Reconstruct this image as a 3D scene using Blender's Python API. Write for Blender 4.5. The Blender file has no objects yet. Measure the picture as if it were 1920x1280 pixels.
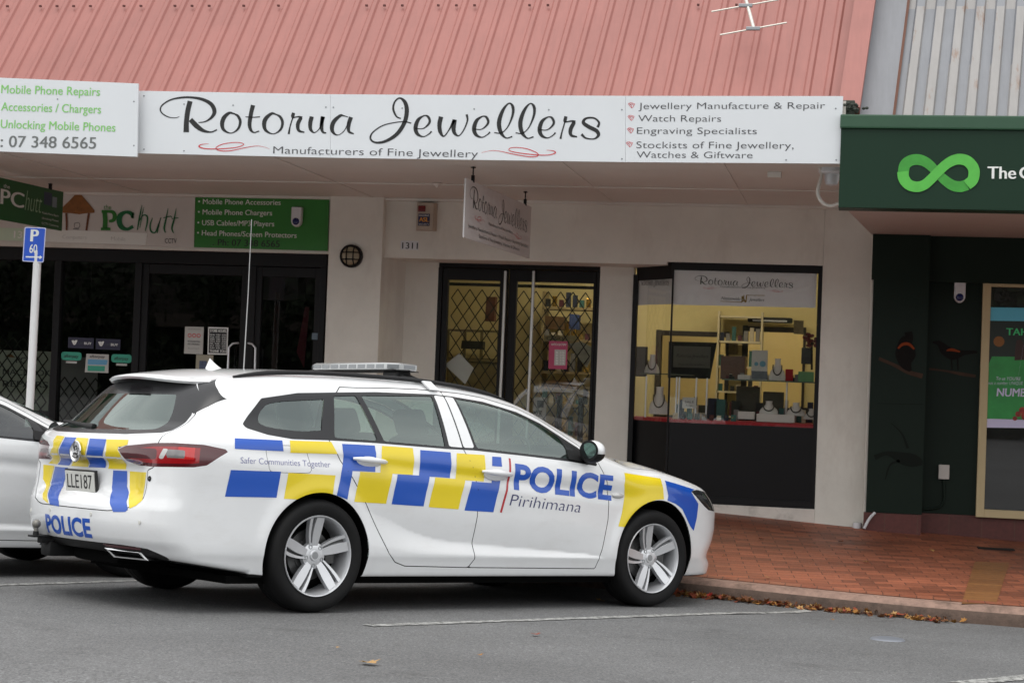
import bpy, bmesh, math, random
import numpy as np
from mathutils import Matrix, Vector
random.seed(7); rng = np.random.default_rng(7)
scene = bpy.context.scene
COL = scene.collection

# ---------------------------------------------------------------- camera, sky, sun, exposure
CAM = np.array([0.0, 0.0, 1.5])
RC = np.array([[0.981665557, 0.186887632, 0.037493302],
               [-0.032920785, -0.027511607, 0.999079243],
               [-0.187747055, 0.981995990, 0.020854709]])      # rows: right, up, forward
FPX = 3392.68                                                  # focal length in pixels of a 1920-wide frame
cd = bpy.data.cameras.new('camera'); cam = bpy.data.objects.new('camera', cd); COL.objects.link(cam)
cam.matrix_world = Matrix(((RC[0][0], RC[1][0], -RC[2][0], CAM[0]), (RC[0][1], RC[1][1], -RC[2][1], CAM[1]),
                           (RC[0][2], RC[1][2], -RC[2][2], CAM[2]), (0, 0, 0, 1)))
cd.sensor_width = 36.0; cd.sensor_fit = 'HORIZONTAL'; cd.lens = FPX/1920*36
cd.clip_start = 0.1; cd.clip_end = 3000
cd.dof.use_dof = True; cd.dof.focus_distance = 11.6; cd.dof.aperture_fstop = 6.3
scene.camera = cam

SUN_EL, SUN_AZ = math.radians(72), math.radians(200)          # azimuth from +Y (north) clockwise
w = bpy.data.worlds.new('World'); scene.world = w; w.use_nodes = True
nt = w.node_tree; nt.nodes.clear()
sky = nt.nodes.new('ShaderNodeTexSky'); sky.sky_type = 'NISHITA'; sky.sun_disc = False
sky.sun_elevation = SUN_EL; sky.sun_rotation = SUN_AZ; sky.dust_density = 3.0; sky.ozone_density = 1.0; sky.air_density = 1.0
hs = nt.nodes.new('ShaderNodeHueSaturation'); hs.inputs['Saturation'].default_value = 0.16
tc = nt.nodes.new('ShaderNodeTexCoord'); cn = nt.nodes.new('ShaderNodeTexNoise'); cn.inputs['Scale'].default_value = 2.2; cn.inputs['Detail'].default_value = 6   # cloud cover
cr = nt.nodes.new('ShaderNodeValToRGB'); cr.color_ramp.elements[0].position = .32; cr.color_ramp.elements[1].position = .70
cr.color_ramp.elements[0].color = (3.6, 3.75, 3.9, 1); cr.color_ramp.elements[1].color = (7.0, 7.0, 6.9, 1)
mx = nt.nodes.new('ShaderNodeMix'); mx.data_type = 'RGBA'; mx.inputs['Factor'].default_value = .8
bg = nt.nodes.new('ShaderNodeBackground'); bg.inputs['Strength'].default_value = 0.15
wo = nt.nodes.new('ShaderNodeOutputWorld')
nt.links.new(sky.outputs[0], hs.inputs['Color']); nt.links.new(hs.outputs[0], mx.inputs['A']); nt.links.new(tc.outputs['Generated'], cn.inputs['Vector']); nt.links.new(cn.outputs['Fac'], cr.inputs[0]); nt.links.new(cr.outputs[0], mx.inputs['B'])
nt.links.new(mx.outputs['Result'], bg.inputs[0]); nt.links.new(bg.outputs[0], wo.inputs[0])
sd = bpy.data.lights.new('sun', 'SUN'); sd.energy = 0.6; sd.angle = math.radians(40); sd.color = (1.0, 0.96, 0.91)
sun = bpy.data.objects.new('sun', sd); COL.objects.link(sun)
sv = Vector((math.sin(SUN_AZ)*math.cos(SUN_EL), math.cos(SUN_AZ)*math.cos(SUN_EL), math.sin(SUN_EL)))
sun.rotation_euler = sv.to_track_quat('Z', 'Y').to_euler()
vs = scene.view_settings; vs.view_transform = 'Standard'; vs.look = 'None'; vs.exposure = 0.86; vs.gamma = 1.0; vs.use_curve_mapping = False
scene.cycles.max_bounces = 10; scene.cycles.transparent_max_bounces = 24
scene.cycles.use_denoising = True
scene.cycles.sample_clamp_indirect = 6.0
# ---------------------------------------------------------------- helpers: places measured on the photograph (1920 x 1280)
def ray(u, v):
    return np.array([(u-960)/FPX, -(v-640)/FPX, 1.0]) @ RC
def at(u, v, Y):                                               # point of the vertical plane y = Y
    d = ray(u, v); return CAM + d*(Y/d[1])
def on_plane(u, v, P, n):
    d = ray(u, v); P = np.array(P, float); n = np.array(n, float)
    return CAM + d*(np.dot(P-CAM, n)/np.dot(d, n))
def srgb(h):
    if isinstance(h, str):
        h = h.lstrip('#'); c = [int(h[i:i+2], 16)/255 for i in (0, 2, 4)]
    else: c = [x/255 for x in h]
    return tuple(x/12.92 if x <= .04045 else ((x+.055)/1.055)**2.4 for x in c)

# ---------------------------------------------------------------- materials
def new_mat(name):
    m = bpy.data.materials.new(name); m.use_nodes = True
    nt = m.node_tree; b = nt.nodes['Principled BSDF']
    return m, nt, b
def noise(nt, scale, detail=3, rough=.6, coord='Object', vec=None, stretch=None):
    n = nt.nodes.new('ShaderNodeTexNoise'); n.inputs['Scale'].default_value = scale
    n.inputs['Detail'].default_value = detail; n.inputs['Roughness'].default_value = rough
    tc = nt.nodes.new('ShaderNodeTexCoord'); out = tc.outputs[coord]
    if stretch:
        mp = nt.nodes.new('ShaderNodeMapping'); mp.inputs['Scale'].default_value = stretch
        nt.links.new(out, mp.inputs['Vector']); out = mp.outputs[0]
    nt.links.new(out, n.inputs['Vector'])
    return n
def ramp(nt, src, stops):
    r = nt.nodes.new('ShaderNodeValToRGB'); e = r.color_ramp.elements
    while len(e) < len(stops): e.new(.5)
    for k, (p, c) in enumerate(stops):
        e[k].position = p; e[k].color = (c, c, c, 1) if not hasattr(c, '__len__') else (*c[:3], 1)
    nt.links.new(src, r.inputs[0]); return r
def mixrgb(nt, a, b, fac, mode='MIX'):
    m = nt.nodes.new('ShaderNodeMix'); m.data_type = 'RGBA'; m.blend_type = mode
    for sock, val in ((m.inputs['Factor'], fac), (m.inputs['A'], a), (m.inputs['B'], b)):
        if hasattr(val, 'links'): nt.links.new(val, sock)
        elif hasattr(val, '__len__'): sock.default_value = (*val[:3], 1)
        else: sock.default_value = val
    return m.outputs['Result']
def pbr(name, col, rough=.5, metal=0.0, var=.0, vscale=6.0, bump=0.0, bscale=60.0, spec=.5, coat=0.0, stretch=None, dirt=None):
    m, nt, b = new_mat(name)
    col = srgb(col) if isinstance(col, str) else col
    b.inputs['Roughness'].default_value = rough; b.inputs['Metallic'].default_value = metal
    b.inputs['Specular IOR Level'].default_value = spec
    b.inputs['Coat Weight'].default_value = coat; b.inputs['Coat Roughness'].default_value = .03
    if var:
        n = noise(nt, vscale, 5, .65, stretch=stretch)
        r = ramp(nt, n.outputs['Fac'], [(.25, 1-var), (.75, 1+var*.5)])
        c = mixrgb(nt, col, r.outputs[0], 1.0, 'MULTIPLY')
        if dirt:
            n2 = noise(nt, dirt[0], 6, .7, stretch=dirt[3] if len(dirt) > 3 else None)
            r2 = ramp(nt, n2.outputs['Fac'], [(.52, 0.0), (.72, dirt[2])])
            c = mixrgb(nt, c, srgb(dirt[1]), r2.outputs[0])
        nt.links.new(c, b.inputs['Base Color'])
    else: b.inputs['Base Color'].default_value = (*col, 1)
    if bump:
        n = noise(nt, bscale, 4); bp = nt.nodes.new('ShaderNodeBump'); bp.inputs['Strength'].default_value = bump
        bp.inputs['Distance'].default_value = .01
        nt.links.new(n.outputs['Fac'], bp.inputs['Height']); nt.links.new(bp.outputs[0], b.inputs['Normal'])
    return m
def glass(name, tint=(.8,.85,.83), ior=1.5, refl=1.0, film=0.0, filmcol=(.5,.5,.5)):
    m = bpy.data.materials.new(name); m.use_nodes = True; nt = m.node_tree; nt.nodes.clear()
    tr = nt.nodes.new('ShaderNodeBsdfTransparent'); tr.inputs[0].default_value = (*tint, 1)
    gl = nt.nodes.new('ShaderNodeBsdfGlossy'); gl.inputs['Roughness'].default_value = 0.0; gl.inputs[0].default_value = (*refl, 1) if hasattr(refl, '__len__') else (refl, refl, refl, 1)
    r0 = ((ior-1)/(ior+1))**2                                  # Schlick, the same from both sides of a pane
    lw = nt.nodes.new('ShaderNodeLayerWeight'); pw = nt.nodes.new('ShaderNodeMath'); pw.operation = 'POWER'; pw.inputs[1].default_value = 5
    fr = nt.nodes.new('ShaderNodeMath'); fr.operation = 'MULTIPLY_ADD'; fr.inputs[1].default_value = 1-r0; fr.inputs[2].default_value = r0
    nt.links.new(lw.outputs['Facing'], pw.inputs[0]); nt.links.new(pw.outputs[0], fr.inputs[0])
    mx = nt.nodes.new('ShaderNodeMixShader'); out = nt.nodes.new('ShaderNodeOutputMaterial')
    nt.links.new(fr.outputs[0], mx.inputs[0]); base = tr.outputs[0]
    if film:
        df = nt.nodes.new('ShaderNodeBsdfDiffuse'); df.inputs[0].default_value = (*filmcol, 1)
        m2 = nt.nodes.new('ShaderNodeMixShader'); m2.inputs[0].default_value = film
        nt.links.new(tr.outputs[0], m2.inputs[1]); nt.links.new(df.outputs[0], m2.inputs[2]); base = m2.outputs[0]
    nt.links.new(base, mx.inputs[1]); nt.links.new(gl.outputs[0], mx.inputs[2]); nt.links.new(mx.outputs[0], out.inputs[0])
    return m
def emit(name, col, strength):
    m, nt, b = new_mat(name)
    b.inputs['Base Color'].default_value = (*col, 1); b.inputs['Emission Color'].default_value = (*col, 1); b.inputs['Emission Strength'].default_value = strength
    return m

# ---------------------------------------------------------------- objects and mesh building
def tag(o, label=None, cat=None, group=None, kind=None):
    if label: o['label'] = label
    if cat: o['category'] = cat
    if group: o['group'] = group
    if kind: o['kind'] = kind
    return o
def empty(name, loc=(0, 0, 0), label=None, cat=None, group=None):
    o = bpy.data.objects.new(name, None); COL.objects.link(o); o.location = Vector([float(c) for c in loc]); o.empty_display_size = .1
    return tag(o, label, cat, group)
LOCAL = [False]                                                # True while a thing is built in its own coordinates
def par(o, parent):
    if parent is not None:
        o.parent = parent
        if not LOCAL[0]:
            p = parent                                         # only a thing's root carries a transform; its parts lie in world coordinates
            if p.parent is None: o.matrix_parent_inverse = p.matrix_basis.inverted()
class MB:
    def __init__(s): s.v = []; s.f = []; s.mi = []; s.m = 0
    def add(s, vs, fs):
        k = len(s.v); s.v += [tuple(float(c) for c in p) for p in vs]
        s.f += [tuple(k+i for i in f) for f in fs]; s.mi += [s.m]*len(fs); return s
    def quad(s, a, b, c, d): return s.add([a, b, c, d], [(0, 1, 2, 3)])
    def poly(s, pts): return s.add(pts, [tuple(range(len(pts)))])
    def box(s, c, size, M=None, bev=0.0):
        x, y, z = [k/2 for k in size]; c = np.array(c, float)
        if bev <= 0:
            vs = [(sx*x, sy*y, sz*z) for sx in (-1, 1) for sy in (-1, 1) for sz in (-1, 1)]
            fs = [(0,1,3,2),(4,6,7,5),(0,4,5,1),(2,3,7,6),(0,2,6,4),(1,5,7,3)]
        else:
            bm = bmesh.new(); bmesh.ops.create_cube(bm, size=1.0)
            for q in bm.verts: q.co = Vector((q.co.x*2*x, q.co.y*2*y, q.co.z*2*z))
            bmesh.ops.bevel(bm, geom=bm.edges[:], offset=min(bev, .95*min(x, y, z)), segments=2, affect='EDGES', profile=.6)
            bm.verts.index_update(); vs = [tuple(q.co) for q in bm.verts]; fs = [tuple(q.index for q in f.verts) for f in bm.faces]; bm.free()
        vs = [np.array(p) for p in vs]
        if M is not None: vs = [np.array(M) @ p for p in vs]
        return s.add([p + c for p in vs], fs)
    def span(s, lo, hi, bev=0.0):                              # axis-aligned box from corner to corner
        lo = np.array(lo, float); hi = np.array(hi, float)
        return s.box((lo+hi)/2, np.abs(hi-lo), None, bev)
    def tube(s, pts, r, n=8, caps=True):
        pts = [np.array(p, float) for p in pts]; N = len(pts); rs = r if hasattr(r, '__len__') else [r]*N
        vs = []; fs = []; up = None
        for i in range(N):
            t = pts[min(i+1, N-1)] - pts[max(i-1, 0)]; t = t/np.linalg.norm(t)
            if up is None: up = np.array([0, 0, 1.]) if abs(t[2]) < .9 else np.array([1., 0, 0])
            a = np.cross(t, up); a /= np.linalg.norm(a); b = np.cross(a, t); up = b
            for k in range(n):
                q = 2*math.pi*k/n; vs.append(pts[i] + rs[i]*(math.cos(q)*a + math.sin(q)*b))
        for i in range(N-1):
            for k in range(n): fs.append((i*n+k, i*n+(k+1) % n, (i+1)*n+(k+1) % n, (i+1)*n+k))
        if caps: fs += [tuple(range(n))[::-1], tuple(range((N-1)*n, N*n))]
        return s.add(vs, fs)
    def lathe(s, prof, c=(0, 0, 0), axis='z', n=32, M=None):
        vs = []; fs = []; P = len(prof); c = np.array(c, float)
        for k in range(n):
            q = 2*math.pi*k/n
            for r, h in prof:
                p = {'z': (r*math.cos(q), r*math.sin(q), h), 'y': (r*math.cos(q), h, r*math.sin(q)), 'x': (h, r*math.cos(q), r*math.sin(q))}[axis]
                p = np.array(p);
                if M is not None: p = np.array(M) @ p
                vs.append(p + c)
        for k in range(n):
            for i in range(P-1): fs.append((k*P+i, ((k+1) % n)*P+i, ((k+1) % n)*P+i+1, k*P+i+1))
        return s.add(vs, fs)
    def prism(s, pts, d):                                      # polygon pts (3-D) swept by vector d
        n = len(pts); pts = [np.array(p, float) for p in pts]; d = np.array(d, float)
        vs = pts + [p + d for p in pts]
        fs = [tuple(range(n)), tuple(range(2*n-1, n-1, -1))] + [(i, i+n, (i+1) % n + n, (i+1) % n) for i in range(n)]
        return s.add(vs, fs)
    def ell(s, c, r, nu=16, nv=10, M=None):
        vs = []; fs = []; c = np.array(c, float)
        for j in range(nv+1):
            t = math.pi*j/nv
            for i in range(nu):
                q = 2*math.pi*i/nu; p = np.array([r[0]*math.sin(t)*math.cos(q), r[1]*math.sin(t)*math.sin(q), r[2]*math.cos(t)])
                if M is not None: p = np.array(M) @ p
                vs.append(c+p)
        for j in range(nv):
            for i in range(nu): fs.append((j*nu+i, (j+1)*nu+i, (j+1)*nu+(i+1) % nu, j*nu+(i+1) % nu))
        return s.add(vs, fs)
    def build(s, name, mat, parent=None, smooth=None, bevel=0.0):
        me = bpy.data.meshes.new(name); me.from_pydata(s.v, [], s.f)
        mats = mat if isinstance(mat, (list, tuple)) else [mat]
        for m in mats: me.materials.append(m)
        if len(mats) > 1: me.polygons.foreach_set('material_index', s.mi)
        bm = bmesh.new(); bm.from_mesh(me); bmesh.ops.recalc_face_normals(bm, faces=bm.faces[:]) if s.__dict__.get('recalc', True) else None
        bm.to_mesh(me); bm.free()
        if smooth is not None:
            me.shade_smooth()
            if smooth < 179: me.set_sharp_from_angle(angle=math.radians(smooth))
        o = bpy.data.objects.new(name, me); COL.objects.link(o)
        if bevel:
            md = o.modifiers.new('bevel', 'BEVEL'); md.width = bevel; md.segments = 2; md.limit_method = 'ANGLE'; md.angle_limit = math.radians(40)
        par(o, parent); return o

# ---------------------------------------------------------------- lettering: font outlines and hand-drawn strokes as flat shapes
_fc = {}
def text2d(string, bold=0.0, shear=0.0, spacing=1.0):
    """2-D triangles of a line of text, cap height 1, starting at x = 0; returns (points, faces, width)"""
    key = (string, bold, shear, spacing)
    if key in _fc: return _fc[key]
    cu = bpy.data.curves.new('t', 'FONT'); cu.body = string; cu.size = 1.0; cu.resolution_u = 4; cu.shear = shear
    cu.space_character = spacing; cu.offset = bold; cu.fill_mode = 'FRONT'
    o = bpy.data.objects.new('t', cu); COL.objects.link(o)
    dg = bpy.context.evaluated_depsgraph_get(); me = bpy.data.meshes.new_from_object(o.evaluated_get(dg))
    V = np.array([q.co[:2] for q in me.vertices]) if len(me.vertices) else np.zeros((0, 2))
    me.calc_loop_triangles(); Fs = [tuple(t.vertices) for t in me.loop_triangles]
    bpy.data.objects.remove(o); bpy.data.curves.remove(cu); bpy.data.meshes.remove(me)
    V = V/CAPH; x0 = V[:, 0].min(); V[:, 0] -= x0
    _fc[key] = (V, Fs, V[:, 0].max()); return _fc[key]
CAPH = 1.0
def _cap():
    global CAPH
    v, f, wd = text2d('H'); CAPH = v[:, 1].max(); _fc.clear()
_cap()
def text_on(mb, string, A, B, h, off=(0, 0, 0), bold=0.0, shear=0.0, spacing=1.0, up=(0, 0, 1), align='fit'):
    """adds text to mb with its baseline from A to B (3-D), cap height h; stretched to fill A-B"""
    V, Fs, wd = text2d(string, min(bold, 0), shear, spacing)
    A = np.array(A, float); B = np.array(B, float); d = (B-A); L = np.linalg.norm(d); d = d/L
    up = np.array(up, float); up = up - d*np.dot(up, d); up /= np.linalg.norm(up)
    sx = L/wd if align == 'fit' else h
    nrm = np.cross(d, up)
    for k, dx in enumerate((0,) if bold <= 0 else (-bold*1.1, bold*1.1, 0)):   # a heavier letter: shifted copies, a hair in front of each other
        mb.add([A + d*(p[0]*sx+dx*h) + up*p[1]*h + np.array(off) + nrm*(.0004*k) for p in V], Fs)
def catmull(pts, n=10):
    P = [np.array(p, float) for p in pts]; P = [2*P[0]-P[1]] + P + [2*P[-1]-P[-2]]; out = []
    for i in range(1, len(P)-2):
        for k in range(n):
            t = k/n; a, b, c, d = P[i-1:i+3]
            out.append(.5*((2*b) + (c-a)*t + (2*a-5*b+4*c-d)*t*t + (3*b-a-3*c+d)*t**3))
    out.append(P[-2]); return out
def stroke(mb, pts, fn, n=8):
    """a pen stroke: pts are (x, y, width); fn maps flat (x, y) to 3-D"""
    S = catmull(pts, n); vs = []; fs = []
    for i, p in enumerate(S):
        t = S[min(i+1, len(S)-1)][:2] - S[max(i-1, 0)][:2]; t = t/(np.linalg.norm(t)+1e-9); nrm = np.array([-t[1], t[0]]); hw = max(p[2], .3)/2
        vs += [fn(*(p[:2]+nrm*hw)), fn(*(p[:2]-nrm*hw))]
    for i in range(len(S)-1): fs.append((2*i, 2*i+1, 2*i+3, 2*i+2))
    mb.add(vs, fs)
# ---------------------------------------------------------------- car body: an implicit skin with smooth, exact normals
def pchip(xs, ys):
    xs = np.array(xs, float); ys = np.array(ys, float)
    h = np.diff(xs); d = np.diff(ys) / h
    m = np.zeros_like(xs)
    for i in range(1, len(xs) - 1):
        if d[i-1] * d[i] > 0:
            w1 = 2*h[i] + h[i-1]; w2 = h[i] + 2*h[i-1]
            m[i] = (w1 + w2) / (w1/d[i-1] + w2/d[i])
    m[0] = d[0]; m[-1] = d[-1]
    def f(x):
        x = np.clip(x, xs[0], xs[-1])
        i = np.clip(np.searchsorted(xs, x) - 1, 0, len(xs) - 2)
        t = (x - xs[i]) / h[i]
        return ((1+2*t)*(1-t)**2*ys[i] + t*(1-t)**2*h[i]*m[i] + t*t*(3-2*t)*ys[i+1] + t*t*(t-1)*h[i]*m[i+1])
    return f

def smax(a, b, k):
    h = np.maximum(k - np.abs(a - b), 0) / k
    return np.maximum(a, b) + h*h*k*0.25

def sstep(a, b, x):
    t = np.clip((x - a) / (b - a), 0, 1)
    return t*t*(3 - 2*t)

WB = 2.829
prof = pchip([.12,.20,.25,.30,.345,.40,.55,.70,.80,.87,.93,1.0,1.06,1.12,1.2,1.3,1.38,1.45,1.52],
             [.84,.872,.884,.896,.908,.912,.914,.918,.924,.926,.918,.897,.872,.846,.806,.748,.690,.620,.52])
plan_low = pchip([-1.25,-1.10,-.95,-.75,-.5,0,.6,1.4,2.2,2.7,3.0,3.2,3.4,3.55,3.7,3.85],
                 [.13,.085,.05,.025,.01,0,0,0,0,.004,.016,.036,.075,.125,.20,.34])
plan_top = pchip([-1.2,-.8,-.4,0,.4,1.2,1.8,2.4,2.9],[.19,.115,.055,.02,.004,0,.012,.04,.07])
T0 = pchip([-1.3,-.90,-.6,-.2,.3,.8,1.2,1.5,1.75,2.1,2.45,2.62,2.75,3.0,3.3,3.55,3.70,3.79,3.9],
           [1.27,1.335,1.385,1.43,1.455,1.46,1.447,1.423,1.383,1.275,1.14,1.083,1.052,1.016,.956,.885,.822,.76,.6])
crown = pchip([-1.2,-.8,-.4,0,1.0,1.6,2.1,2.6,2.9,3.4,3.9],[.28,.24,.15,.10,.10,.13,.20,.17,.12,.13,.16])
XR0 = pchip([.15,.28,.34,.40,.50,.57,.605,.635,.66,.72,.80,.825,.85,.90,.95,.985,1.01,1.05,1.33,1.45],
            [-.98,-1.05,-1.09,-1.13,-1.15,-1.148,-1.14,-1.132,-1.128,-1.122,-1.12,-1.12,-1.12,-1.118,-1.105,-1.08,-1.05,-1.00,-.705,-.55])
XRC = pchip([.55,.58,.61,.64,.665,.72,.80,.825,.85,.88],[0,.005,.022,.045,.06,.064,.062,.048,.016,0])
XF0 = pchip([.15,.22,.28,.34,.45,.55,.65,.72,.80,.90],[3.76,3.83,3.84,3.80,3.855,3.885,3.88,3.855,3.80,3.70])
zcrease = pchip([-.7,.2,.45,.94,1.47,2.07,2.5,3.0],[.955,.931,.918,.893,.858,.824,.80,.785])
zscoop = pchip([.3,.5,.7,.95,1.3,1.8,2.2,2.45],[.62,.565,.49,.44,.415,.385,.36,.33])
dscoop = pchip([.15,.45,.8,1.8,2.2,2.42,2.6],[0,.012,.022,.022,.014,0,0])
def W(x, z):
    w = prof(z)
    # undercut below the shoulder crease
    zc = zcrease(x); a = sstep(-.75,-.2,x) * (1 - sstep(2.3,2.75,x))
    t = zc - z
    w = w - a*.013*np.where(t > 0, np.exp(-((t-.035)/.045)**2), np.exp(-(.035/.045)**2)*np.exp(t*40))*1.0
    # scoop in the lower doors
    zs = zscoop(x); d = dscoop(x)
    up = np.clip((z - zs)/.20, 0, 1); dn = np.clip((zs - z)/np.maximum(zs - .33, .02), 0, 1)
    w = w - d*np.where(z > zs, (1-up)**2*(1+.5*up), 1 - dn*dn*(3-2*dn))
    # arch lips
    for cx in (0.0, WB):
        r = np.hypot(x - cx, z - .345)
        w = w + .010*np.exp(-((r-.375)/.055)**2)*(z < .95)
    k = sstep(.95, 1.15, z)
    return w - plan_low(x)*(1-k) - (plan_top(x) + .5*plan_low(x))*k
def body(x, y, z):
    ay = np.abs(y)
    s = ay - W(x, z)
    T = T0(x) - crown(x)*y*y - .10*np.maximum(ay-.45, 0)**2
    s = smax(s, (z - T)*np.where(x > 1.3, .94, .98), .10)
    gz = sstep(.98, 1.08, z)
    xr = XR0(z) + XRC(z)*(1 - sstep(.50, .70, ay)) + (.17*y*y + .11*ay**4)*(1-gz) + (.36*y*y)*gz
    s = smax(s, (xr - x)*.9, .07)
    xf = XF0(z) - .22*y*y - .38*ay**4
    s = smax(s, (x - xf)*.9, .09)
    zb = np.where(x < -.45, .23 + (-.45-x)*.14, np.where(x > 3.2, .205, .205))
    return smax(s, zb - z, .03)
def grad(P, e=2e-3):
    x, y, z = P[:,0], P[:,1], P[:,2]
    g = np.stack([body(x+e,y,z)-body(x-e,y,z), body(x,y+e,z)-body(x,y-e,z), body(x,y,z+e)-body(x,y,z-e)], 1)/(2*e)
    return g
# ---------------------------------------------------------------- skin -> polygons that can be cut along curves
def skin_mesh(h=.016):
    xs = np.arange(-1.26, 4.0, h); ys = np.arange(-1.0, 1.0+h, h); zs = np.arange(.14, 1.54, h)
    val = body(xs[:, None, None], ys[None, :, None], zs[None, None, :])
    neg = val < 0
    nx, ny, nz = val.shape
    acc = np.zeros((nx-1, ny-1, nz-1, 3)); cnt = np.zeros((nx-1, ny-1, nz-1))
    C = [(i, j, k) for i in (0, 1) for j in (0, 1) for k in (0, 1)]
    sl = lambda c: val[c[0]:nx-1+c[0], c[1]:ny-1+c[1], c[2]:nz-1+c[2]]
    for a in C:
        for ax in range(3):
            if a[ax] == 0:
                b = list(a); b[ax] = 1
                va, vb = sl(a), sl(b); m = (va < 0) != (vb < 0)
                t = np.where(m, va/np.where(m, va-vb, 1), 0)
                for k in range(3): acc[..., k] += np.where(m, a[k] + (t if k == ax else 0), 0)
                cnt += m
    act = cnt > 0; idx = -np.ones(act.shape, int); idx[act] = np.arange(act.sum())
    I = np.argwhere(act); V = I + acc[act]/cnt[act][:, None]
    V = V*h + np.array([xs[0], ys[0], zs[0]])
    quads = []
    for ax in range(3):
        o1, o2 = [(1, 2), (2, 0), (0, 1)][ax]
        s0 = [slice(None)]*3; s1 = [slice(None)]*3; s0[ax] = slice(0, -1); s1[ax] = slice(1, None)
        ch = neg[tuple(s0)] != neg[tuple(s1)]; E = np.argwhere(ch)
        ok = (E[:, o1] > 0) & (E[:, o2] > 0) & (E[:, o1] < act.shape[o1]) & (E[:, o2] < act.shape[o2]); E = E[ok]
        fl = neg[tuple(s0)][tuple(E.T)]
        def g(d1, d2):
            q = E.copy(); q[:, o1] -= d1; q[:, o2] -= d2; return idx[tuple(q.T)]
        Q = np.stack([g(1, 1), g(0, 1), g(0, 0), g(1, 0)], 1); Q[~fl] = Q[~fl][:, ::-1]; quads.append(Q)
    Q = np.concatenate(quads)
    for it in range(4):
        g = grad(V); f = body(V[:, 0], V[:, 1], V[:, 2]); n2 = (g*g).sum(1)
        step = np.clip(f/np.maximum(n2, .05), -.02, .02); V = V - g*step[:, None]
    return V, Q
class PM:
    """vertices, quads (array) and left-over polygons (list); cut(d) splits along d = 0"""
    def __init__(s, V, Q, P=()): s.V = np.asarray(V, float); s.Q = np.asarray(Q, int).reshape(-1, 4); s.P = list(P)
    def cut(s, fn):
        d = fn(s.V); d = np.where(np.abs(d) < 1e-7, 1e-7, d); neg = d < 0
        c = neg[s.Q].sum(1) if len(s.Q) else np.zeros(0, int)
        Qi = s.Q[c == 4]; Qo = s.Q[c == 0]; mid = [tuple(q) for q in s.Q[(c > 0) & (c < 4)]]
        Pi, Po, new, ed = [], [], [], {}
        base = len(s.V)
        def cross(a, b):
            k = (a, b) if a < b else (b, a)
            if k not in ed:
                t = d[k[0]]/(d[k[0]]-d[k[1]]); new.append(s.V[k[0]] + t*(s.V[k[1]]-s.V[k[0]])); ed[k] = base + len(new) - 1
            return ed[k]
        for p in mid + s.P:
            fl = [neg[i] for i in p]
            if all(fl): Pi.append(p); continue
            if not any(fl): Po.append(p); continue
            a, b = [], []
            for i in range(len(p)):
                u, v = p[i], p[(i+1) % len(p)]
                (a if neg[u] else b).append(u)
                if neg[u] != neg[v]:
                    k = cross(u, v); a.append(k); b.append(k)
            if len(a) > 2: Pi.append(tuple(a))
            if len(b) > 2: Po.append(tuple(b))
        V = np.concatenate([s.V, np.array(new)]) if new else s.V
        return PM(V, Qi, Pi), PM(V, Qo, Po)
    def join(s, o): return PM(s.V, np.concatenate([s.Q, o.Q]), s.P + o.P)   # both from one cut
    def compact(s):
        faces = [tuple(int(i) for i in q) for q in s.Q] + [tuple(int(i) for i in p) for p in s.P]
        used = sorted({i for f in faces for i in f}); mp = {u: k for k, u in enumerate(used)}
        return s.V[used], [tuple(mp[i] for i in f) for f in faces]
    def empty(s): return len(s.Q) == 0 and not s.P
def pm_obj(pm, name, mat, parent, push=0.0, double=False, normals=True):
    V, Fs = pm.compact()
    if not len(V): return None
    g = grad(V); n = g/np.linalg.norm(g, axis=1)[:, None]
    if len(Fs):                                                # every face turned to look out of the skin
        out = []
        for f in Fs:
            q = V[list(f)]; nv = np.cross(q-q[0], np.roll(q, -1, 0)-q[0]).sum(0)
            out.append(f[::-1] if nv @ n[f[0]] < 0 else f)
        Fs = out
    V = V + n*push
    me = bpy.data.meshes.new(name); me.from_pydata(V.tolist(), [], Fs); me.materials.append(mat); me.shade_smooth()
    if normals: me.normals_split_custom_set_from_vertices(n.tolist())
    o = bpy.data.objects.new(name, me); COL.objects.link(o); par(o, parent); return o
def poly_sdf(P):
    """signed distance to a closed 2-D polygon, negative inside"""
    P = np.array(P, float); A = P; B = np.roll(P, -1, 0)
    def f(x, y):
        x = np.asarray(x, float); y = np.asarray(y, float); dmin = np.full(x.shape, 1e9); ins = np.zeros(x.shape, bool)
        for a, b in zip(A, B):
            e = b-a; t = np.clip(((x-a[0])*e[0] + (y-a[1])*e[1])/(e@e), 0, 1)
            dmin = np.minimum(dmin, (x-a[0]-t*e[0])**2 + (y-a[1]-t*e[1])**2)
            if a[1] != b[1]:
                c = ((a[1] > y) != (b[1] > y)) & (x < (b[0]-a[0])*(y-a[1])/(b[1]-a[1]) + a[0]); ins ^= c
        dd = np.sqrt(dmin); return np.where(ins, -dd, dd)
    return f
def smooth_poly(P, n=6, sharp=()):
    """closed Catmull-Rom through P; indices in sharp stay corners"""
    P = [np.array(p, float) for p in P]; N = len(P); out = []
    for i in range(N):
        b, c = P[i], P[(i+1) % N]
        a = P[i-1] if i not in sharp else 2*b-c
        d = P[(i+2) % N] if (i+1) % N not in sharp else 2*c-b
        for k in range(n):
            t = k/n; out.append(.5*((2*b) + (c-a)*t + (2*a-5*b+4*c-d)*t*t + (3*b-a-3*c+d)*t**3))
    return np.array(out)
def clip_poly(P, axis, val, keep_less):
    out = []
    for i in range(len(P)):
        a, b = P[i], P[(i+1) % len(P)]
        ia = (a[axis] <= val) == keep_less or a[axis] == val; ib = (b[axis] <= val) == keep_less or b[axis] == val
        if ia: out.append(a)
        if ia != ib:
            t = (val-a[axis])/(b[axis]-a[axis]); out.append(a + t*(b-a))
    return out
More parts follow.
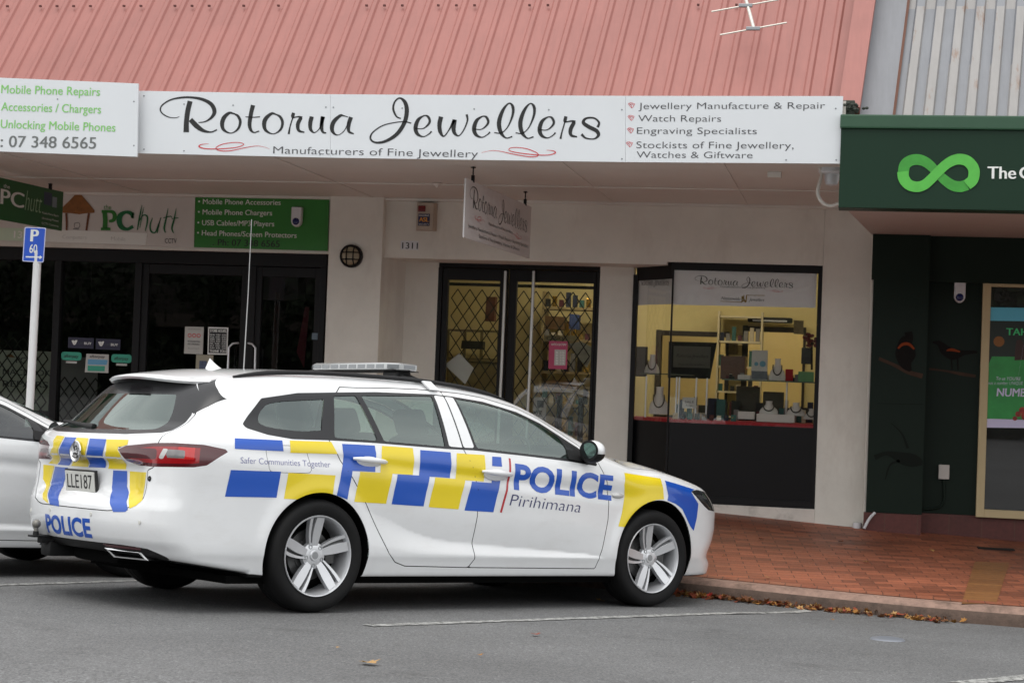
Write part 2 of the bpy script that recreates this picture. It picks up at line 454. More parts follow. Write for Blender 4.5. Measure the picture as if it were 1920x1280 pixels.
def grid_poly(P, hx, hy):
    """cuts a 2-D polygon into small cells -> PM in (x, y, 0)"""
    P = [np.array(p, float) for p in P]; Q = np.array(P)
    V, Fs = [], []
    for i in range(int(math.floor(Q[:, 0].min()/hx)), int(math.floor(Q[:, 0].max()/hx))+1):
        c = clip_poly(clip_poly(P, 0, i*hx, False), 0, (i+1)*hx, True) if True else P
        if len(c) < 3: continue
        cy = np.array(c)[:, 1]
        for j in range(int(math.floor(cy.min()/hy)), int(math.floor(cy.max()/hy))+1):
            e = clip_poly(clip_poly(c, 1, j*hy, False), 1, (j+1)*hy, True)
            if len(e) < 3: continue
            k = len(V); V += e; Fs.append(tuple(range(k, k+len(e))))
    return V, Fs
def wrap(V2, Fs, axis, off, to3):
    """flat faces -> on the skin: to3 gives a start point, then it slides along axis until it lies on the skin"""
    P = np.array([to3(*v[:2]) for v in V2], float)
    ax = np.array(axis, float)
    for it in range(14):
        f = body(P[:, 0], P[:, 1], P[:, 2]); e = 1e-3; q = P + ax*e
        df = (body(q[:, 0], q[:, 1], q[:, 2]) - f)/e
        df = np.where(np.abs(df) < .15, np.sign(df)*.15 + (df == 0)*.15, df)
        P = P - ax*np.clip(f/df, -.08, .08)[:, None]
    return P
# ---------------------------------------------------------------- materials of the cars
M_paint = pbr('car_white_paint', (.79, .80, .81), .34, 0, .05, 2.2, coat=1.0, spec=.5, dirt=(3.5, '#b3aba0', .12, (1, 1, 3)))
M_blue = pbr('livery_blue_film', '#0a50b6', .32, coat=.5, var=.03)
M_yellow = pbr('livery_yellow_film', '#e8cf12', .32, coat=.5, var=.03)
M_red = pbr('livery_red_film', '#b5222c', .35, coat=.5)
M_black = pbr('car_black_plastic', (.012, .012, .0125), .5, var=.15, vscale=30, spec=.25)
M_gap = pbr('panel_gap', (.05, .05, .05), .8)
M_dark = pbr('underbody', (.004, .004, .004), .9, spec=.05)
M_trim = pbr('gloss_black_trim', (.022, .022, .024), .25, spec=.4)
M_rail = pbr('roof_rail_black', (.014, .014, .015), .45, spec=.3)
M_tyre = pbr('tyre_rubber', (.0085, .0085, .0088), .68, spec=.22, var=.2, vscale=15, bump=.15, bscale=120)
M_alloy = pbr('alloy_silver', (.66, .67, .69), .30, .55, var=.04, vscale=8)
M_alloy2 = pbr('alloy_barrel', (.32, .33, .34), .35, .8)
M_disc = pbr('brake_disc', (.10, .10, .10), .45, .6, var=.2)
M_cglass = glass('car_window_glass', (.62, .78, .71), 2.55, (.86, .97, .93))
M_cglass_dark = glass('tinted_rear_glass', (.26, .29, .285), 2.2, .95)
M_chrome = pbr('chrome', (.75, .75, .76), .12, 1.0)
M_seat = pbr('seat_fabric', (.035, .037, .042), .85, var=.1, vscale=20)
M_inner = pbr('cabin_lining', (.34, .34, .335), .8)
M_lamp_red = pbr('tail_lamp_red', (.30, .006, .010), .10, coat=.8)
M_lamp_red2 = pbr('tail_lamp_dark_red', (.075, .006, .010), .12, coat=.8)
M_lamp_bright = pbr('tail_lamp_bright_red', (.55, .02, .02), .12, coat=.8)
M_lamp_clear = pbr('clear_lens', (.55, .55, .54), .12, .2, coat=.8)
M_lamp_grey = pbr('reverse_lens', (.22, .21, .21), .12, .3, coat=.8)
M_head = pbr('headlight_dark', (.035, .037, .04), .08, .3, coat=1.0)
M_plate = pbr('plate_white', (.62, .62, .58), .4)
M_plate_k = pbr('plate_black', (.012, .012, .012), .4)
M_bar = pbr('light_bar_lens', (.38, .39, .39), .15, .1, coat=.6)
M_bar2 = pbr('light_bar_module', (.22, .23, .24), .2, .5)
M_mirror = pbr('mirror_glass', (.16, .19, .19), .03, 1.0)

_f = lambda P: poly_sdf(P)
# outlines measured on the photograph, in the car's own metres (x forward from the rear axle, z up)
DLO = [(-.510,1.082),(-.345,1.240),(-.09,1.288),(.182,1.309),(.50,1.332),(.955,1.348),(1.111,1.345),(1.375,1.326),(1.645,1.275),(1.826,1.213),(1.983,1.136),(2.12,1.066),(2.25,.965),(2.245,.948),(2.01,.969),(1.60,.990),(1.172,1.007),(.958,1.006),(.386,1.017),(.051,1.017),(-.206,1.011),(-.37,1.028),(-.496,1.060)]
QTR = smooth_poly([(-.400,1.110),(-.345,1.185),(-.25,1.225),(.085,1.262),(.045,1.16),(.012,1.072),(-.15,1.060),(-.355,1.075)], 5, (3, 5))
RRG = [(.165,1.285),(.330,1.300),(.415,1.030),(.170,1.032),(.095,1.035)]
RDG = [(.372,1.303),(.940,1.335),(.938,1.020),(.462,1.030)]
FDG = smooth_poly([(1.135,1.332),(1.38,1.311),(1.645,1.259),(1.815,1.200),(1.958,1.128),(1.995,1.05),(2.0,.988),(1.60,1.004),(1.20,1.022)], 4, (0, 4, 6, 8))
BP1 = [(.962,1.340),(1.040,1.338),(1.078,1.020),(.972,1.022)]
BP2 = [(1.050,1.338),(1.118,1.336),(1.178,1.022),(1.090,1.020)]
RDOOR = [(.235,1.345),(.19,1.306),(.048,1.023),(.056,1.003),(.128,.893),(.213,.799),(.318,.669),(.432,.494),(.532,.350),(.587,.300),(.67,.276),(1.176,.268),(1.218,.322),(1.197,.431),(1.212,.60),(1.202,.759),(1.166,.872),(1.107,.969),(1.080,1.017),(1.040,1.30),(1.048,1.372),(.85,1.372),(.60,1.364),(.35,1.349)]
FDOOR = [(1.048,1.372),(1.040,1.30),(1.080,1.017),(1.107,.969),(1.166,.872),(1.202,.759),(1.212,.60),(1.197,.431),(1.218,.322),(1.176,.268),(2.294,.262),(2.335,.40),(2.370,.592),(2.366,.741),(2.335,.846),(2.275,.942),(2.262,.975),(2.14,1.085),(2.0,1.164),(1.84,1.243),(1.66,1.305),(1.39,1.354),(1.2,1.369)]
FUEL = smooth_poly([(-.402,.95),(-.385,.966),(-.155,.972),(-.122,.945),(-.092,.845),(-.118,.819),(-.355,.817),(-.385,.850)], 4)
RGLASS = [(-.42,.988),(-.66,1.006),(-.69,1.02),(-.666,1.117),(-.597,1.205),(-.56,1.262),(-.44,1.33),(.44,1.33),(.56,1.262),(.597,1.205),(.666,1.117),(.69,1.02),(.66,1.006),(.42,.988),(0,.985)]
RVIS = smooth_poly([(-.50,1.020),(-.575,1.045),(-.53,1.13),(-.44,1.235),(.44,1.235),(.53,1.13),(.575,1.045),(.50,1.020),(0,1.012)], 4, (3, 4))
DTRIM = [(-.43,1.345),(-.56,1.262),(-.597,1.205),(-.666,1.117),(-.697,1.171),(-.708,1.222),(-.640,1.275),(-.53,1.345)]
GATE = [(-.40,.549),(-.47,.556),(-.585,.580),(-.648,.629),(-.655,.70),(-.650,.79),(-.700,.81),(-.705,.95),(-.700,1.0),(-.683,1.12),(-.62,1.20),(-.52,1.34),(.52,1.34),(.62,1.20),(.683,1.12),(.700,1.0),(.705,.95),(.700,.81),(.650,.79),(.655,.70),(.648,.629),(.585,.580),(.47,.556),(.40,.549)]
tail_s = lambda x, ay: .7*x + .7*ay
TAIL = [(tail_s(a, b), z) for a, b, z in [(-1.085,.415,.900),(-1.070,.477,.923),(-1.005,.676,.947),(-.95,.799,.953),(-.806,.883,.951),(-.66,.901,.930),(-.645,.902,.924),(-.733,.902,.872),(-.785,.896,.836),(-.863,.886,.822),(-1.01,.701,.813),(-1.035,.55,.815),(-1.060,.470,.838),(-1.082,.430,.885)]]
head_s = lambda x, ay: .7*x - .7*ay
HEAD = [(head_s(a, b), z) for a, b, z in [(3.205,.878,.807),(3.30,.85,.820),(3.50,.78,.800),(3.66,.62,.765),(3.80,.38,.72),(3.82,.38,.66),(3.68,.62,.672),(3.55,.75,.668),(3.465,.824,.676),(3.40,.84,.70),(3.33,.855,.735)]]
LOWER = [(-1.4,.362),(-1.06,.362),(-1.0,.352),(-.93,.312),(-.86,.262),(-.80,.236),(-.42,.226),(-.30,.215),(-.3,0),(-1.4,0)]

def gap_cut(pm, sdf, g=.0028):
    """inside part, the strip between, the outside part"""
    a, out = pm.cut(lambda V: sdf(V) - g); ins, strip = a.cut(lambda V: sdf(V) + g); return ins, strip, out
def side(P, lim=.35):                                          # a side-view outline as a distance on the skin's flanks
    f = poly_sdf(P); return lambda V: np.maximum(f(V[:, 0], V[:, 2]), lim - np.abs(V[:, 1]))
def half(pm, s): return pm.cut(lambda V: V[:, 1]*(-s))[0]      # s=+1 left, s=-1 right
ARCH = [(-.004, .335, .373), (WB+.03, .345, .392)]

def make_wheel(root, x, y, s, spin, steer=0.0):
    """tyre, rim (> nuts) and disc on the outer side s (+1 left, -1 right)"""
    R = Matrix.Rotation(steer, 3, 'Z')
    def T(p): q = R @ Vector((-p[0], s*p[1], p[2])); return (x+q.x, y+q.y, .335+q.z)
    def fin(mb): mb.v = [T(p) for p in mb.v]; return mb
    w = MB().lathe([(.236,.085),(.240,.108),(.262,.120),(.290,.1235),(.312,.118),(.326,.100),(.334,.07),(.3355,.03),(.3325,.028),(.3325,.022),(.3355,.02),(.3355,-.02),(.3325,-.022),(.3325,-.028),(.3355,-.03),(.334,-.07),(.326,-.10),(.30,-.12),(.236,-.10)], axis='y', n=72)
    tyre = fin(w).build('tyre', M_tyre, root, smooth=40)
    # rim
    b = MB(); b.lathe([(.2395,.112),(.2365,.117),(.231,.115),(.226,.104),(.220,.088),(.214,.03),(.208,-.09)], axis='y', n=72)
    yo, yi = .100, .052
    def depth(r): return .070 + .034*(r/.22)**1.6 if r > .06 else .072
    def blade(a0i, a1i, a0o, a1o, r0, r1, drop=.034):
        N = 6; top, bot = [], []
        for k in range(N+1):
            t = k/N; r = r0+(r1-r0)*t; a0 = a0i+(a0o-a0i)*t**.7; a1 = a1i+(a1o-a1i)*t**.7
            for a in (a0, a1):
                q = math.radians(a); top.append((r*math.cos(q), depth(r), r*math.sin(q))); bot.append((r*1.0*math.cos(q), depth(r)-drop, r*math.sin(q)))
        vs = top+bot; n2 = len(top); fs = []
        for k in range(N):
            i = 2*k; fs.append((i, i+1, i+3, i+2)); fs.append((i, i+2, n2+i+2, n2+i)); fs.append((i+1, n2+i+1, n2+i+3, i+3))
        b.add(vs, fs)
    for k in range(5):
        a = spin + 72*k
        blade(a-17, a+22, a, a+13.5, .052, .226)
        blade(a-30, a-22, a-12, a-6.5, .070, .226)
    gr = MB()                                                  # dark groove between the two arms of a spoke
    for k in range(5):
        a = spin + 72*k; N = 5; vs = []
        for i in range(N+1):
            t = i/N; r = .080+(.220-.080)*t
            for q in (a-21+15*t**.7, a-12.5+12*t**.7):
                q = math.radians(q); vs.append((r*math.cos(q), depth(r)-.026, r*math.sin(q)))
        gr.add(vs, [(2*i, 2*i+1, 2*i+3, 2*i+2) for i in range(N)])
    b.lathe([(0,.082),(.028,.082),(.033,.078),(.034,.074),(.058,.074),(.078,.066),(.082,.04)], axis='y', n=40)
    rim = fin(b).build('rim', M_alloy, root, smooth=35)
    fin(gr).build('spoke_groove', M_disc, rim)
    n = MB()
    for k in range(5):
        q = math.radians(spin+72*k-27); c = (.0585*math.cos(q), 0, .0585*math.sin(q))
        n.lathe([(.0125,.072),(.0125,.0762),(.009,.0762),(.008,.068),(0,.068)], c, axis='y', n=12)
    n.lathe([(0,.0826),(.022,.0826),(.022,.080)], axis='y', n=24)
    fin(n).build('wheel_nuts', M_alloy2, rim, smooth=40)
    d = MB().lathe([(.0,.02),(.10,.02),(.105,.012),(.150,.012),(.150,-.012)], axis='y', n=40)
    d.span((-.165,-.035,-.05), (-.10,.045,.06), .01)
    fin(d).build('brake_disc', M_disc, root, smooth=40)
    bl = MB().lathe([(0,-.03),(.213,-.03)], axis='y', n=40); fin(bl).build('wheel_back', M_dark, root)
    return root

def seat(root, x, y, name='seat'):
    s = MB(); lean = Matrix.Rotation(math.radians(-22), 3, 'Y')
    s.box((x, y, .50), (.52, .50, .16), None, .06)
    s.box((x-.33, y, .80), (.15, .50, .62), lean, .065)
    st = s.build(name, M_seat, root, smooth=50)
    h = MB().box((x-.49, y, 1.165), (.095, .27, .185), lean, .045)
    for dy in (-.06, .06): h.tube([(x-.45, y+dy, 1.02), (x-.48, y+dy, 1.12)], .008)
    h.build('headrest', M_seat, st, smooth=50)

def wrapped(nm, polys, mat, parent, axis, to3, cuts=(), hx=.025, hy=.02, push=.0014):
    if len(polys) > 1:
        for P in polys: wrapped(nm, [P], mat, parent, axis, to3, cuts, hx, hy, push)
        return
    allV, allF = [], []
    for P in polys:
        v, f = grid_poly(P, hx, hy); k = len(allV); allV += [tuple(p[:2]) for p in v]; allF += [tuple(k+i for i in q) for q in f]
    P3 = wrap(allV, allF, axis, 0, to3); pm = PM(P3, np.zeros((0, 4), int), allF)
    for c in cuts: _, pm = pm.cut(c)
    return pm_obj(pm, nm, mat, parent, push)
def letters(nm, lines, mat, parent, axis, to3, push=.0016, cell=.03, cuts=()):
    """text lines in flat side or rear coordinates wrapped on the skin: (text, A, B, h, bold, shear)"""
    V, Fs = [], []
    for string, A, B, h, bold, shear in lines:
        tv, tf_, wd = text2d(string, bold, shear); dx, dz = B[0]-A[0], B[1]-A[1]
        mb = MB(); mb.add([(A[0]+p[0]/wd*dx, 0, A[1]+p[0]/wd*dz+p[1]*h) for p in tv], tf_)
        for f in mb.f:
            tri = [np.array((mb.v[i][0], mb.v[i][2])) for i in f]
            v, q = grid_poly(tri, cell, cell); k = len(V); V += [tuple(p[:2]) for p in v]; Fs += [tuple(k+i for i in r) for r in q]
    P3 = wrap(V, Fs, axis, 0, to3); pm = PM(P3, np.zeros((0, 4), int), Fs)
    for c in cuts: _, pm = pm.cut(c)
    return pm_obj(pm, nm, mat, parent, push)

def make_car(name, label, skin, matrix, police=True):
    V, Q = skin
    root = empty(name, (0, 0, 0), label, 'police car' if police else 'car')
    root.matrix_world = Matrix(matrix); LOCAL[0] = True
    pm = PM(V, Q)
    # wheel arches
    for cx, cz, r in ARCH:
        _, pm = pm.cut(lambda V: np.maximum(np.hypot(V[:, 0]-cx, V[:, 2]-cz) - r, .50 - np.abs(V[:, 1])))
    lowf = poly_sdf(LOWER)
    low, pm = pm.cut(lambda V: lowf(V[:, 0], V[:, 2]))
    flo, pm = pm.cut(lambda V: np.maximum(V[:, 2]-.212, .0*V[:, 0]-1))
    pm_obj(low, 'rear_diffuser', M_black, root); pm_obj(flo, 'underbody', M_dark, root)
    # lamps
    tf = poly_sdf(TAIL); hf = poly_sdf(HEAD)
    tl, pm = pm.cut(lambda V: np.maximum(tf(tail_s(V[:, 0], np.abs(V[:, 1])), V[:, 2]), V[:, 0]+.55))
    hl, pm = pm.cut(lambda V: np.maximum(hf(head_s(V[:, 0], np.abs(V[:, 1])), V[:, 2]), 3.0-V[:, 0]))
    # rear glass, side glass band, windscreen
    rg = poly_sdf(RGLASS); dt = poly_sdf(DTRIM)
    gl, pm = pm.cut(lambda V: np.maximum(rg(V[:, 1], V[:, 2]), V[:, 0]+.42))
    trimD, pm = pm.cut(lambda V: np.maximum(dt(-np.abs(V[:, 1]), V[:, 2]), V[:, 0]+.42))
    band, pm = pm.cut(side(DLO))
    ws = lambda V: np.maximum.reduce([1.50+.22*V[:, 1]**2 - V[:, 0], V[:, 0] - (2.66-.40*V[:, 1]**2), np.abs(V[:, 1]) - (W(V[:, 0], np.minimum(V[:, 2], 1.40)) - .085), 1.05-V[:, 2]])
    wsc, pm = pm.cut(ws)
    wframe, wglass = wsc, None
    wglass, wframe = wsc.cut(lambda V: ws(V) + .03)
    # tailgate
    gf = poly_sdf(GATE)
    gate, gap, pm = gap_cut(pm, lambda V: np.maximum(gf(V[:, 1], V[:, 2]), V[:, 0]+.45))
    gaps = [gap]
    seam = lambda V: np.abs(V[:, 2]-.782) - .003
    strip, gate = gate.cut(seam); gaps.append(strip)
    # doors and bonnet
    fd, g1, pm = gap_cut(pm, side(FDOOR)); rd, g2, pm = gap_cut(pm, side(RDOOR)); gaps += [g1, g2]
    hood = lambda V: np.maximum.reduce([2.50-.35*V[:, 1]**2-V[:, 0], np.abs(V[:, 1]) - (W(V[:, 0], .8*np.ones(len(V)))-.10), V[:, 0]-3.62+.25*V[:, 1]**2, .80-V[:, 2]])
    hd, g3, pm = gap_cut(pm, hood); gaps.append(g3)
    if police:
        fl, g4, pm = gap_cut(pm, lambda V: np.maximum(side(FUEL)(V), V[:, 1]), .0014); gaps.append(g4)
    bo = pm_obj(pm, 'body', M_paint, root)
    if police: pm_obj(fl, 'fuel_flap', M_paint, bo)
    pm_obj(hd, 'bonnet', M_paint, root)
    for g in gaps: pm_obj(g, 'panel_gap', M_gap, bo, -.004)
    to = pm_obj(gate, 'tailgate', M_paint, root)
    vis = poly_sdf(RVIS); clear, frit = gl.cut(lambda V: vis(V[:, 1], V[:, 2]))
    g = pm_obj(clear, 'rear_window', M_cglass_dark if not police else M_cglass, to); pm_obj(frit, 'window_border', M_trim, g)
    pm_obj(half(trimD, 1), 'pillar_trim', M_trim, root); pm_obj(half(trimD, -1), 'pillar_trim', M_trim, root)
    pm_obj(wglass, 'windscreen', M_cglass, root); pm_obj(wframe, 'screen_border', M_trim, root)
    win = M_cglass if police else M_cglass_dark
    for s in (-1, 1):
        for d, nm in ((fd, 'front'), (rd, 'rear')):
            h = half(d, s)
            o = pm_obj(h, 'door', M_paint, root)
            b = half(band, s)
            fn = lambda V: V[:, 0] - 1.045 - .10*(1.345-V[:, 2]) if nm == 'rear' else -(V[:, 0] - 1.045 - .10*(1.345-V[:, 2]))
            b, _ = b.cut(fn)
            if nm == 'front':
                a, b = b.cut(side(FDG)); pm_obj(a, 'window', win, o, -.003); a, b = b.cut(side(BP2)); pm_obj(a, 'pillar_cover', M_paint if police else M_trim, o, .001)  # police car covers are white: mirrored sky put into their colour
            else:
                a, b = b.cut(side(RDG)); pm_obj(a, 'window', win, o, -.003); a, b = b.cut(side(RRG)); pm_obj(a, 'window', win, o, -.003)
                a, b = b.cut(side(BP1)); pm_obj(a, 'pillar_cover', M_paint if police else M_trim, o, .001)  # rear cover too: its sky reflection given as white paint
                a, b = b.cut(side(QTR)); pm_obj(a, 'quarter_window', win, bo, -.003)
            pm_obj(b, 'window_trim', M_trim, o, .001)
            # handle
            x0, z0 = (1.348, .872) if nm == 'front' else (.338, .912)
            yy = -float(W(np.array(x0), np.array(z0)))*(-s)
            hnd = MB(); tilt = -.05
            pts = [(x0-.13, yy+s*.010, z0+.005), (x0-.09, yy+s*.032, z0+.003), (x0-.03, yy+s*.040, z0), (x0+.03, yy+s*.040, z0-.002), (x0+.09, yy+s*.030, z0-.006), (x0+.125, yy+s*.010, z0-.008)]
            hnd.tube(pts, [.008, .015, .018, .018, .015, .008], 10)
            hnd.ell((x0, yy-s*.004, z0-.012), (.105, .012, .040), 20, 10)
            hnd.build('handle', M_paint, o, smooth=60)
    # lamps
    for s in (-1, 1):
        t = half(tl, s); S = lambda V: tail_s(V[:, 0], np.abs(V[:, 1]))
        rim_, core = t.cut(lambda V: -(tf(S(V), V[:, 2]) + .020))
        lo = pm_obj(rim_, 'tail_light', M_lamp_red2, root)
        b1, core = core.cut(lambda V: np.maximum.reduce([S(V)+.205, V[:, 2]-.915, .855-V[:, 2]]))
        b0, core = core.cut(lambda V: np.maximum.reduce([np.abs(S(V)+.165+(.888-V[:, 2])*.5)-.016, V[:, 2]-.918, .860-V[:, 2]]))
        b2, core = core.cut(lambda V: np.maximum.reduce([np.abs(S(V)+.090)-.055, V[:, 2]-.915, .868-V[:, 2]]))
        b3, core = core.cut(lambda V: np.maximum.reduce([np.abs(S(V)+.03)-.045, .865-V[:, 2]]))
        b4, core = core.cut(lambda V: np.maximum.reduce([np.abs(S(V)-.02)-.16, V[:, 2]-.862, .853-V[:, 2], S(V)-.05, -S(V)-.20]))
        b5, core = core.cut(lambda V: np.maximum(S(V)-.04, .845-V[:, 2]))
        b6, core = core.cut(lambda V: S(V)-.03)
        for q, m in ((b0, M_lamp_clear), (b1, M_lamp_red2), (b2, M_lamp_grey), (b3, M_lamp_bright), (b4, M_lamp_clear), (b5, M_lamp_red), (b6, M_lamp_red), (core, M_lamp_red2)):
            pm_obj(q, 'lens', m, lo, .0)
        h = half(hl, s); hr, hc = h.cut(lambda V: -(hf(head_s(V[:, 0], np.abs(V[:, 1])), V[:, 2]) + .012))
        lo = pm_obj(hr, 'headlight', M_trim, root); pm_obj(hc, 'lens', M_head, lo)
        # wheel housings
        for cx, cz, r in ARCH:
            a = MB(); N = 28
            ring = [(cx+r*math.cos(math.radians(q)), cz+r*math.sin(math.radians(q))) for q in np.linspace(-20, 200, N)]
            yi, yo = s*.52, s*(.895 if cx < 1 else .885)
            yo_ = lambda x, z: s*(float(W(np.array(x), np.array(max(z, .2))))-.008)
            a.add([(x, yi, z) for x, z in ring] + [(x, yo_(x, z), z) for x, z in ring], [(i, i+1, N+i+1, N+i) for i in range(N-1)])
            a.poly([(x, yi, z) for x, z in ring])
            a.build('wheel_housing', M_dark, bo)
    wy = .802
    for (x, s, spin, steer) in ((0, -1, 86, 0), (WB, -1, 76, math.radians(-3)), (0, 1, 20, 0), (WB, 1, 50, math.radians(-3))):
        wr = bpy.data.objects.new('wheel', None); COL.objects.link(wr); wr.parent = root; wr.empty_display_size = .1
        make_wheel(wr, x, s*wy, s, spin, steer)
    # mirrors
    for s in (-1, 1):
        m = MB(); yy = s*.90
        sec = []
        m.ell((2.12, s*.995, 1.050), (.075, .092, .068), 20, 12)
        m.v = [(max(p[0], 2.085), p[1], p[2]) for p in m.v]
        mo = m.build('mirror', M_paint, root, smooth=50)
        k = MB().ell((2.12, s*.99, 1.03), (.078, .094, .062), 20, 12); k.v = [(max(p[0], 2.080), p[1], min(p[2], 1.028)) for p in k.v]
        k.tube([(2.16, s*.885, .985), (2.14, s*.95, .99), (2.13, s*1.0, 1.005)], [.035, .03, .03], 8)
        k.build('mirror_base', M_black, mo, smooth=50)
        fr = MB().add([(2.081, s*(.995+.090*math.cos(q)), 1.048+.068*math.sin(q)) for q in np.linspace(0, 2*math.pi, 24, endpoint=False)], [tuple(range(24))]); fr.build('mirror_bezel', M_black, mo)
        gl2 = MB().add([(2.078, s*(.997+.072*math.cos(q)), 1.048+.052*math.sin(q)) for q in np.linspace(0, 2*math.pi, 24, endpoint=False)], [tuple(range(24))]); gl2.build('mirror_glass', M_mirror, mo)
        tr = MB().prism([(1.985, s*.905, .985), (2.225, s*.905, .962), (2.005, s*.80, 1.125)], (0, s*.012, 0)); tr.build('mirror_sail', M_black, mo)
    # spoiler over the rear window
    sp = MB(); NY = 20; top = []; n0 = 7
    Tz = lambda x, y: float(T0(np.array(x)) - crown(np.array(x))*y*y - .10*max(abs(y)-.45, 0)**2)
    rows = []
    for i in range(NY+1):
        y = -.54 + 1.08*i/NY; xe = -.800 + .28*y*y + 1.7*y**4; xs_ = -.43
        r = []
        for k in range(n0): x = xs_ + (xe-xs_)*k/(n0-1); r.append((x, y, Tz(x, y) + .004 - .004*(k/(n0-1))))
        r.append((xe-.010, y, Tz(xe, y)-.012)); r.append((xe+.004, y, Tz(xe, y)-.026)); r.append((xe+(xs_-xe)*.5, y, Tz(xe, y)-.030)); r.append((xs_-.02, y, Tz(xs_, y)-.045))
        rows += r
    L = n0+4
    sp.add(rows, [(i*L+k, i*L+k+1, (i+1)*L+k+1, (i+1)*L+k) for i in range(NY) for k in range(L-1)]); sp.poly(rows[:L]); sp.poly(rows[-L:])
    so = sp.build('spoiler', M_paint, root, smooth=40)
    bl = MB(); ye = .135
    xe = lambda y: -.815 + .30*y*y
    bl.add([(xe(y)-.004, y, Tz(xe(y), y)-.029) for y in (-ye, 0, ye)] + [(xe(y)+.055, y, Tz(xe(y), y)-.0325) for y in (-ye, 0, ye)], [(0, 1, 4, 3), (1, 2, 5, 4)])
    bl.build('brake_light', M_lamp_red2, so)
    # cabin
    for x, y in ((1.55, -.37), (1.55, .37), (.62, -.40), (.62, .40), (.62, 0)): seat(root, x, y)
    c = MB(); c.span((-.95, -.72, .42), (2.3, .72, .46)); c.span((-.9, -.70, .46), (-.05, .70, .86), .05)
    c.span((2.02, -.76, .62), (2.50, .76, .99), .09); c.build('cabin_floor', M_seat, root, smooth=40)
    st = MB(); ang = Matrix.Rotation(math.radians(-62), 3, 'Y')
    ring = [np.array((1.93, -.37, .955)) + np.array(ang @ Vector((.185*math.cos(q), .185*math.sin(q), 0))) for q in np.linspace(0, 2*math.pi, 33)]
    st.tube(ring, .014, 8); st.tube([(1.93, -.37, .955), (2.15, -.37, .88)], [.05, .03], 8); st.build('steering_wheel', M_black, root, smooth=50)
    # roof lining and door cards: the skin again, a little inside
    sk = PM(V, Q); _, sk = sk.cut(lambda V: V[:, 2]-1.372); pm_obj(sk, 'roof_lining', M_inner, root, -.025)
    # rails
    for s in (-1, 1):
        r = MB(); xs_ = np.linspace(-.44, 1.66, 30); pts = []; off = []
        for x in xs_:
            e = min(1, (x+.44)/.22, (1.66-x)/.30); e = math.sin(max(e, 0)*math.pi/2)
            y = .615 - .05*max(0, -x/.44) - .02*max(0, (x-1.2)/.4); z = Tz(x, y)
            pts.append((x, s*y, z + .006 + .008*e)); off.append(.007 + .007*e)
        for a in (0,): r.tube(pts, off, 8)
        if police: r.build('roof_rail', M_rail, root, smooth=50)
    # plate, wiper and badge at the back
    p = MB(); Mt = Matrix.Rotation(math.radians(-8), 3, 'Y')
    p.box((-1.078, 0, .700), (.016, .375, .140), Mt, .004); po = p.build('number_plate', M_plate_k, to)
    p = MB().box((-1.088, 0, .700), (.008, .350, .118), Mt, .002); p.build('plate_face', M_plate, po)
    wp = MB(); wp.tube([(-1.030, -.02, 1.020), (-1.03, .06, 1.028), (-.985, .40, 1.05)], [.022, .017, .008], 8); wp.tube([(-1.004, .08, 1.035), (-.945, .52, 1.055)], .009, 6)
    wp.build('rear_wiper', M_black, to, smooth=50)
    # grille, lower intake and front plate
    F3 = lambda y, z: (3.85 - .2*y*y, y, z)
    wrapped('grille', [[(-.36,.70),(.36,.70),(.44,.68),(.36,.60),(.20,.545),(-.20,.545),(-.36,.60),(-.44,.68)]], M_black, bo, (1, 0, 0), F3, push=.003)
    wrapped('air_intake', [[(-.55,.44),(.55,.44),(.62,.36),(.50,.30),(-.50,.30),(-.62,.36)]], M_black, bo, (1, 0, 0), F3, push=.003)
    MB().box((3.885, 0, .50), (.012, .36, .125), None, .004).build('number_plate', M_plate, bo)
    LOCAL[0] = False
    return root, to, bo

# livery outlines in the car's metres: (x, z) on the flank, (y, z) on the back
SIDE_BLUE = [
   [(-0.599,0.997),(-0.443,0.999),(-0.283,1.0),(-0.286,0.969),(-0.282,0.938),(-0.449,0.937),(-0.612,0.937),(-0.609,0.967)] ,
   [(-0.635,0.817),(-0.471,0.818),(-0.302,0.82),(-0.309,0.744),(-0.317,0.669),(-0.489,0.667),(-0.657,0.665),(-0.646,0.741)] ,
   [(0.14,1.0),(0.26,1.001),(0.383,1.001),(0.383,0.978),(0.386,0.956),(0.385,0.899),(0.379,0.843),(0.293,0.843),(0.208,0.842),(0.195,0.757),(0.179,0.672),(0.139,0.683),(0.099,0.695),(0.108,0.739),(0.119,0.782),(0.125,0.831),(0.138,0.879),(0.143,0.904),(0.144,0.928),(0.138,0.964)] ,
   [(0.732,0.99),(0.852,0.988),(0.974,0.986),(0.971,0.949),(0.973,0.912),(0.973,0.869),(0.967,0.826),(0.885,0.828),(0.803,0.829),(0.784,0.737),(0.77,0.645),(0.646,0.648),(0.524,0.652),(0.534,0.743),(0.551,0.834),(0.635,0.834),(0.719,0.833),(0.725,0.868),(0.724,0.902),(0.724,0.946)] ,
   [(1.316,0.974),(1.354,0.974),(1.392,0.974),(1.39,0.943),(1.392,0.913),(1.35,0.913),(1.308,0.914),(1.31,0.944)] ,
   [(1.148,0.81),(1.231,0.808),(1.314,0.806),(1.318,0.826),(1.318,0.847),(1.357,0.845),(1.396,0.843),(1.365,0.732),(1.342,0.621),(1.221,0.624),(1.101,0.627),(1.123,0.718)] ,
   [(2.921,0.874),(2.987,0.864),(3.055,0.854),(3.162,0.836),(3.278,0.818),(3.245,0.807),(3.217,0.796),(3.259,0.758),(3.309,0.72),(3.306,0.669),(3.302,0.619),(3.286,0.574),(3.271,0.529),(3.245,0.546),(3.22,0.563),(3.166,0.622),(3.114,0.68),(3.074,0.698),(3.035,0.715),(2.986,0.726),(2.938,0.736),(2.944,0.754),(2.948,0.772),(2.927,0.823)] ,
]
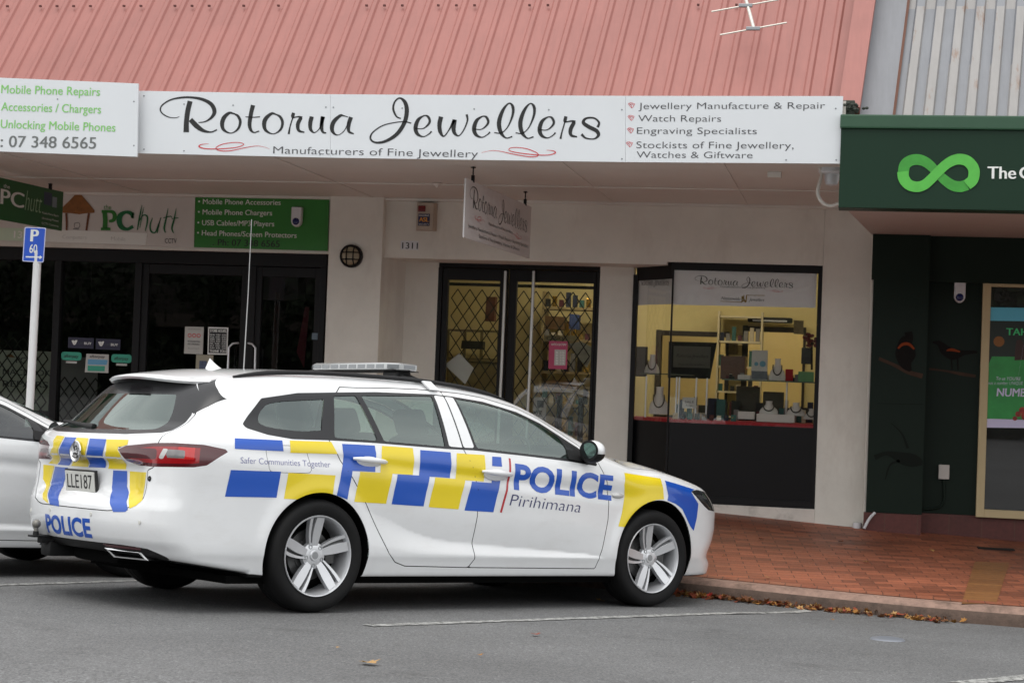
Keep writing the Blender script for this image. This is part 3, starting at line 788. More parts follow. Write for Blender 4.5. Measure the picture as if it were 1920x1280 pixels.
SIDE_YELLOW = [
   [(-0.231,1.002),(-0.086,1.005),(0.063,1.008),(0.079,0.973),(0.101,0.938),(-0.069,0.935),(-0.234,0.931),(-0.236,0.966)] ,
   [(-0.251,0.815),(-0.086,0.814),(0.084,0.812),(0.074,0.746),(0.068,0.679),(-0.017,0.671),(-0.103,0.662),(-0.19,0.663),(-0.269,0.664),(-0.258,0.739)] ,
   [(0.438,1.002),(0.556,1.001),(0.675,0.999),(0.674,0.96),(0.678,0.921),(0.677,0.878),(0.67,0.835),(0.59,0.836),(0.511,0.837),(0.493,0.745),(0.482,0.654),(0.361,0.656),(0.233,0.659),(0.251,0.749),(0.265,0.84),(0.341,0.84),(0.418,0.84),(0.424,0.876),(0.426,0.911),(0.427,0.957)] ,
   [(1.023,0.983),(1.137,0.982),(1.253,0.981),(1.251,0.941),(1.253,0.902),(1.254,0.857),(1.249,0.813),(1.171,0.815),(1.093,0.816),(1.069,0.725),(1.051,0.633),(0.929,0.637),(0.81,0.641),(0.827,0.734),(0.848,0.826),(0.93,0.824),(1.013,0.822),(1.018,0.857),(1.014,0.893),(1.014,0.938)] ,
   [(2.512,0.913),(2.604,0.907),(2.691,0.901),(2.783,0.894),(2.879,0.887),(2.879,0.853),(2.89,0.82),(2.896,0.782),(2.9,0.744),(2.86,0.742),(2.821,0.739),(2.775,0.728),(2.731,0.718),(2.682,0.69),(2.634,0.662),(2.599,0.633),(2.564,0.603),(2.543,0.575),(2.521,0.546),(2.493,0.548),(2.466,0.55),(2.481,0.595),(2.496,0.641),(2.505,0.698),(2.516,0.756),(2.5,0.834)] ,
]
SIDE_RED = [
   [(1.455,0.971),(1.47,0.967),(1.468,0.852),(1.452,0.765),(1.414,0.62),(1.397,0.622),(1.435,0.764),(1.451,0.851)] ,
]
REAR_BLUE = [
   [(0.206,0.955),(0.126,0.955),(0.051,0.955),(0.064,0.93),(0.084,0.906),(0.122,0.846),(0.22,0.786),(0.308,0.786),(0.408,0.786),(0.277,0.847),(0.224,0.907),(0.211,0.931)] ,
   [(-0.109,0.954),(-0.2,0.954),(-0.284,0.954),(-0.291,0.92),(-0.286,0.886),(-0.252,0.837),(-0.219,0.788),(-0.132,0.787),(-0.039,0.785),(-0.065,0.833),(-0.115,0.88),(-0.12,0.917)] ,
   [(0.46,0.774),(0.34,0.773),(0.238,0.773),(0.259,0.726),(0.268,0.68),(0.25,0.64),(0.195,0.602),(0.142,0.573),(0.122,0.544),(0.189,0.547),(0.26,0.55),(0.295,0.577),(0.367,0.602),(0.444,0.636),(0.494,0.671),(0.488,0.722)] ,
   [(-0.3,0.777),(-0.366,0.778),(-0.428,0.779),(-0.44,0.692),(-0.521,0.607),(-0.552,0.586),(-0.568,0.564),(-0.559,0.557),(-0.551,0.55),(-0.504,0.547),(-0.455,0.544),(-0.431,0.57),(-0.392,0.596),(-0.337,0.638),(-0.307,0.681),(-0.3,0.729)] ,
]
REAR_YELLOW = [
   [(0.347,0.961),(0.282,0.96),(0.222,0.959),(0.227,0.933),(0.244,0.906),(0.291,0.848),(0.422,0.788),(0.515,0.788),(0.569,0.79),(0.454,0.841),(0.347,0.892),(0.354,0.912),(0.369,0.932),(0.355,0.947)] ,
   [(0.046,0.955),(-0.025,0.955),(-0.093,0.955),(-0.104,0.919),(-0.101,0.884),(-0.057,0.835),(-0.027,0.786),(0.077,0.786),(0.191,0.785),(0.134,0.834),(0.06,0.883),(0.045,0.919)] ,
   [(-0.285,0.953),(-0.388,0.955),(-0.481,0.957),(-0.486,0.94),(-0.489,0.924),(-0.452,0.918),(-0.413,0.913),(-0.435,0.883),(-0.435,0.853),(-0.43,0.835),(-0.43,0.817),(-0.419,0.802),(-0.417,0.788),(-0.336,0.786),(-0.249,0.785),(-0.277,0.836),(-0.312,0.887),(-0.304,0.92)] ,
   [(0.617,0.781),(0.561,0.779),(0.475,0.776),(0.51,0.723),(0.519,0.67),(0.459,0.633),(0.372,0.598),(0.316,0.576),(0.289,0.555),(0.318,0.56),(0.348,0.566),(0.374,0.571),(0.402,0.576),(0.435,0.591),(0.484,0.605),(0.605,0.691)] ,
   [(-0.451,0.778),(-0.521,0.778),(-0.636,0.779),(-0.633,0.738),(-0.633,0.696),(-0.636,0.659),(-0.649,0.622),(-0.633,0.606),(-0.618,0.59),(-0.599,0.58),(-0.578,0.571),(-0.566,0.586),(-0.546,0.601),(-0.49,0.644),(-0.463,0.689),(-0.454,0.733)] ,
]
# ---------------------------------------------------------------- the police car
CAR_R = [[0.615135286, -0.788401609, 0.005610957], [0.787317671, 0.614634919, 0.048526296], [-0.0417069, -0.025432632, 0.998806145]]
CAR_O = np.array([-3.80022525, 10.8230006, 0.06151615])
def car_matrix(shift, lat, dz=0.0):
    o = CAR_O + np.array(CAR_R) @ np.array([shift, lat, dz])
    return [[*CAR_R[i], o[i]] for i in range(3)] + [[0, 0, 0, 1]]
SKIN = skin_mesh()
car, gate_o, body_o = make_car('police_car', 'white police station wagon with blue and yellow checks, parked nose to the kerb', SKIN, car_matrix(0, 0), True)
LOCAL[0] = True
def fix(P):                                                    # drop repeats, keep order
    return [p for i, p in enumerate(P) if p != P[i-1]]
S3 = lambda x, z: (x, -.93, z); R3 = lambda y, z: (-1.12 + .2*y*y, y, z)
fg, rgp, fu = side(FDOOR), side(RDOOR), side(FUEL)
line_cuts = [lambda V: np.abs(fg(V)) - .0024, lambda V: np.abs(rgp(V)) - .0024] + [(lambda V, cx=cx, cz=cz, r=r: np.hypot(V[:, 0]-cx, V[:, 2]-cz) - r) for cx, cz, r in ARCH]
hfd = poly_sdf(HEAD)
line_cuts.append(lambda V: np.maximum(hfd(head_s(V[:, 0], np.abs(V[:, 1])), V[:, 2]) - .003, 3.0-V[:, 0]))
wrapped('blue_marking', SIDE_BLUE, M_blue, body_o, (0, -1, 0), S3, line_cuts)
wrapped('yellow_marking', SIDE_YELLOW, M_yellow, body_o, (0, -1, 0), S3, line_cuts)
wrapped('red_marking', SIDE_RED, M_red, body_o, (0, -1, 0), S3)
tfd = poly_sdf(TAIL)
rc = [lambda V: np.abs(V[:, 2]-.782) - .003, lambda V: tfd(tail_s(V[:, 0], np.abs(V[:, 1])), V[:, 2]) - .003]
wrapped('blue_marking', REAR_BLUE, M_blue, gate_o, (-1, 0, 0), R3, rc)
wrapped('yellow_marking', REAR_YELLOW, M_yellow, gate_o, (-1, 0, 0), R3, rc)
letters('lettering', [('POLICE', (1.504, .777), (2.392, .729), .153, .035, 0)], M_blue, body_o, (0, -1, 0), S3, cuts=line_cuts[:2])
M_navy = pbr('livery_navy_film', '#2a2f63', .35, coat=.4)
letters('lettering', [('Pirihimana', (1.474, .668), (2.106, .635), .073, -.012, .18)], M_navy, body_o, (0, -1, 0), S3)
M_lilac = pbr('livery_grey_blue_film', '#6d6ea0', .35, coat=.4)
letters('lettering', [('Safer Communities Together', (-.576, .858), (.046, .858), .034, -.008, 0)], M_lilac, body_o, (0, -1, 0), S3)
letters('lettering', [('POLICE', (-.322, .386), (.245, .388), .100, .035, 0)], M_blue, body_o, (-1, 0, 0), lambda y, z: (-1.13, -y, z), .0016)
# number plate characters
mb = MB(); Mt = Matrix.Rotation(math.radians(-8), 3, 'Y'); upv = np.array(Mt @ Vector((0, 0, 1)))
c0 = np.array((-1.0925, 0, .700)); 
text_on(mb, 'LLE187', c0 + np.array((0, .150, 0)) - upv*.040, c0 + np.array((0, -.150, 0)) - upv*.040, .080, bold=.012, up=upv)
mb.recalc = False
mb.build('plate_lettering', M_plate_k, gate_o)
# badge: a silver ring with a dark emblem
b = MB().lathe([(.060,0),(.064,.008),(.058,.013),(.052,.010),(.0,.008)], (-1.122, 0, .874), axis='x', n=36)
b.v = [(-1.122-(p[0]+1.122), p[1], p[2]) for p in b.v]
bo2 = b.build('badge', M_chrome, gate_o, smooth=40)
e = MB(); bf = lambda y, z: (-1.1325, -y*.00115, .874+z*.00115)
for st in ([(-30,-22,6),(-10,-30,7),(14,-30,7),(28,-18,5)], [(-22,-14,5),(-6,-8,6),(10,-14,7),(22,-4,5)], [(-14,2,4),(-12,18,6),(0,28,7),(12,22,5),(6,10,5),(-4,8,4)], [(14,-2,5),(24,8,5),(18,20,4)]): stroke(e, st, bf)
e.build('badge_emblem', M_plate_k, bo2)
# light bar across the roof, and its feet
lb = MB(); BX, BZ = .925, 1.520
octo = lambda k, z: [(BX+sx*x*k, sy*y*k, z) for sx, sy, x, y in ((-1,-1,.125,.39),(-1,-1,.06,.50),(1,-1,.06,.50),(1,-1,.125,.39),(1,1,.125,.39),(1,1,.06,.50),(-1,1,.06,.50),(-1,1,.125,.39))]
L0, L1, L2, L3 = octo(.97, BZ-.023), octo(1, BZ-.019), octo(1, BZ+.014), octo(.95, BZ+.022)
lb.add(L0+L1+L2+L3, [(8*r+k, 8*r+(k+1) % 8, 8*r+8+(k+1) % 8, 8*r+8+k) for r in range(3) for k in range(8)] + [tuple(range(24, 32)), tuple(range(7, -1, -1))]); lbo = lb.build('light_bar', M_bar, car, smooth=40)
k = MB()
for i in range(8):
    y = -.35 + .1*i
    k.box((BX-.1255, y, BZ-.002), (.003, .080, .024)); k.box((BX+.1255, y, BZ-.002), (.003, .080, .024))
for s in (-1, 1):
    k.prism([(BX-.113, s*.412, BZ-.014), (BX-.072, s*.481, BZ-.014), (BX-.072, s*.481, BZ+.010), (BX-.113, s*.412, BZ+.010)], (-.003, s*.002, 0)); k.box((BX, s*.5005, BZ-.002), (.09, .003, .024))
k.build('light_module', M_bar2, lbo)
k = MB().box((BX, 0, BZ-.026), (.22, .92, .005)); k.build('bar_base', M_black, lbo)
k = MB()
for s in (-1, 1):
    k.box((BX, s*.37, 1.466), (.12, .15, .05), None, .012); k.prism([(BX-.04, s*.43, 1.480), (BX+.04, s*.43, 1.480), (BX+.04, s*.43, 1.45), (BX-.04, s*.43, 1.45)], (.02, s*.16, -.045))
k.build('bar_foot', M_black, lbo)
k = MB()
for s in (-1, 1):
    k.prism([(.915, s*.64, 1.425), (.985, s*.64, 1.425), (1.015, s*.692, 1.372), (.945, s*.692, 1.372)], (0, s*.012, .006))
k.build('bar_strap', M_paint, lbo)
# aerials
fin = MB(); n = 10; vs = []
for i in range(n+1):
    t = i/n; h = .062*(1-t)**1.4; x = -.270 + .115*t; wdt = .022*(1-.55*t) + .004
    z0 = 1.425
    vs += [(x+.0*h, -wdt, z0), (x + .012*(1-t), 0, z0+h+.004), (x, wdt, z0)]
fin.add(vs, [(3*i+a, 3*i+b, 3*i+3+b, 3*i+3+a) for i in range(n) for a, b in ((0, 1), (1, 2))]); fin.poly([vs[0], vs[1], vs[2]])
fin.build('aerial_fin', M_paint, car, smooth=50)
a = MB().tube([(.22, .35, 1.43), (.22, .35, 1.46)], [.018, .010], 10); ao = a.build('whip_aerial', M_black, car, smooth=40)
a = MB().tube([(.22, .35, 1.45), (.215, .345, 1.95), (.20, .335, 2.44)], [.0042, .0032, .0022], 6); a.build('aerial_rod', pbr('aerial_steel', (.42, .42, .42), .35, .6), ao)
# side repeater, parking sensors, reflectors, exhaust tips, tow bar
r = MB().ell((2.452, -.916, .757), (.056, .012, .020), 20, 8); r.build('side_repeater', M_lamp_clear, car, smooth=60)
for (y, z) in ((-.66, .497), (-.25, .52), (.25, .52), (.66, .497)):
    xs_ = wrap([(y, z)], [], (-1, 0, 0), 0, R3)[0]
    q = MB().lathe([(0, .003), (.011, .003), (.012, 0)], (0, 0, 0), axis='x', n=16); q.v = [(xs_[0]-p[0], xs_[1]+p[1], xs_[2]+p[2]) for p in q.v]; q.build('parking_sensor', M_plate, body_o)
q = MB().lathe([(.004, .004), (.014, .004), (.016, 0)], (0, 0, 0), axis='x', n=20); xs_ = wrap([(-.675, .745)], [], (-1, 0, 0), 0, R3)[0]
q.v = [(xs_[0]-p[0], xs_[1]+p[1], xs_[2]+p[2]) for p in q.v]; q.build('camera_button', M_black, body_o)
for s in (-1, 1):
    P = [(s*y, z) for y, z in ((.315, .359), (.63, .357), (.622, .342), (.34, .343))]
    wrapped('rear_reflector', [P], M_lamp_red2, body_o, (-1, 0, 0), R3, push=.004)
    ex = MB(); c = [(.31, .333), (.595, .332), (.665, .285), (.40, .285)]; inn = [(.345, .325), (.585, .324), (.635, .292), (.41, .292)]
    f3 = lambda y, z, d: (-1.085 + .26*y*y + d, s*y, z)
    vs = [f3(*p, -.012) for p in c] + [f3(*p, -.012) for p in inn] + [f3(*p, .06) for p in inn] + [f3(*p, .06) for p in c]
    ex.add(vs, [(i, (i+1) % 4, 4+(i+1) % 4, 4+i) for i in range(4)] + [(4+i, 4+(i+1) % 4, 8+(i+1) % 4, 8+i) for i in range(4)] + [(i, 12+i, 12+(i+1) % 4, (i+1) % 4) for i in range(4)])
    eo = ex.build('exhaust_tip', M_chrome, car)
    d = MB().poly([f3(*p, .055) for p in inn]); d.build('exhaust_mouth', M_dark, eo)
tb = MB(); tb.span((-1.14, -.03+.36, .315), (-.8, .03+.36, .365), .008); tb.span((-1.10, .30, .24), (-.85, .42, .325), .02)
tb.tube([(-1.165, .36, .355), (-1.165, .36, .385)], [.02, .016], 12); tb.span((-1.20, .325, .350), (-1.06, .395, .362), .004)
tbo = tb.build('tow_bar', M_black, car, smooth=40)
t = MB().ell((-1.165, .36, .428), (.026, .026, .026), 16, 10); t.lathe([(.014, .385), (.013, .41), (.020, .412)], (-1.165, .36, 0), n=16); t.build('tow_ball', pbr('tow_ball_metal', (.22, .21, .19), .5, .5), tbo, smooth=50)
m = MB().span((-.98, -.30, .23), (-.60, .25, .33), .05); m.span((-.55, -.80, .165), (3.2, .80, .210)); m.span((-.95, -.6, .30), (-.5, .6, .34)); m.build('muffler_and_shade_slab', M_dark, car, smooth=40)  # silencer box, plus an unseen low slab added to deepen shade under the car
LOCAL[0] = False

# ---------------------------------------------------------------- the plain white car beside it
car2, g2_, b2_ = make_car('parked_car', 'plain white car with dark windows, cut by the left edge behind the police wagon', SKIN, (np.array(car_matrix(-2.56, 2.55)) @ np.diag([1, 1, .945, 1])).tolist(), False)
# ---------------------------------------------------------------- ground: road, kerb, brick footpath
def interp(xs, ys): return lambda x: float(np.interp(x, xs, ys))
KX = [-30, -14, -6, -3, -1.25, .007, .59, 1.2, 3, 8, 30]
kerb_y = interp(KX, [14.1, 14.05, 13.95, 13.85, 13.60, 13.25, 13.10, 13.0, 12.82, 12.5, 12.2])
kerb_z = interp(KX, [-.03, -.04, -.055, -.06, -.062, -.080, -.083, -.083, -.095, -.13, -.3])
def road_z(x, y):
    yy = max(y, 7.0)
    p = .0615 - .0056*(x+3.8) - .0486*(yy-10.823)
    k = kerb_y(x)
    if y > k-1.0:
        t = min(1, (y-k+1.0)); p = p*(1-t) + kerb_z(x)*t
    return p
M_road = None
def asphalt():
    m, nt, b = new_mat('asphalt')
    n1 = noise(nt, 85, 3, .7); n2 = noise(nt, .55, 5, .6); n3 = noise(nt, 28, 3, .7)
    r1 = ramp(nt, n1.outputs['Fac'], [(.32, .42), (.46, .88), (.56, 1.12), (.70, 2.0)])
    r2 = ramp(nt, n2.outputs['Fac'], [(.3, .78), (.7, 1.14)])
    r3 = ramp(nt, n3.outputs['Fac'], [(.3, .82), (.7, 1.14)])
    c = mixrgb(nt, (.140, .141, .142), r1.outputs[0], 1.0, 'MULTIPLY'); c = mixrgb(nt, c, r2.outputs[0], 1.0, 'MULTIPLY'); c = mixrgb(nt, c, r3.outputs[0], 1.0, 'MULTIPLY')
    n4 = noise(nt, 1.7, 6, .7); r4 = ramp(nt, n4.outputs['Fac'], [(.58, 0), (.74, .6)]); c = mixrgb(nt, c, (.055, .054, .053), r4.outputs[0])
    n5 = noise(nt, 45, 2, .5); r5 = ramp(nt, n5.outputs['Fac'], [(.70, 0), (.76, .55)]); c = mixrgb(nt, c, (.42, .41, .40), r5.outputs[0])
    nt.links.new(c, b.inputs['Base Color']); b.inputs['Roughness'].default_value = .78
    bp = nt.nodes.new('ShaderNodeBump'); bp.inputs['Strength'].default_value = .8; bp.inputs['Distance'].default_value = .006
    nt.links.new(n1.outputs['Fac'], bp.inputs['Height']); nt.links.new(bp.outputs[0], b.inputs['Normal']); return m
M_road = asphalt()
xs = [-60, -40, -25, -16] + list(np.arange(-12, 8.1, .5)) + [12, 20, 35, 60]
def strip(ys_of): return [[(x, y, road_z(x, y)) for y in ys_of(x)] for x in xs]
mb = MB(); rows = strip(lambda x: [-60, -20, 2, 5, 7] + list(np.linspace(8, kerb_y(x)+.02, 14)))
n = len(rows[0]); mb.add([p for r in rows for p in r], [(i*n+j, (i+1)*n+j, (i+1)*n+j+1, i*n+j+1) for i in range(len(xs)-1) for j in range(n-1)])
tag(mb.build('road', M_road, smooth=60), kind='structure')

M_kerb = pbr('kerb_concrete', '#9a7e70', .8, var=.35, vscale=14, bump=.5, bscale=90, dirt=(5, '#4a3d33', .75))
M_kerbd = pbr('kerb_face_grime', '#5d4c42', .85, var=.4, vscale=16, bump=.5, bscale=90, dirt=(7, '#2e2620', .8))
kx = [-30, -20] + list(np.arange(-14, 10, .25)) + [14, 30]
mb = MB(); prof_k = [(0, 0), (.012, .045), (.03, .085), (.06, .112), (.10, .122), (.17, .126)]
V = [(x, kerb_y(x)+d, kerb_z(x)-.02*(h == 0)+h) for x in kx for d, h in prof_k]; n = len(prof_k)
mb.m = 0; mb.add(V, [(i*n+j, (i+1)*n+j, (i+1)*n+j+1, i*n+j+1) for i in range(len(kx)-1) for j in range(n-1)])
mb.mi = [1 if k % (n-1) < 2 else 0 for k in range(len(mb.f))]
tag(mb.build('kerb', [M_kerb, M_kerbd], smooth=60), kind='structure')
base_z = interp([-30, -9, -5, -1.3, .11, 1.5, 6, 30], [.46, .40, .36, .295, .216, .16, .05, -.3])
def foot_z(x, y):
    k = kerb_y(x)+.17; t = (y-k)/(17.5-k); return (kerb_z(x)+.126)*(1-t) + base_z(x)*t
def bricks():
    m, nt, b = new_mat('brick_paving')
    tc = nt.nodes.new('ShaderNodeTexCoord'); mp = nt.nodes.new('ShaderNodeMapping'); mp.inputs['Rotation'].default_value = (0, 0, math.radians(-7))
    nt.links.new(tc.outputs['Object'], mp.inputs[0])
    br = nt.nodes.new('ShaderNodeTexBrick'); br.offset = .5; br.inputs['Scale'].default_value = 1.0
    br.inputs['Brick Width'].default_value = .235; br.inputs['Row Height'].default_value = .118; br.inputs['Mortar Size'].default_value = .004; br.inputs['Mortar Smooth'].default_value = .3; br.inputs['Bias'].default_value = -.1
    br.inputs['Color1'].default_value = (*srgb('#a86448'), 1); br.inputs['Color2'].default_value = (*srgb('#7a4834'), 1); br.inputs['Mortar'].default_value = (*srgb('#4d3229'), 1)
    nt.links.new(mp.outputs[0], br.inputs[0])
    n1 = noise(nt, .9, 5, .6); r1 = ramp(nt, n1.outputs['Fac'], [(.3, .75), (.7, 1.12)]); n2 = noise(nt, 40, 4, .7); r2 = ramp(nt, n2.outputs['Fac'], [(.3, .8), (.7, 1.15)])
    c = mixrgb(nt, br.outputs[0], r1.outputs[0], 1.0, 'MULTIPLY'); c = mixrgb(nt, c, r2.outputs[0], 1.0, 'MULTIPLY')
    nt.links.new(c, b.inputs['Base Color']); rr = ramp(nt, n1.outputs['Fac'], [(.3, .45), (.7, .65)]); nt.links.new(rr.outputs[0], b.inputs['Roughness'])
    bp = nt.nodes.new('ShaderNodeBump'); bp.inputs['Strength'].default_value = .5; bp.inputs['Distance'].default_value = .004; bp.invert = True
    nt.links.new(br.outputs['Fac'], bp.inputs['Height']); nt.links.new(bp.outputs[0], b.inputs['Normal']); return m
mb = MB(); fx = kx; N = 13
V = []
for x in fx:
    k = kerb_y(x)+.17
    for y in [k, k+.12] + list(np.linspace(k+.12, 19.2, N-1)[1:]): V.append((x, y, foot_z(x, y)))
mb.add(V, [(i*N+j, (i+1)*N+j, (i+1)*N+j+1, i*N+j+1) for i in range(len(fx)-1) for j in range(N-1)])
tag(mb.build('footpath', bricks(), smooth=60), kind='structure')
# the row of bricks laid across along the kerb, and the yellow-brown cross band on the right
def paver(name, col1, col2, bw, rh, rot=0):
    m, nt, b = new_mat(name); tc = nt.nodes.new('ShaderNodeTexCoord'); mp = nt.nodes.new('ShaderNodeMapping'); mp.inputs['Rotation'].default_value = (0, 0, rot)
    br = nt.nodes.new('ShaderNodeTexBrick'); br.offset = 0; br.inputs['Scale'].default_value = 1; br.inputs['Brick Width'].default_value = bw; br.inputs['Row Height'].default_value = rh
    br.inputs['Mortar Size'].default_value = .004; br.inputs['Color1'].default_value = (*srgb(col1), 1); br.inputs['Color2'].default_value = (*srgb(col2), 1); br.inputs['Mortar'].default_value = (*srgb('#5a3c30'), 1)
    nt.links.new(tc.outputs['Object'], mp.inputs[0]); nt.links.new(mp.outputs[0], br.inputs[0])
    n2 = noise(nt, 25, 4, .7); r2 = ramp(nt, n2.outputs['Fac'], [(.3, .8), (.7, 1.15)]); c = mixrgb(nt, br.outputs[0], r2.outputs[0], 1.0, 'MULTIPLY')
    nt.links.new(c, b.inputs['Base Color']); b.inputs['Roughness'].default_value = .5; return m
mb = MB(); ex = list(np.arange(-14, 10, .25)); V = []
for x in ex:
    for d in (.17, .29): y = kerb_y(x)+d; V.append((x, y, foot_z(x, y)+.004))
mb.add(V, [(2*i, 2*i+2, 2*i+3, 2*i+1) for i in range(len(ex)-1)])
tag(mb.build('footpath_edging', paver('edge_bricks', '#9c6249', '#8f523c', .118, 9, 0), smooth=60), kind='structure')
mb = MB(); V = []
for t in np.linspace(0, 1, 12):
    for u in (1803, 1868):
        a = on_plane(u + (1828-1803)*t, 1130 - 82*t, (0.9, 14, .08), (0, -.0386, 1)); V.append((a[0], a[1], foot_z(a[0], a[1])+.004))
mb.add(V, [(2*i, 2*i+1, 2*i+3, 2*i+2) for i in range(11)])
tag(mb.build('footpath_band', paver('ochre_bricks', '#8f6238', '#7d5330', 9, .118), smooth=60), kind='structure')
# painted bay lines
def paint_line():
    m, nt, b = new_mat('road_paint'); n = noise(nt, 22, 5, .75); n2 = noise(nt, 150, 3, .7)
    r = ramp(nt, n.outputs['Fac'], [(.43, 1), (.56, 0)]); r2 = ramp(nt, n2.outputs['Fac'], [(.35, .55), (.6, 1)])
    c = mixrgb(nt, (.50, .50, .48), (.15, .15, .145), r.outputs[0]); c = mixrgb(nt, c, r2.outputs[0], 1.0, 'MULTIPLY')
    nt.links.new(c, b.inputs['Base Color']); b.inputs['Roughness'].default_value = .7; return m
M_line = paint_line()
RP, RN = (CAR_O[0], CAR_O[1], CAR_O[2]), (.0056, .0486, 1)
for (u0, v0, u1, v1, wd) in ((690, 1173, 1520, 1144, .10), (-60, 1099, 700, 1074, .085), (1800, 1281, 2050, 1258, .12)):
    a, b = on_plane(u0, v0, RP, RN), on_plane(u1, v1, RP, RN); d = (b-a)[:2]; L = np.linalg.norm(d); d /= L; nn = np.array([-d[1], d[0]])
    mb = MB(); V = []
    for t in np.linspace(0, 1, 40):
        for s in (-1, 1):
            p = a[:2] + d*L*t + nn*s*wd/2*(1+.12*rng.standard_normal()); V.append((p[0], p[1], road_z(*p)+.004))
    mb.add(V, [(2*i, 2*i+1, 2*i+3, 2*i+2) for i in range(39)]); tag(mb.build('road_marking', M_line), kind='structure')

# ---------------------------------------------------------------- the row of shops under the pink roof
M_wall = pbr('painted_plaster', '#dfddd4', .75, var=.10, vscale=2.5, bump=.12, bscale=25, dirt=(2.2, '#a89c90', .28, (1, 1, .35)))
M_wallw = pbr('painted_plinth', '#d6d0c8', .7, var=.14, vscale=5, bump=.15, bscale=25, dirt=(6, '#8a8078', .5))
M_soff = pbr('soffit_board', '#d9d7d0', .6, var=.05, vscale=2)
M_blackf = pbr('black_aluminium', (.008, .008, .009), .5, var=.1, vscale=8, spec=.22)
M_blackp = pbr('black_panel', (.006, .006, .007), .38, var=.2, vscale=3, spec=.22)
M_sill = pbr('grey_metal', '#6f6c69', .4, .4)
M_glassw = glass('shop_glass', (.92, .94, .92), 1.85, 1.0)
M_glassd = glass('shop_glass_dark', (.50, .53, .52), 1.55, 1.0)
M_yel = pbr('shop_wall_yellow', '#d3c48e', .75, var=.06, vscale=3)
M_yel2 = pbr('back_room_yellow', '#d8c389', .7)
M_shopf = pbr('shop_floor', '#5b4a3b', .6)
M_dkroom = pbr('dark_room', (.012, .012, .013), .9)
Y0, YR = 17.5, 18.05
def X(u, v, Y): return at(u, v, Y)[0]
def Z(u, v, Y): return at(u, v, Y)[2]
SOF = 3.262; HB = 2.665
shops = empty('shop_building', (-4, 17.5, 0), 'low pink roofed shop building with pale plastered walls and a deep verandah', 'shop building')
xpL, xpR = X(614, 520, 17.4), X(717, 450, 17.4)
xwL, xwR = X(1536, 700, Y0), .108
mb = MB().span((xpL, 17.40, .1), (xpR, 18.3, SOF)); mb.build('pillar', M_wall, shops, bevel=.006)
mb = MB().span((xwL, 17.503, .05), (xwR, 18.0, SOF)); mb.build('pillar', M_wall, shops, bevel=.006)
HW = Z(1400, 494.5, Y0)
mb = MB(); mb.span((xpR-.02, Y0, HB), (X(1251, 492, Y0), 18.3, SOF)); mb.span((X(1251, 492, Y0), Y0, HW), (xwL, 18.3, SOF)); mb.build('header_beam', M_wall, shops)
xr0 = X(757, 600, YR); xd0, xd1 = X(819, 620, YR), X(1120, 660, YR); xw0 = X(1186, 600, YR)
mb = MB(); mb.prism([(xpR-.015, 17.46, .1), (xr0, YR, .1), (xr0, YR+.15, .1), (xpR-.015, 17.9, .1)], (0, 0, HB-.1)); mb.span((xr0, YR, .1), (xd0, YR+.15, HB)); mb.build('entrance_wall', M_wall, shops)
mb = MB().span((xd1, YR, .1), (xw0, YR+.15, HB)); mb.build('entrance_wall', M_wall, shops)
# verandah soffit with cover battens
mb = MB().span((-14, 14.05, SOF-.002), (X(1588, 380, 16.0), 17.52, SOF+.05)); sof = mb.build('verandah_soffit', M_soff, shops)
mb = MB()
yb = 16.1
mb.span((-14, yb, SOF-.012), (.1, yb+.05, SOF-.003))
mb.span((-14, 17.44, SOF-.028), (.05, 17.50, SOF-.003))
for ux in (-9.6, -7.2, -4.8, -2.4, -1.1, -.05): mb.span((ux-.02, 14.06, SOF-.009), (ux+.02, 17.43, SOF-.0035))
mb.build('cover_batten', M_soff, sof)
mb = MB().span((-14, 14.02, 3.24), (-.15, 14.05, 3.72)); mb.build('fascia_board', M_wallw, shops)
# roof: trapezoidal ribs up the slope
RIB = np.array([0.07605098, 0.57637538, 0.81363853]); RNRM = np.cross((1, 0, 0), RIB); RNRM /= np.linalg.norm(RNRM)
if RNRM[1] > 0: RNRM = -RNRM
def ribbed(x0, x1, y, z, L, pitch, h, prof):
    mb = MB(); x = x0; pts = []
    while x < x1:
        for t, k in prof: pts.append((x+t*pitch, k*h))
        x += pitch
    rows = []
    for s in np.linspace(0, L, 8):
        for px_, k in pts: rows.append(np.array((px_, y, z)) + RIB*s + RNRM*k)
    n = len(pts); mb.add(rows, [(i*n+j, i*n+j+1, (i+1)*n+j+1, (i+1)*n+j) for i in range(7) for j in range(n-1)])
    return mb
def roofmat(name, col, dark, rust=None):
    m, nt, b = new_mat(name); n = noise(nt, 1.2, 5, .65); n2 = noise(nt, 30, 4, .7, stretch=(1, .12, .12))
    r = ramp(nt, n.outputs['Fac'], [(.3, .90), (.7, 1.06)]); r2 = ramp(nt, n2.outputs['Fac'], [(.3, .93), (.7, 1.05)])
    c = mixrgb(nt, srgb(col), r.outputs[0], 1.0, 'MULTIPLY'); c = mixrgb(nt, c, r2.outputs[0], 1.0, 'MULTIPLY')
    if rust:
        n3 = noise(nt, 9, 5, .7, stretch=(1, .25, .25)); r3 = ramp(nt, n3.outputs['Fac'], [(.58, 0), (.70, .7)]); c = mixrgb(nt, c, srgb(rust), r3.outputs[0])
    nt.links.new(c, b.inputs['Base Color']); b.inputs['Roughness'].default_value = .55; return m
M_pink = roofmat('pink_roof_steel', '#9c625a', .9); M_grey = roofmat('grey_roof_steel', '#7f8186', .9); M_rust = roofmat('rusted_ribs', '#94918f', .9, '#7c5638')
EV = at(1612, 207, 14.12)
TRAP = [(0, 0), (.60, 0), (.70, 1), (.90, 1), (1.0, 0)]
ro = ribbed(-10.5, EV[0]-.16, 14.12, 3.56, 4.2, .157, .015, TRAP).build('roof', M_pink, shops)
mb = MB(); e0 = np.array((EV[0]-.165, 14.12, EV[2])) + RNRM*.034; e1 = np.array((EV[0], 14.12, EV[2])) + RNRM*.034
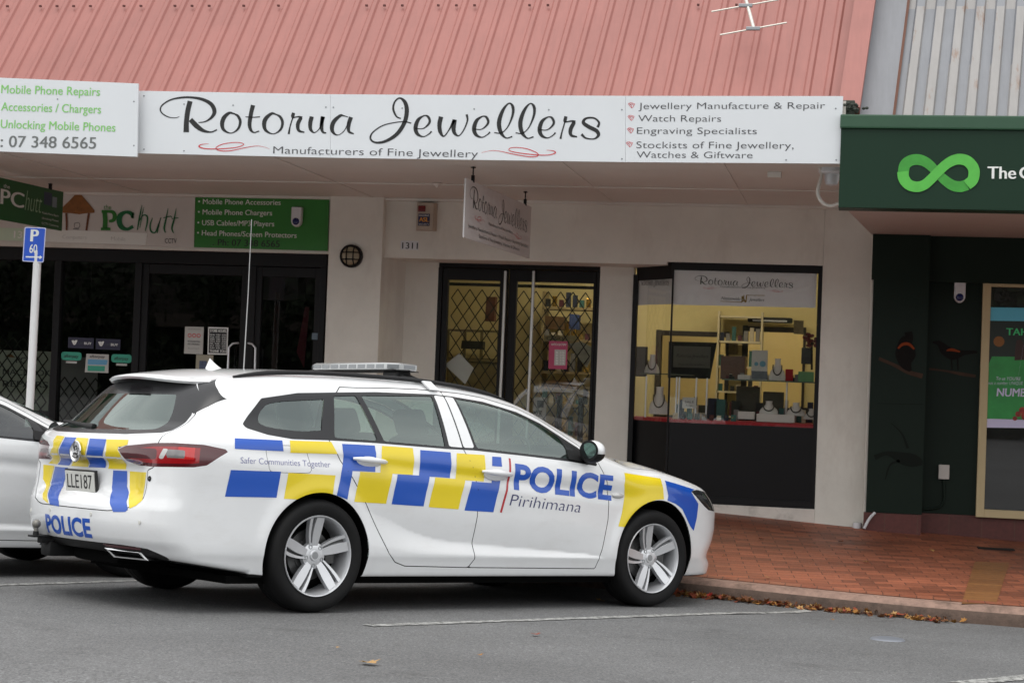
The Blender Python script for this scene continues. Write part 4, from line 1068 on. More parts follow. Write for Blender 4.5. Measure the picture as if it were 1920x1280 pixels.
mb.add([e0, e1, e1+RIB*4.2, e0+RIB*4.2, e0-RNRM*.06, e1-RNRM*.09, e1-RNRM*.09+RIB*4.2], [(0, 1, 2, 3), (1, 5, 6, 2), (0, 4, 5, 1)]); mb.build('barge_flashing', M_pink, ro)
mb = MB()
for i in range(60):
    x = -10.4 + .157*i + .157*.8
    if rng.random() < .62 and x < EV[0]-.3:
        p = np.array((x, 14.12, 3.56)) + RIB*1.30 + RNRM*.029; mb.box(p, (.020, .020, .016))
mb.build('roof_screws', pbr('screw_dark', '#5a2e2a', .6), ro)
# black shop front of the computer shop: frame, dark glass, doors with handles
YP = 17.62
pcf = MB(); zt = Z(300, 476, YP); xa, xb = X(-120, 600, YP), X(610, 600, YP)
pcf.span((xa, YP-.03, zt-.10), (xb, YP+.07, 2.72))
for u in (107, 258, 470):
    x = X(u, 600, YP); wdt = .075 if u != 470 else .10
    pcf.span((x-wdt/2, YP-.032, .1), (x+wdt/2, YP+.072, zt-.1))
pcf.span((xb-.06, YP-.034, .1), (xb, YP+.074, zt-.1)); pcf.span((xa, YP-.033, .1), (xb, YP+.073, .42))
pcf.build('shop_front_frame', M_blackf, shops, bevel=.004)
for (u0, u1) in ((-120, 105), (110, 256)):
    g = MB().quad((X(u0, 600, YP), YP+.02, .42), (X(u1, 600, YP), YP+.02, .42), (X(u1, 600, YP), YP+.02, zt-.1), (X(u0, 600, YP), YP+.02, zt-.1)); g.build('shop_window', M_glassd, shops)
for (u0, u1, hx, hs) in ((262, 466, 444, 1), (474, 604, 465, -1)):
    x0, x1 = X(u0, 600, YP), X(u1, 600, YP); d = MB(); st = .085; z1 = zt-.105
    d.span((x0, YP-.01, .43), (x0+st, YP+.05, z1)); d.span((x1-st, YP-.01, .43), (x1, YP+.05, z1)); d.span((x0+st, YP-.008, z1-.10), (x1-st, YP+.048, z1)); d.span((x0+st, YP-.008, .43), (x1-st, YP+.048, .62))
    do = d.build('door', M_blackf, shops, bevel=.004)
    g = MB().quad((x0+st, YP+.02, .62), (x1-st, YP+.02, .62), (x1-st, YP+.02, z1-.1), (x0+st, YP+.02, z1-.1)); g.build('door_glass', M_glassd, do)
    pts = [at(hx+ (18 if hs > 0 else -10), 644, YP-.01)*1, at(hx if hs > 0 else 478, 646, YP-.08), at(429 if hs > 0 else 478, 655, YP-.085), at(427 if hs > 0 else 477, 800, YP-.085), at(hx+18 if hs > 0 else 460, 806, YP-.01)]
    h = MB().tube([at(447, 643, YP-.02), at(436, 644, YP-.08), at(429, 651, YP-.085), at(426, 720, YP-.085), at(424, 790, YP-.08), at(440, 800, YP-.02)] if hs > 0 else [at(465, 643, YP-.02), at(473, 645, YP-.08), at(479, 652, YP-.085), at(477, 720, YP-.085), at(475, 790, YP-.08), at(462, 800, YP-.02)], .011, 10)
    h.build('handle', M_alloy, do, smooth=50)
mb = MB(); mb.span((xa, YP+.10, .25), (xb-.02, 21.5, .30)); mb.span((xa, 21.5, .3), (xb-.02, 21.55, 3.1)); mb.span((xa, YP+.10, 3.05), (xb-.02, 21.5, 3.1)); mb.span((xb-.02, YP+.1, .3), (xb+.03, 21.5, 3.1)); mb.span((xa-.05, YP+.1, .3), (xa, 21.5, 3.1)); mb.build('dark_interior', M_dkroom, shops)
MB().span((-14, 17.53, 2.69), (xpL+.1, 17.72, SOF)).build('header_beam', M_wall, shops)
# jewellers' glazed double door
YD = 18.10
zdt = Z(970, 492, YD)+.0; X0, X1 = X(819, 640, YD), X(1122, 640, YD); xm = X(951, 640, YD)
fz = foot_z(-2.5, 18.1)
dfm = MB(); dfm.span((X0, YD-.05, zdt-.07), (X1, YD+.08, HB)); dfm.span((X0, YD-.052, fz), (X0+.045, YD+.082, zdt-.07)); dfm.span((X1-.03, YD-.052, fz), (X1, YD+.082, zdt-.07)); dfm.build('door_frame', M_blackf, shops, bevel=.004)
M_wire = pbr('black_steel_wire', (.012, .012, .012), .5, .3)
for (a, b, hu) in ((X0+.05, xm-.005, 944), (xm+.005, X1-.035, 997)):
    d = MB(); z1 = zdt-.075; st = .085
    d.span((a, YD-.04, fz+.01), (a+(.055 if a < xm-.3 else .08), YD+.03, z1)); d.span((b-(.085 if a < xm-.3 else .03), YD-.04, fz+.01), (b, YD+.03, z1)); d.span((a+.02, YD-.038, z1-.12), (b-.02, YD+.028, z1)); d.span((a+.02, YD-.038, fz+.01), (b-.02, YD+.028, fz+.2))
    do = d.build('door', M_blackf, shops, bevel=.004)
    g = MB().quad((a+.03, YD-.005, fz+.2), (b-.03, YD-.005, fz+.2), (b-.03, YD-.005, z1-.12), (a+.03, YD-.005, z1-.12)); g.build('door_glass', M_glassw, do)
    h = MB().tube([at(hu+4, 508, YD-.10), at(hu-4, 700, YD-.10), at(hu-14, 900, YD-.10)], .017, 12)
    for v in (530, 860): h.tube([at(hu+3-(v-508)*.045, v, YD-.10), at(hu+3-(v-508)*.045, v, YD-.03)], .010, 8)
    h.build('handle', pbr('brushed_steel', (.50, .49, .47), .35, .9), do, smooth=50)
    # folding diamond grille behind the glass
    gz0, gz1 = fz+.2, Z(900, 534, YD+.12); gr = MB(); px_ = .128; pz = .185; yg = YD+.10
    nxx = int((b-a)/px_)+2
    for i in range(-18, nxx+18):
        for sg in (-1, 1):
            # slanted wire from bottom to top, clipped to the leaf
            x0 = a + i*px_; pts = []
            Zs = np.arange(gz0, gz1+.001, pz/2)
            for k, z in enumerate(Zs):
                x = x0 + sg*(px_/2)*k
                if a+.01 <= x <= b-.01: pts.append((x, yg+.004*sg, z))
            if len(pts) > 1: gr.tube(pts, .0055, 4, False)
    gr.tube([(a, yg, gz1), (b, yg, gz1)], .018, 6)
    tag(gr.build('security_grille', M_wire), 'black diamond mesh security grille behind the ' + ('left' if a < xm-.3 else 'right') + ' leaf of the jewellers glass door', 'grille', 'door grilles')
# jewellers' show window: front pane, splayed side pane, black base, red display floor
zb_ = Z(1430, 949.5, Y0); zr_ = Z(1400, 791, Y0+.05); xc = X(1258, 650, Y0+.02); xs0, ys0 = X(1189, 650, YR), YR
xe = xwL
fr = MB(); fw = .055
fr.span((xc-.02, Y0+.01, HW-.075), (xe, Y0+.07, HW)); fr.span((xe-.04, Y0+.012, zb_), (xe, Y0+.072, HW-.075)); fr.span((xc-.012, Y0+.012, zb_), (xc+.006, Y0+.032, HW-.075)); fr.span((xc-.02, Y0+.01, zb_), (xe-.04, Y0+.07, zb_+.07))
dv = np.array((xs0-xc, ys0-Y0-.02)); 
fr.prism([(xc, Y0+.01, HW-.16), (xs0, ys0, HW-.16), (xs0, ys0+.06, HW-.16), (xc, Y0+.07, HW-.16)], (0, 0, HW+.02-(HW-.16)))
fr.prism([(xs0-.03, ys0-.02, zb_), (xs0+.02, ys0-.03, zb_), (xs0+.02, ys0+.04, zb_), (xs0-.03, ys0+.04, zb_)], (0, 0, HW-.1-zb_))
fo = fr.build('window_frame', M_blackf, shops)
def pane(a, b, z0, z1, name, m, parent, off=0):
    return MB().quad((a[0], a[1]+off, z0), (b[0], b[1]+off, z0), (b[0], b[1]+off, z1), (a[0], a[1]+off, z1)).build(name, m, parent)
pane((xc, Y0+.03), (xe-.04, Y0+.03), zr_-.03, HW-.075, 'window_pane', M_glassw, shops); pane((xs0, ys0), (xc, Y0+.03), zr_-.03, HW-.16, 'window_pane', M_glassw, shops)
mb = MB().span((xc+.01, Y0+.025, zb_+.068), (xe-.038, Y0+.09, zr_-.03)); mb.prism([(xs0+.01, ys0+.03, zb_), (xc, Y0+.06, zb_), (xc, Y0+.10, zb_), (xs0+.01, ys0+.07, zb_)], (0, 0, zr_-.03-zb_)); mb.build('window_base', M_blackp, shops)
M_redcloth = pbr('red_cloth', '#a01824', .8, var=.1, vscale=20)
mb = MB().prism([(xc+.01, Y0+.045, zr_-.03), (xe, Y0+.045, zr_-.03), (xe, 18.45, zr_-.03), (xs0, 18.45, zr_-.03), (xs0, ys0+.03, zr_-.03)], (0, 0, .03)); mb.build('display_floor', M_redcloth, shops)
mb = MB().span((X(1187, 800, Y0), Y0+.002, .05), (xwL, Y0+.25, zb_)); mb.span((xd1, YR-.02, .05), (X(1187, 800, Y0), YR+.1, zb_*0+.30)); mb.build('plinth', M_wallw, shops)
# inside the jewellers
BW = 20.6
mb = MB(); xl, xr2 = -5.2, .1
mb.span((xl, 18.2, .25), (xr2, 24, .295)); mb.build('shop_floor', M_shopf, shops)
mb = MB().span((xl, 18.2, 3.1), (xr2, 24, 3.14)); mb.build('shop_ceiling', pbr('ceiling_cream', '#cfc6b0', .8), shops)
D1, D2 = (X(1240, 640, BW), X(1362, 640, BW), Z(1300, 630, BW)), (X(1402, 640, BW), X(1506, 640, BW), Z(1450, 622, BW))
mb = MB(); mb.span((xl, BW, .29), (D1[0], BW+.1, 3.1)); mb.span((D1[0], BW, D1[2]), (D1[1], BW+.1, 3.1)); mb.span((D1[1], BW, .29), (D2[0], BW+.1, 3.1)); mb.span((D2[0], BW, D2[2]), (D2[1], BW+.1, 3.1)); mb.span((D2[1], BW, .29), (xr2, BW+.1, 3.1))
mb.span((xl-.1, 18.2, .29), (xl, 24, 3.1)); mb.span((xr2, 18.2, .29), (xr2+.1, 24, 3.1)); mb.build('shop_wall', M_yel, shops)
mb = MB().span((xl, 23.9, .29), (xr2, 24, 3.1)); mb.build('back_room_wall', M_yel2, shops)
mb = MB()
for D in (D1, D2):
    mb.span((D[0]-.06, BW-.02, .29), (D[0], BW+.12, D[2]+.06)); mb.span((D[1], BW-.02, .29), (D[1]+.03, BW+.12, D[2]+.06)); mb.span((D[0], BW-.021, D[2]), (D[1], BW+.121, D[2]+.055))
mb.build('inner_door_frame', pbr('dark_timber', '#2b2420', .6), shops)
for i, (x, y, L, st) in enumerate(((-1.6, 22.3, 1.5, 17.0), (-.5, 22.4, 1.0, 17.0), (-2.6, 19.2, 1.4, 22.0), (-.8, 19.3, 1.2, 12.0))):
    r = empty('ceiling_lamp', (x, y, 3.08), 'lit strip lamp on the jewellers ' + ('back room' if i < 2 else 'shop') + ' ceiling, seen only by its warm glow', 'ceiling lamp', 'strip lamps in the jewellers ' + ('back room' if i < 2 else 'shop'))
    MB().span((x-L/2, y-.06, 3.04), (x+L/2, y+.06, 3.10), .01).build('lamp_housing', M_wallw, r); MB().span((x-L/2+.02, y-.045, 3.02), (x+L/2-.02, y+.045, 3.039)).build('lamp_tube', emit('warm_tube', (1.0, .89, .68), st), r)
# ---------------------------------------------------------------- the bank next door
M_bgreen = pbr('bank_green_panel', '#18251e', .45, var=.06, vscale=2, spec=.15)
M_bfascia = pbr('bank_fascia_green', '#1b3325', .45, var=.05, vscale=1.5, spec=.2); M_bcap = pbr('bank_fascia_cap', '#2c5039', .4, var=.08, vscale=3)
M_tile = paver('red_wall_tiles', '#5e2f2a', '#4d2723', .30, 9)
M_cream = pbr('cream_frame', '#c2b189', .5, var=.05)
bank = empty('bank_building', (1.5, 17.4, 0), 'dark green bank front with a green fascia under a rusty grey roof', 'bank')
YB = 13.95; BX0 = X(1575, 300, YB); bz0 = Z(1573, 389, YB); bz1 = Z(1577, 241, YB); bz2 = Z(1578, 215, YB)
mb = MB().span((BX0, YB, bz0), (11, YB+.25, bz1)); mb.build('fascia', M_bfascia, bank, bevel=.004)
mb = MB().span((BX0-.008, YB-.025, bz1), (11, YB+.25, bz2), .012); mb.build('fascia_cap', M_bcap, bank)
YBW = 17.36; sz1 = Z(1700, 438, YBW); sx1 = X(1637, 432, YBW); sx0 = X(1588, 390, YB+.25)
mb = MB().add([(sx0, YB+.25, bz0+.01), (11, YB+.25, bz0+.01), (11, YBW+.3, sz1), (sx1, YBW+.3, sz1), (sx0, YB+.25, bz0+.2), (11, YB+.25, bz0+.2), (11, YBW+.3, sz1+.2), (sx1, YBW+.3, sz1+.2)], [(0, 3, 2, 1), (4, 5, 6, 7), (0, 4, 7, 3), (0, 1, 5, 4)]); mb.build('verandah_soffit', pbr('bank_soffit', '#b8aca5', .6, var=.05), bank)
xb0 = .125; xb1 = X(1735, 750, YBW); zt_ = Z(1680, 962, YBW); YB2 = 17.60
mb = MB().span((xb0, YBW, zt_), (xb1, YBW+.3, Z(1690, 525, YBW))); mb.build('wall_panel', M_bgreen, bank)
mb = MB().span((xb1-.01, YB2, Z(1780, 963, YB2)), (11, YB2+.2, 3.4)); mb.span((xb0-.02, YBW+.0, Z(1690, 525, YBW)), (xb1, YBW+.3, sz1+.02)); mb.span((xb1, YBW+.16, Z(1690, 525, YBW)), (11, YBW+.3, sz1+.02)); mb.build('wall_panel', M_bgreen, bank)
mb = MB().span((xb0-.02, YBW+.005, .05), (xb1-.003, YBW+.3, zt_-.004)); mb.span((xb1-.004, YB2+.01, .0), (11, YB2+.3, Z(1780, 963, YB2)-.004)); mb.build('tiled_base', M_tile, bank)
wx0 = X(1836, 760, YB2-.05); wz0, wz1 = Z(1880, 971, YB2-.05), Z(1880, 530, YB2-.05); yy = YB2-.06
fm = MB(); fm.span((wx0, yy, wz0), (wx0+.075, yy+.06, wz1)); fm.span((wx0+.075, yy, wz0), (11, yy+.061, wz0+.075)); fm.span((wx0+.075, yy, wz1-.04), (11, yy+.06, wz1)); fm.build('window_frame', M_cream, bank, bevel=.004)
pane((wx0+.07, yy+.03), (11, yy+.03), wz0+.07, wz1-.03, 'window_pane', M_glassw, bank)
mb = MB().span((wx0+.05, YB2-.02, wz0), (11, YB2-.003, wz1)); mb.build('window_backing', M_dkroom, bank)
GV = at(1618, 213, 14.22)
g = ribbed(X(1672, 215, 14.22), 11, 14.22, bz2-.03, 4.5, .157, .03, [(0, 0), (.45, 0), (.53, 1), (.92, 1), (1.0, 0)])
g.mi = [[0, 1, 0, 1, 0][k % 5] if False else (1 if (k % 5) in (1, 3, 2) else 0) for k in range(len(g.f))]
gro = g.build('roof', [M_grey, M_rust], bank)
mb = MB(); e0 = np.array((GV[0]-.25, 14.22, bz2-.03)); e1 = np.array((X(1672, 215, 14.22), 14.22, bz2-.03)); mb.add([e0, e1, e1+RIB*4.5, e0+RIB*4.5], [(0, 1, 2, 3)]); mb.build('roof_flashing', M_grey, gro)
mb = MB(); mb.add([e1+RNRM*.002, e1+np.array((.022, 0, 0))+RNRM*.03, e1+np.array((.022, 0, 0))+RNRM*.03+RIB*4.5, e1+RNRM*.002+RIB*4.5], [(0, 1, 2, 3)]); mb.build('rusted_edge', roofmat('rust', '#7a5545', .8, '#3c2620'), gro)
# dark trees and shops across the street: what the glass reflects
M_leafd = pbr('dark_foliage', '#39452c', .8, var=.4, vscale=2)
mb = MB()
for k in range(34):
    low = k % 2; cx, cz, rr = -34 + 2*k + rng.uniform(-1, 1), (1.3 if low else rng.uniform(3.0, 5.0)), (1.9 if low else rng.uniform(1.9, 2.8))
    N = 1500; v = rng.standard_normal((N, 3)); v /= np.linalg.norm(v, axis=1)[:, None]
    P = np.array((cx, -24, cz)) + v*rr*(rng.random((N, 1))**.4)*np.array((1, .7, .9)); A_, B_ = rng.standard_normal((N, 3))*.085, rng.standard_normal((N, 3))*.085
    for p, a, b in zip(P, A_, B_): mb.quad(p-a, p-b, p+a, p+b)
    mb.tube([(cx, -24, 0), (cx, -24, cz)], .2, 6)
mb.recalc = False
tag(mb.build('treeline', M_leafd), kind='stuff')

ob = empty('opposite_building', (0, -32, 0), 'long plain shop row across the street, showing only as a reflection in the glass', 'building')
MB().span((-60, -36, 0), (60, -32, 7.5)).build('wall', pbr('opposite_wall', '#4c4843', .8, var=.3, vscale=.6), ob)
mb = MB()
for k in range(-9, 10): mb.span((6*k-2.4, -31.98, .6), (6*k+2.4, -31.95, 2.7))
mb.build('shop_windows', M_blackp, ob); MB().span((-60, -32, 3.0), (60, -29.5, 3.5)).build('verandah', pbr('opposite_verandah', '#7a6f66', .7, var=.3, vscale=.5), ob)
# ---------------------------------------------------------------- signs and fittings
M_signw = pbr('sign_white', '#d9dcdf', .35, var=.03, vscale=2); M_signg = pbr('sign_green', '#2f7d2c', .4, var=.05); M_ink = pbr('ink_black', (.012, .012, .012), .4); M_inkr = pbr('ink_red', '#c8202c', .4)
M_inkg = pbr('ink_grey', '#4a4a4d', .4); M_lime = pbr('ink_light_green', '#84c76c', .4); M_phone = pbr('ink_phone_grey', '#6a6d6c', .4); M_seam = pbr('sheet_joint', '#b4b7b9', .5); M_rivet = pbr('rivet', '#8f9396', .4, .6)
ROT = [  # strokes of the hand lettering, as measured on the board: x, y, width
 (4.923, 290, 170, [[(228,240,5),(190,252,7),(130,245,9),(75,215,12),(52,175,13),(75,130,13),(150,85,14),(250,65,18),(340,64,20),(440,82,28),(520,125,36),(552,190,38),(528,245,26),(470,285,12),(405,296,8)],
  [(327,98,46),(305,190,46),(293,290,46),(291,385,52)], [(330,268,44),(390,330,46),(450,370,30),(520,383,13),(575,362,14)],
  [(735,215,12),(690,207,24),(640,250,38),(622,310,38),(640,365,26),(705,393,9),(768,355,20),(790,290,26),(770,238,24),(732,212,12)],
  [(908,135,40),(892,200,38),(876,300,36),(885,358,28),(915,387,13),(965,374,12)], [(838,243,9),(905,247,9),(972,243,10)],
  [(1125,222,12),(1080,213,24),(1025,260,38),(1010,315,38),(1028,370,26),(1095,400,9),(1160,362,20),(1180,298,26),(1160,245,24),(1122,220,12)],
  [(1282,205,28),(1275,235,32),(1280,255,20)], [(1275,250,12),(1250,330,12),(1240,385,18),(1238,402,20)], [(1272,252,9),(1325,242,14),(1362,250,22)], [(1350,252,32),(1322,310,36),(1330,368,26),(1382,386,11)],
  [(1450,240,38),(1436,300,38),(1440,358,30),(1474,388,10),(1520,352,9),(1545,290,24),(1555,240,36)], [(1550,240,34),(1540,330,34),(1552,382,22),(1584,392,11)],
  [(1785,245,8),(1745,233,12),(1712,233,26),(1655,285,38),(1636,345,38),(1652,392,24),(1695,410,8),(1750,370,8),(1790,290,10)], [(1812,245,38),(1792,310,36),(1792,376,26),(1838,400,11)]]),
 (4.085, 680, 170, [[(292,215,9),(258,197,13),(234,140,16),(247,85,13),(285,58,13),(325,92,28),(338,160,33),(318,250,31),(260,335,29),(175,388,22),(100,398,15),(60,370,14),(76,322,11),(150,270,9),(240,246,8),(320,239,8),(372,250,10)]]
  + [[(400+dx,290+dy,8),(465+dx,290+dy,8),(512+dx,245+dy,18),(502+dx,202+dy,18),(470+dx,193+dy,10),(425+dx,225+dy,26),(405+dx,285+dy,32),(420+dx,333+dy,25),(465+dx,353+dy,9),(508+dx,332+dy,9),(527+dx,312+dy,13)] for dx, dy in ((0,0),(448,5),(950,10))]
  + [[(600,200,34),(588,260,33),(595,318,28),(622,350,11),(662,300,10),(702,225,26)], [(705,222,32),(696,290,32),(706,328,24),(737,346,9),(775,300,10),(802,230,13),(797,183,18)]]
  + [[(1008+dx,322+dy,9),(1060+dx,325+dy,8),(1110+dx,280+dy,9),(1148+dx,190+dy,18),(1150+dx,125+dy,22),(1120+dx,98+dy,10),(1075+dx,150+dy,24),(1045+dx,240+dy,33),(1057+dx,318+dy,29),(1098+dx,363+dy,11),(1146+dx,352+dy,11)] for dx, dy in ((0,0),(163,2))]
  + [[(1557,198,24),(1550,230,26),(1555,245,18)], [(1548,242,10),(1526,320,11),(1515,370,16)], [(1545,244,8),(1598,234,13),(1630,240,20)], [(1620,242,28),(1592,300,30),(1598,343,22),(1642,354,10)],
  [(1800,282,20),(1810,245,16),(1772,211,13),(1712,213,16),(1690,245,26),(1730,277,30),(1790,308,30),(1806,342,24),(1772,370,11),(1710,364,13),(1676,335,22)]])]
ROTRED = [(4.923, 290, 170, [[(500,490,2),(430,498,7),(410,518,11),(470,536,8),(600,538,8),(750,525,7),(820,500,6),(795,482,6),(720,480,6),(620,497,7),(565,530,7),(605,555,8),(700,555,7),(820,530,6),(930,512,4),(1000,518,3),(1060,538,2)]]),
 (4.085, 680, 170, [[(1408,456,2),(1460,462,6),(1475,478,8),(1425,493,6),(1340,493,7),(1200,478,6),(1125,460,6),(1132,440,5),(1185,436,5),(1265,448,6),(1338,480,6),(1335,503,6),(1270,506,6),(1150,486,6),(1060,466,4),(990,460,3),(910,475,2)]])]
def logo(fn, red=False, n=7):
    """the shop's lettering; fn maps board coordinates (pixels of the big sign) to 3-D"""
    mb = MB(); mb.recalc = False
    for s, ox, oy, L in (ROTRED if red else ROT):
        for st in L: stroke(mb, [(ox+x/s, oy+y/s, w/s) for x, y, w in st], fn, n)
    return mb
def board(name, Yf, quad, mat, thick=.02):
    """flat board: four corners measured on the photo, on the plane y = Yf"""
    P = [at(u, v, Yf) for u, v in quad]; return MB().prism(P, (0, thick, 0))
# long white sign of the jewellers
YS = 13.98
r = empty('shop_sign', at(920, 300, YS), 'long white fascia sign with black script lettering reading Rotorua Jewellers', 'sign')
for a, b, ta, tb, ba, bb in ((258, 619.3, 170.5, 177.0, 287.5, 295.8), (619.7, 1172.5, 177.0, 180.0, 295.8, 304.0), (1172.9, 1581, 180.0, 180.5, 304.0, 307.0)):
    MB().prism([at(a, ta, YS), at(b if b < 1500 else 1581, tb, YS), at(b if b < 1500 else 1575, bb, YS), at(a, ba, YS)], (0, .02, 0)).build('sign_panel', M_signw, r)
mb = logo(lambda u, v: at(u, v, YS-.002)); mb.build('script_lettering', M_ink, r)
logo(lambda u, v: at(u, v, YS-.0025), True).build('red_flourish', M_inkr, r)
def lines(Yp, L, mb=None, up=None):
    mb = mb or MB(); mb.recalc = False
    for string, u0, v0, u1, v1, h, bold, *rest in L:
        A, B = at(u0, v0, Yp), at(u1, v1, Yp); C = at(u0, v0-h, Yp); text_on(mb, string, A, B, np.linalg.norm(C-A), bold=bold, shear=rest[0] if rest else 0, up=C-A)
    return mb
lines(YS-.002, [('Manufacturers of Fine Jewellery', 512, 288, 896, 295.5, 13.5, -.007), ('Jewellery Manufacture & Repair', 1197, 205, 1547, 204, 12, -.007), ('Watch Repairs', 1196.5, 228, 1352, 228.5, 12, -.007),
  ('Engraving Specialists', 1194, 251, 1419, 252, 12, -.007), ('Stockists of Fine Jewellery,', 1193, 278, 1488, 279, 12.5, -.007), ('Watches & Giftware', 1193.5, 296, 1411, 297, 12, -.007)]).build('small_lettering', M_inkg, r)
mb = MB(); mb.recalc = False
for u, v in ((1184, 198), (1183, 221.5), (1182, 245), (1180, 271)):
    for st in ([(-6,-3,.8),(-2,-5,.8),(3,-4,.8),(6,-3,.8)], [(-6,-3,.8),(-1,3,.8),(1,5,.8)], [(6,-3,.8),(4,1,.8),(1,5,.8)], [(-3,-1,.8),(1,-3,.8),(4,0,.8)], [(-4,-4,.8),(0,0,.8),(0,4,.8)]): stroke(mb, [(u+a, v+b, w) for a, b, w in st], lambda x, y: at(x, y, YS-.002), 3)
mb.build('gem_mark', M_inkr, r)
mb = MB()
for u, v in ((345,195.5),(437,197.5),(611,201),(625,201.5),(754,203),(889,204.5),(1029,206),(1166,206),(1567,203.5),(345,283),(600,290),(1166,298),(1474,300),(1568,300),(270,180),(270,280)): mb.lathe([(0,-.004),(.006,-.003),(.007,0)], at(u, v, YS), axis='y', n=8)
mb.build('rivet', M_rivet, r)
# white and green sign of the computer shop, a little higher and further left
YS2 = 13.90
r = empty('shop_sign', at(120, 290, YS2), 'white fascia sign with light green lines about mobile phone repairs, left of the jewellers sign', 'sign')
board('p', YS2, [(-420, 128), (259, 157), (257, 294), (-420, 268)], None).build('sign_panel', M_signw, r)
lines(YS2-.002, [('Mobile Phone Repairs', 2, 175, 187, 180, 15.5, .012), ('Accessories / Chargers', 2, 207.5, 189, 213, 15.5, .012), ('Unlocking Mobile Phones', 1, 240, 216, 247, 15.5, .012)]).build('green_lettering', M_lime, r)
lines(YS2-.002, [(': 07 348 6565', 1, 275.5, 179.5, 279, 21, .02)]).build('phone_lettering', M_phone, r)
mb = MB()
for u, v in ((251,190.5),(108,186),(251,273)): mb.lathe([(0,-.004),(.006,-.003),(.007,0)], at(u, v, YS2), axis='y', n=8)
mb.build('rivet', M_rivet, r)
# board over the computer shop
YB1 = 17.50
r = empty('shop_sign', at(360, 460, YB1), 'white and green board over the computer shop door with a thatched hut picture', 'sign')
board('p', YB1, [(-200, 344), (366, 366.5), (363.5, 464), (-200, 444)], None).build('sign_panel', pbr('sign_board_white', '#cfcbc5', .4, var=.05), r)
board('p', YB1-.004, [(366.5, 367), (617, 371.5), (614, 470.5), (363.8, 463.5)], None).build('sign_panel', M_signg, r)
board('p', YB1-.003, [(-200, 421), (117, 431), (276, 437), (274, 459.5), (-200, 443)], None, .004).build('clean_strip', pbr('sign_clean_white', '#e4e6e0', .35), r)
M_white = pbr('ink_white', '#e6e8e4', .4); M_dkg = pbr('ink_dark_green', '#1c6b3c', .4); M_mgr = pbr('ink_mid_green', '#2f7a2a', .4)
yl = YB1-.007
lines(yl, [('• Mobile Phone Accessories', 371.5, 382.5, 526, 384.5, 9.5, .012), ('• Mobile Phone Chargers', 371, 402, 510, 404, 9.5, .012), ('• USB Cables/MP3 Players', 370, 422, 514, 424.5, 9.5, .012), ('• Head Phones/Screen Protectors', 369.5, 441, 556, 446, 9.5, .012)]).build('white_lettering', M_white, r)
lines(yl, [('. Ph: 07 348 6565', 399, 460, 524, 463.5, 12, .018), ('CCTV', 309, 455.5, 331, 456, 8.5, .0)]).build('dark_lettering', M_ink, r)
lines(yl, [('Computers', 117, 447.5, 162, 448.5, 7, -.02), ('Mobile', 208.5, 450.5, 235, 452, 7, -.02)]).build('faint_lettering', pbr('ink_faded', '#a9aaa6', .5), r)
mb = lines(yl, [('the', 194, 392, 208.5, 392.5, 8, .0), ])
f = lambda x, y: at(100+x/6.857, 340+y/6.857, yl)
for st in ([(660,400,60),(668,500,60),(662,600,60)], [(620,388,38),(720,388,38),(770,400,46),(790,450,56),(770,500,46),(715,515,34)], [(612,612,36),(735,612,36)]): stroke(mb, st, f)
mb.build('green_lettering', M_mgr, r)
mb = MB(); mb.recalc = False
for st in ([(1012,470,24),(1000,415,50),(930,398,40),(860,440,66),(848,520,70),(880,590,62),(950,615,40),(1025,580,44)], [(1025,400,24),(1020,475,24)]): stroke(mb, st, f)
mb.build('green_lettering', M_dkg, r)
mb = MB(); mb.recalc = False
for st in ([(1140,305,6),(1110,450,20),(1080,625,14)], [(1165,330,4),(1140,440,12),(1112,600,8)], [(1100,520,8),(1150,440,16),(1205,450,20),(1205,540,20),(1180,640,10)],
  [(1275,470,8),(1245,560,18),(1255,640,20),(1310,655,18),(1350,560,14),(1385,465,8)], [(1380,470,6),(1350,580,18),(1335,665,12)], [(1475,345,6),(1450,480,20),(1425,600,22),(1440,660,12)], [(1415,470,10),(1510,450,12),(1520,470,6)], [(1580,345,6),(1555,480,20),(1525,600,22),(1545,665,12)], [(1520,480,10),(1610,470,12)]): stroke(mb, st, f)
mb.build('hand_lettering', M_dkg, r)
mb = MB(); mb.recalc = False; mb.poly([f(*p) for p in ((320,148),(350,160),(460,290),(530,375),(528,405),(420,412),(330,425),(230,412),(120,405),(120,330),(200,255),(290,160))]); mb.build('thatch_picture', pbr('thatch_print', '#8e5a22', .5, var=.4, vscale=18), r)
mb = MB(); mb.recalc = False
for st in ([(165,410,28),(172,520,26),(172,630,26)], [(458,410,30),(440,520,28),(425,632,26)]): stroke(mb, st, lambda x, y: at(100+x/6.857, 340+y/6.857, yl+.001))
mb.build('post_picture', pbr('post_print', '#6d3d1c', .5), r)
mb = MB(); mb.recalc = False
for st in ([(270,540,6),(330,535,6),(335,590,6),(275,595,6),(270,540,6)], [(255,612,8),(330,615,8)]): stroke(mb, st, f)
mb.build('screen_picture', M_inkg, r)
lines(YB1-.006, [('1315', 26, 446, 62, 447.5, 13, .03)]).build('number_lettering', pbr('number_white', '#f4f6f0', .4), r)
board('p', YB1-.0045, [(-200, 421), (43, 428), (43, 452), (-200, 443)], None, .001).build('green_tint_strip', pbr('sign_pale_green', '#c5d8bf', .35), r)
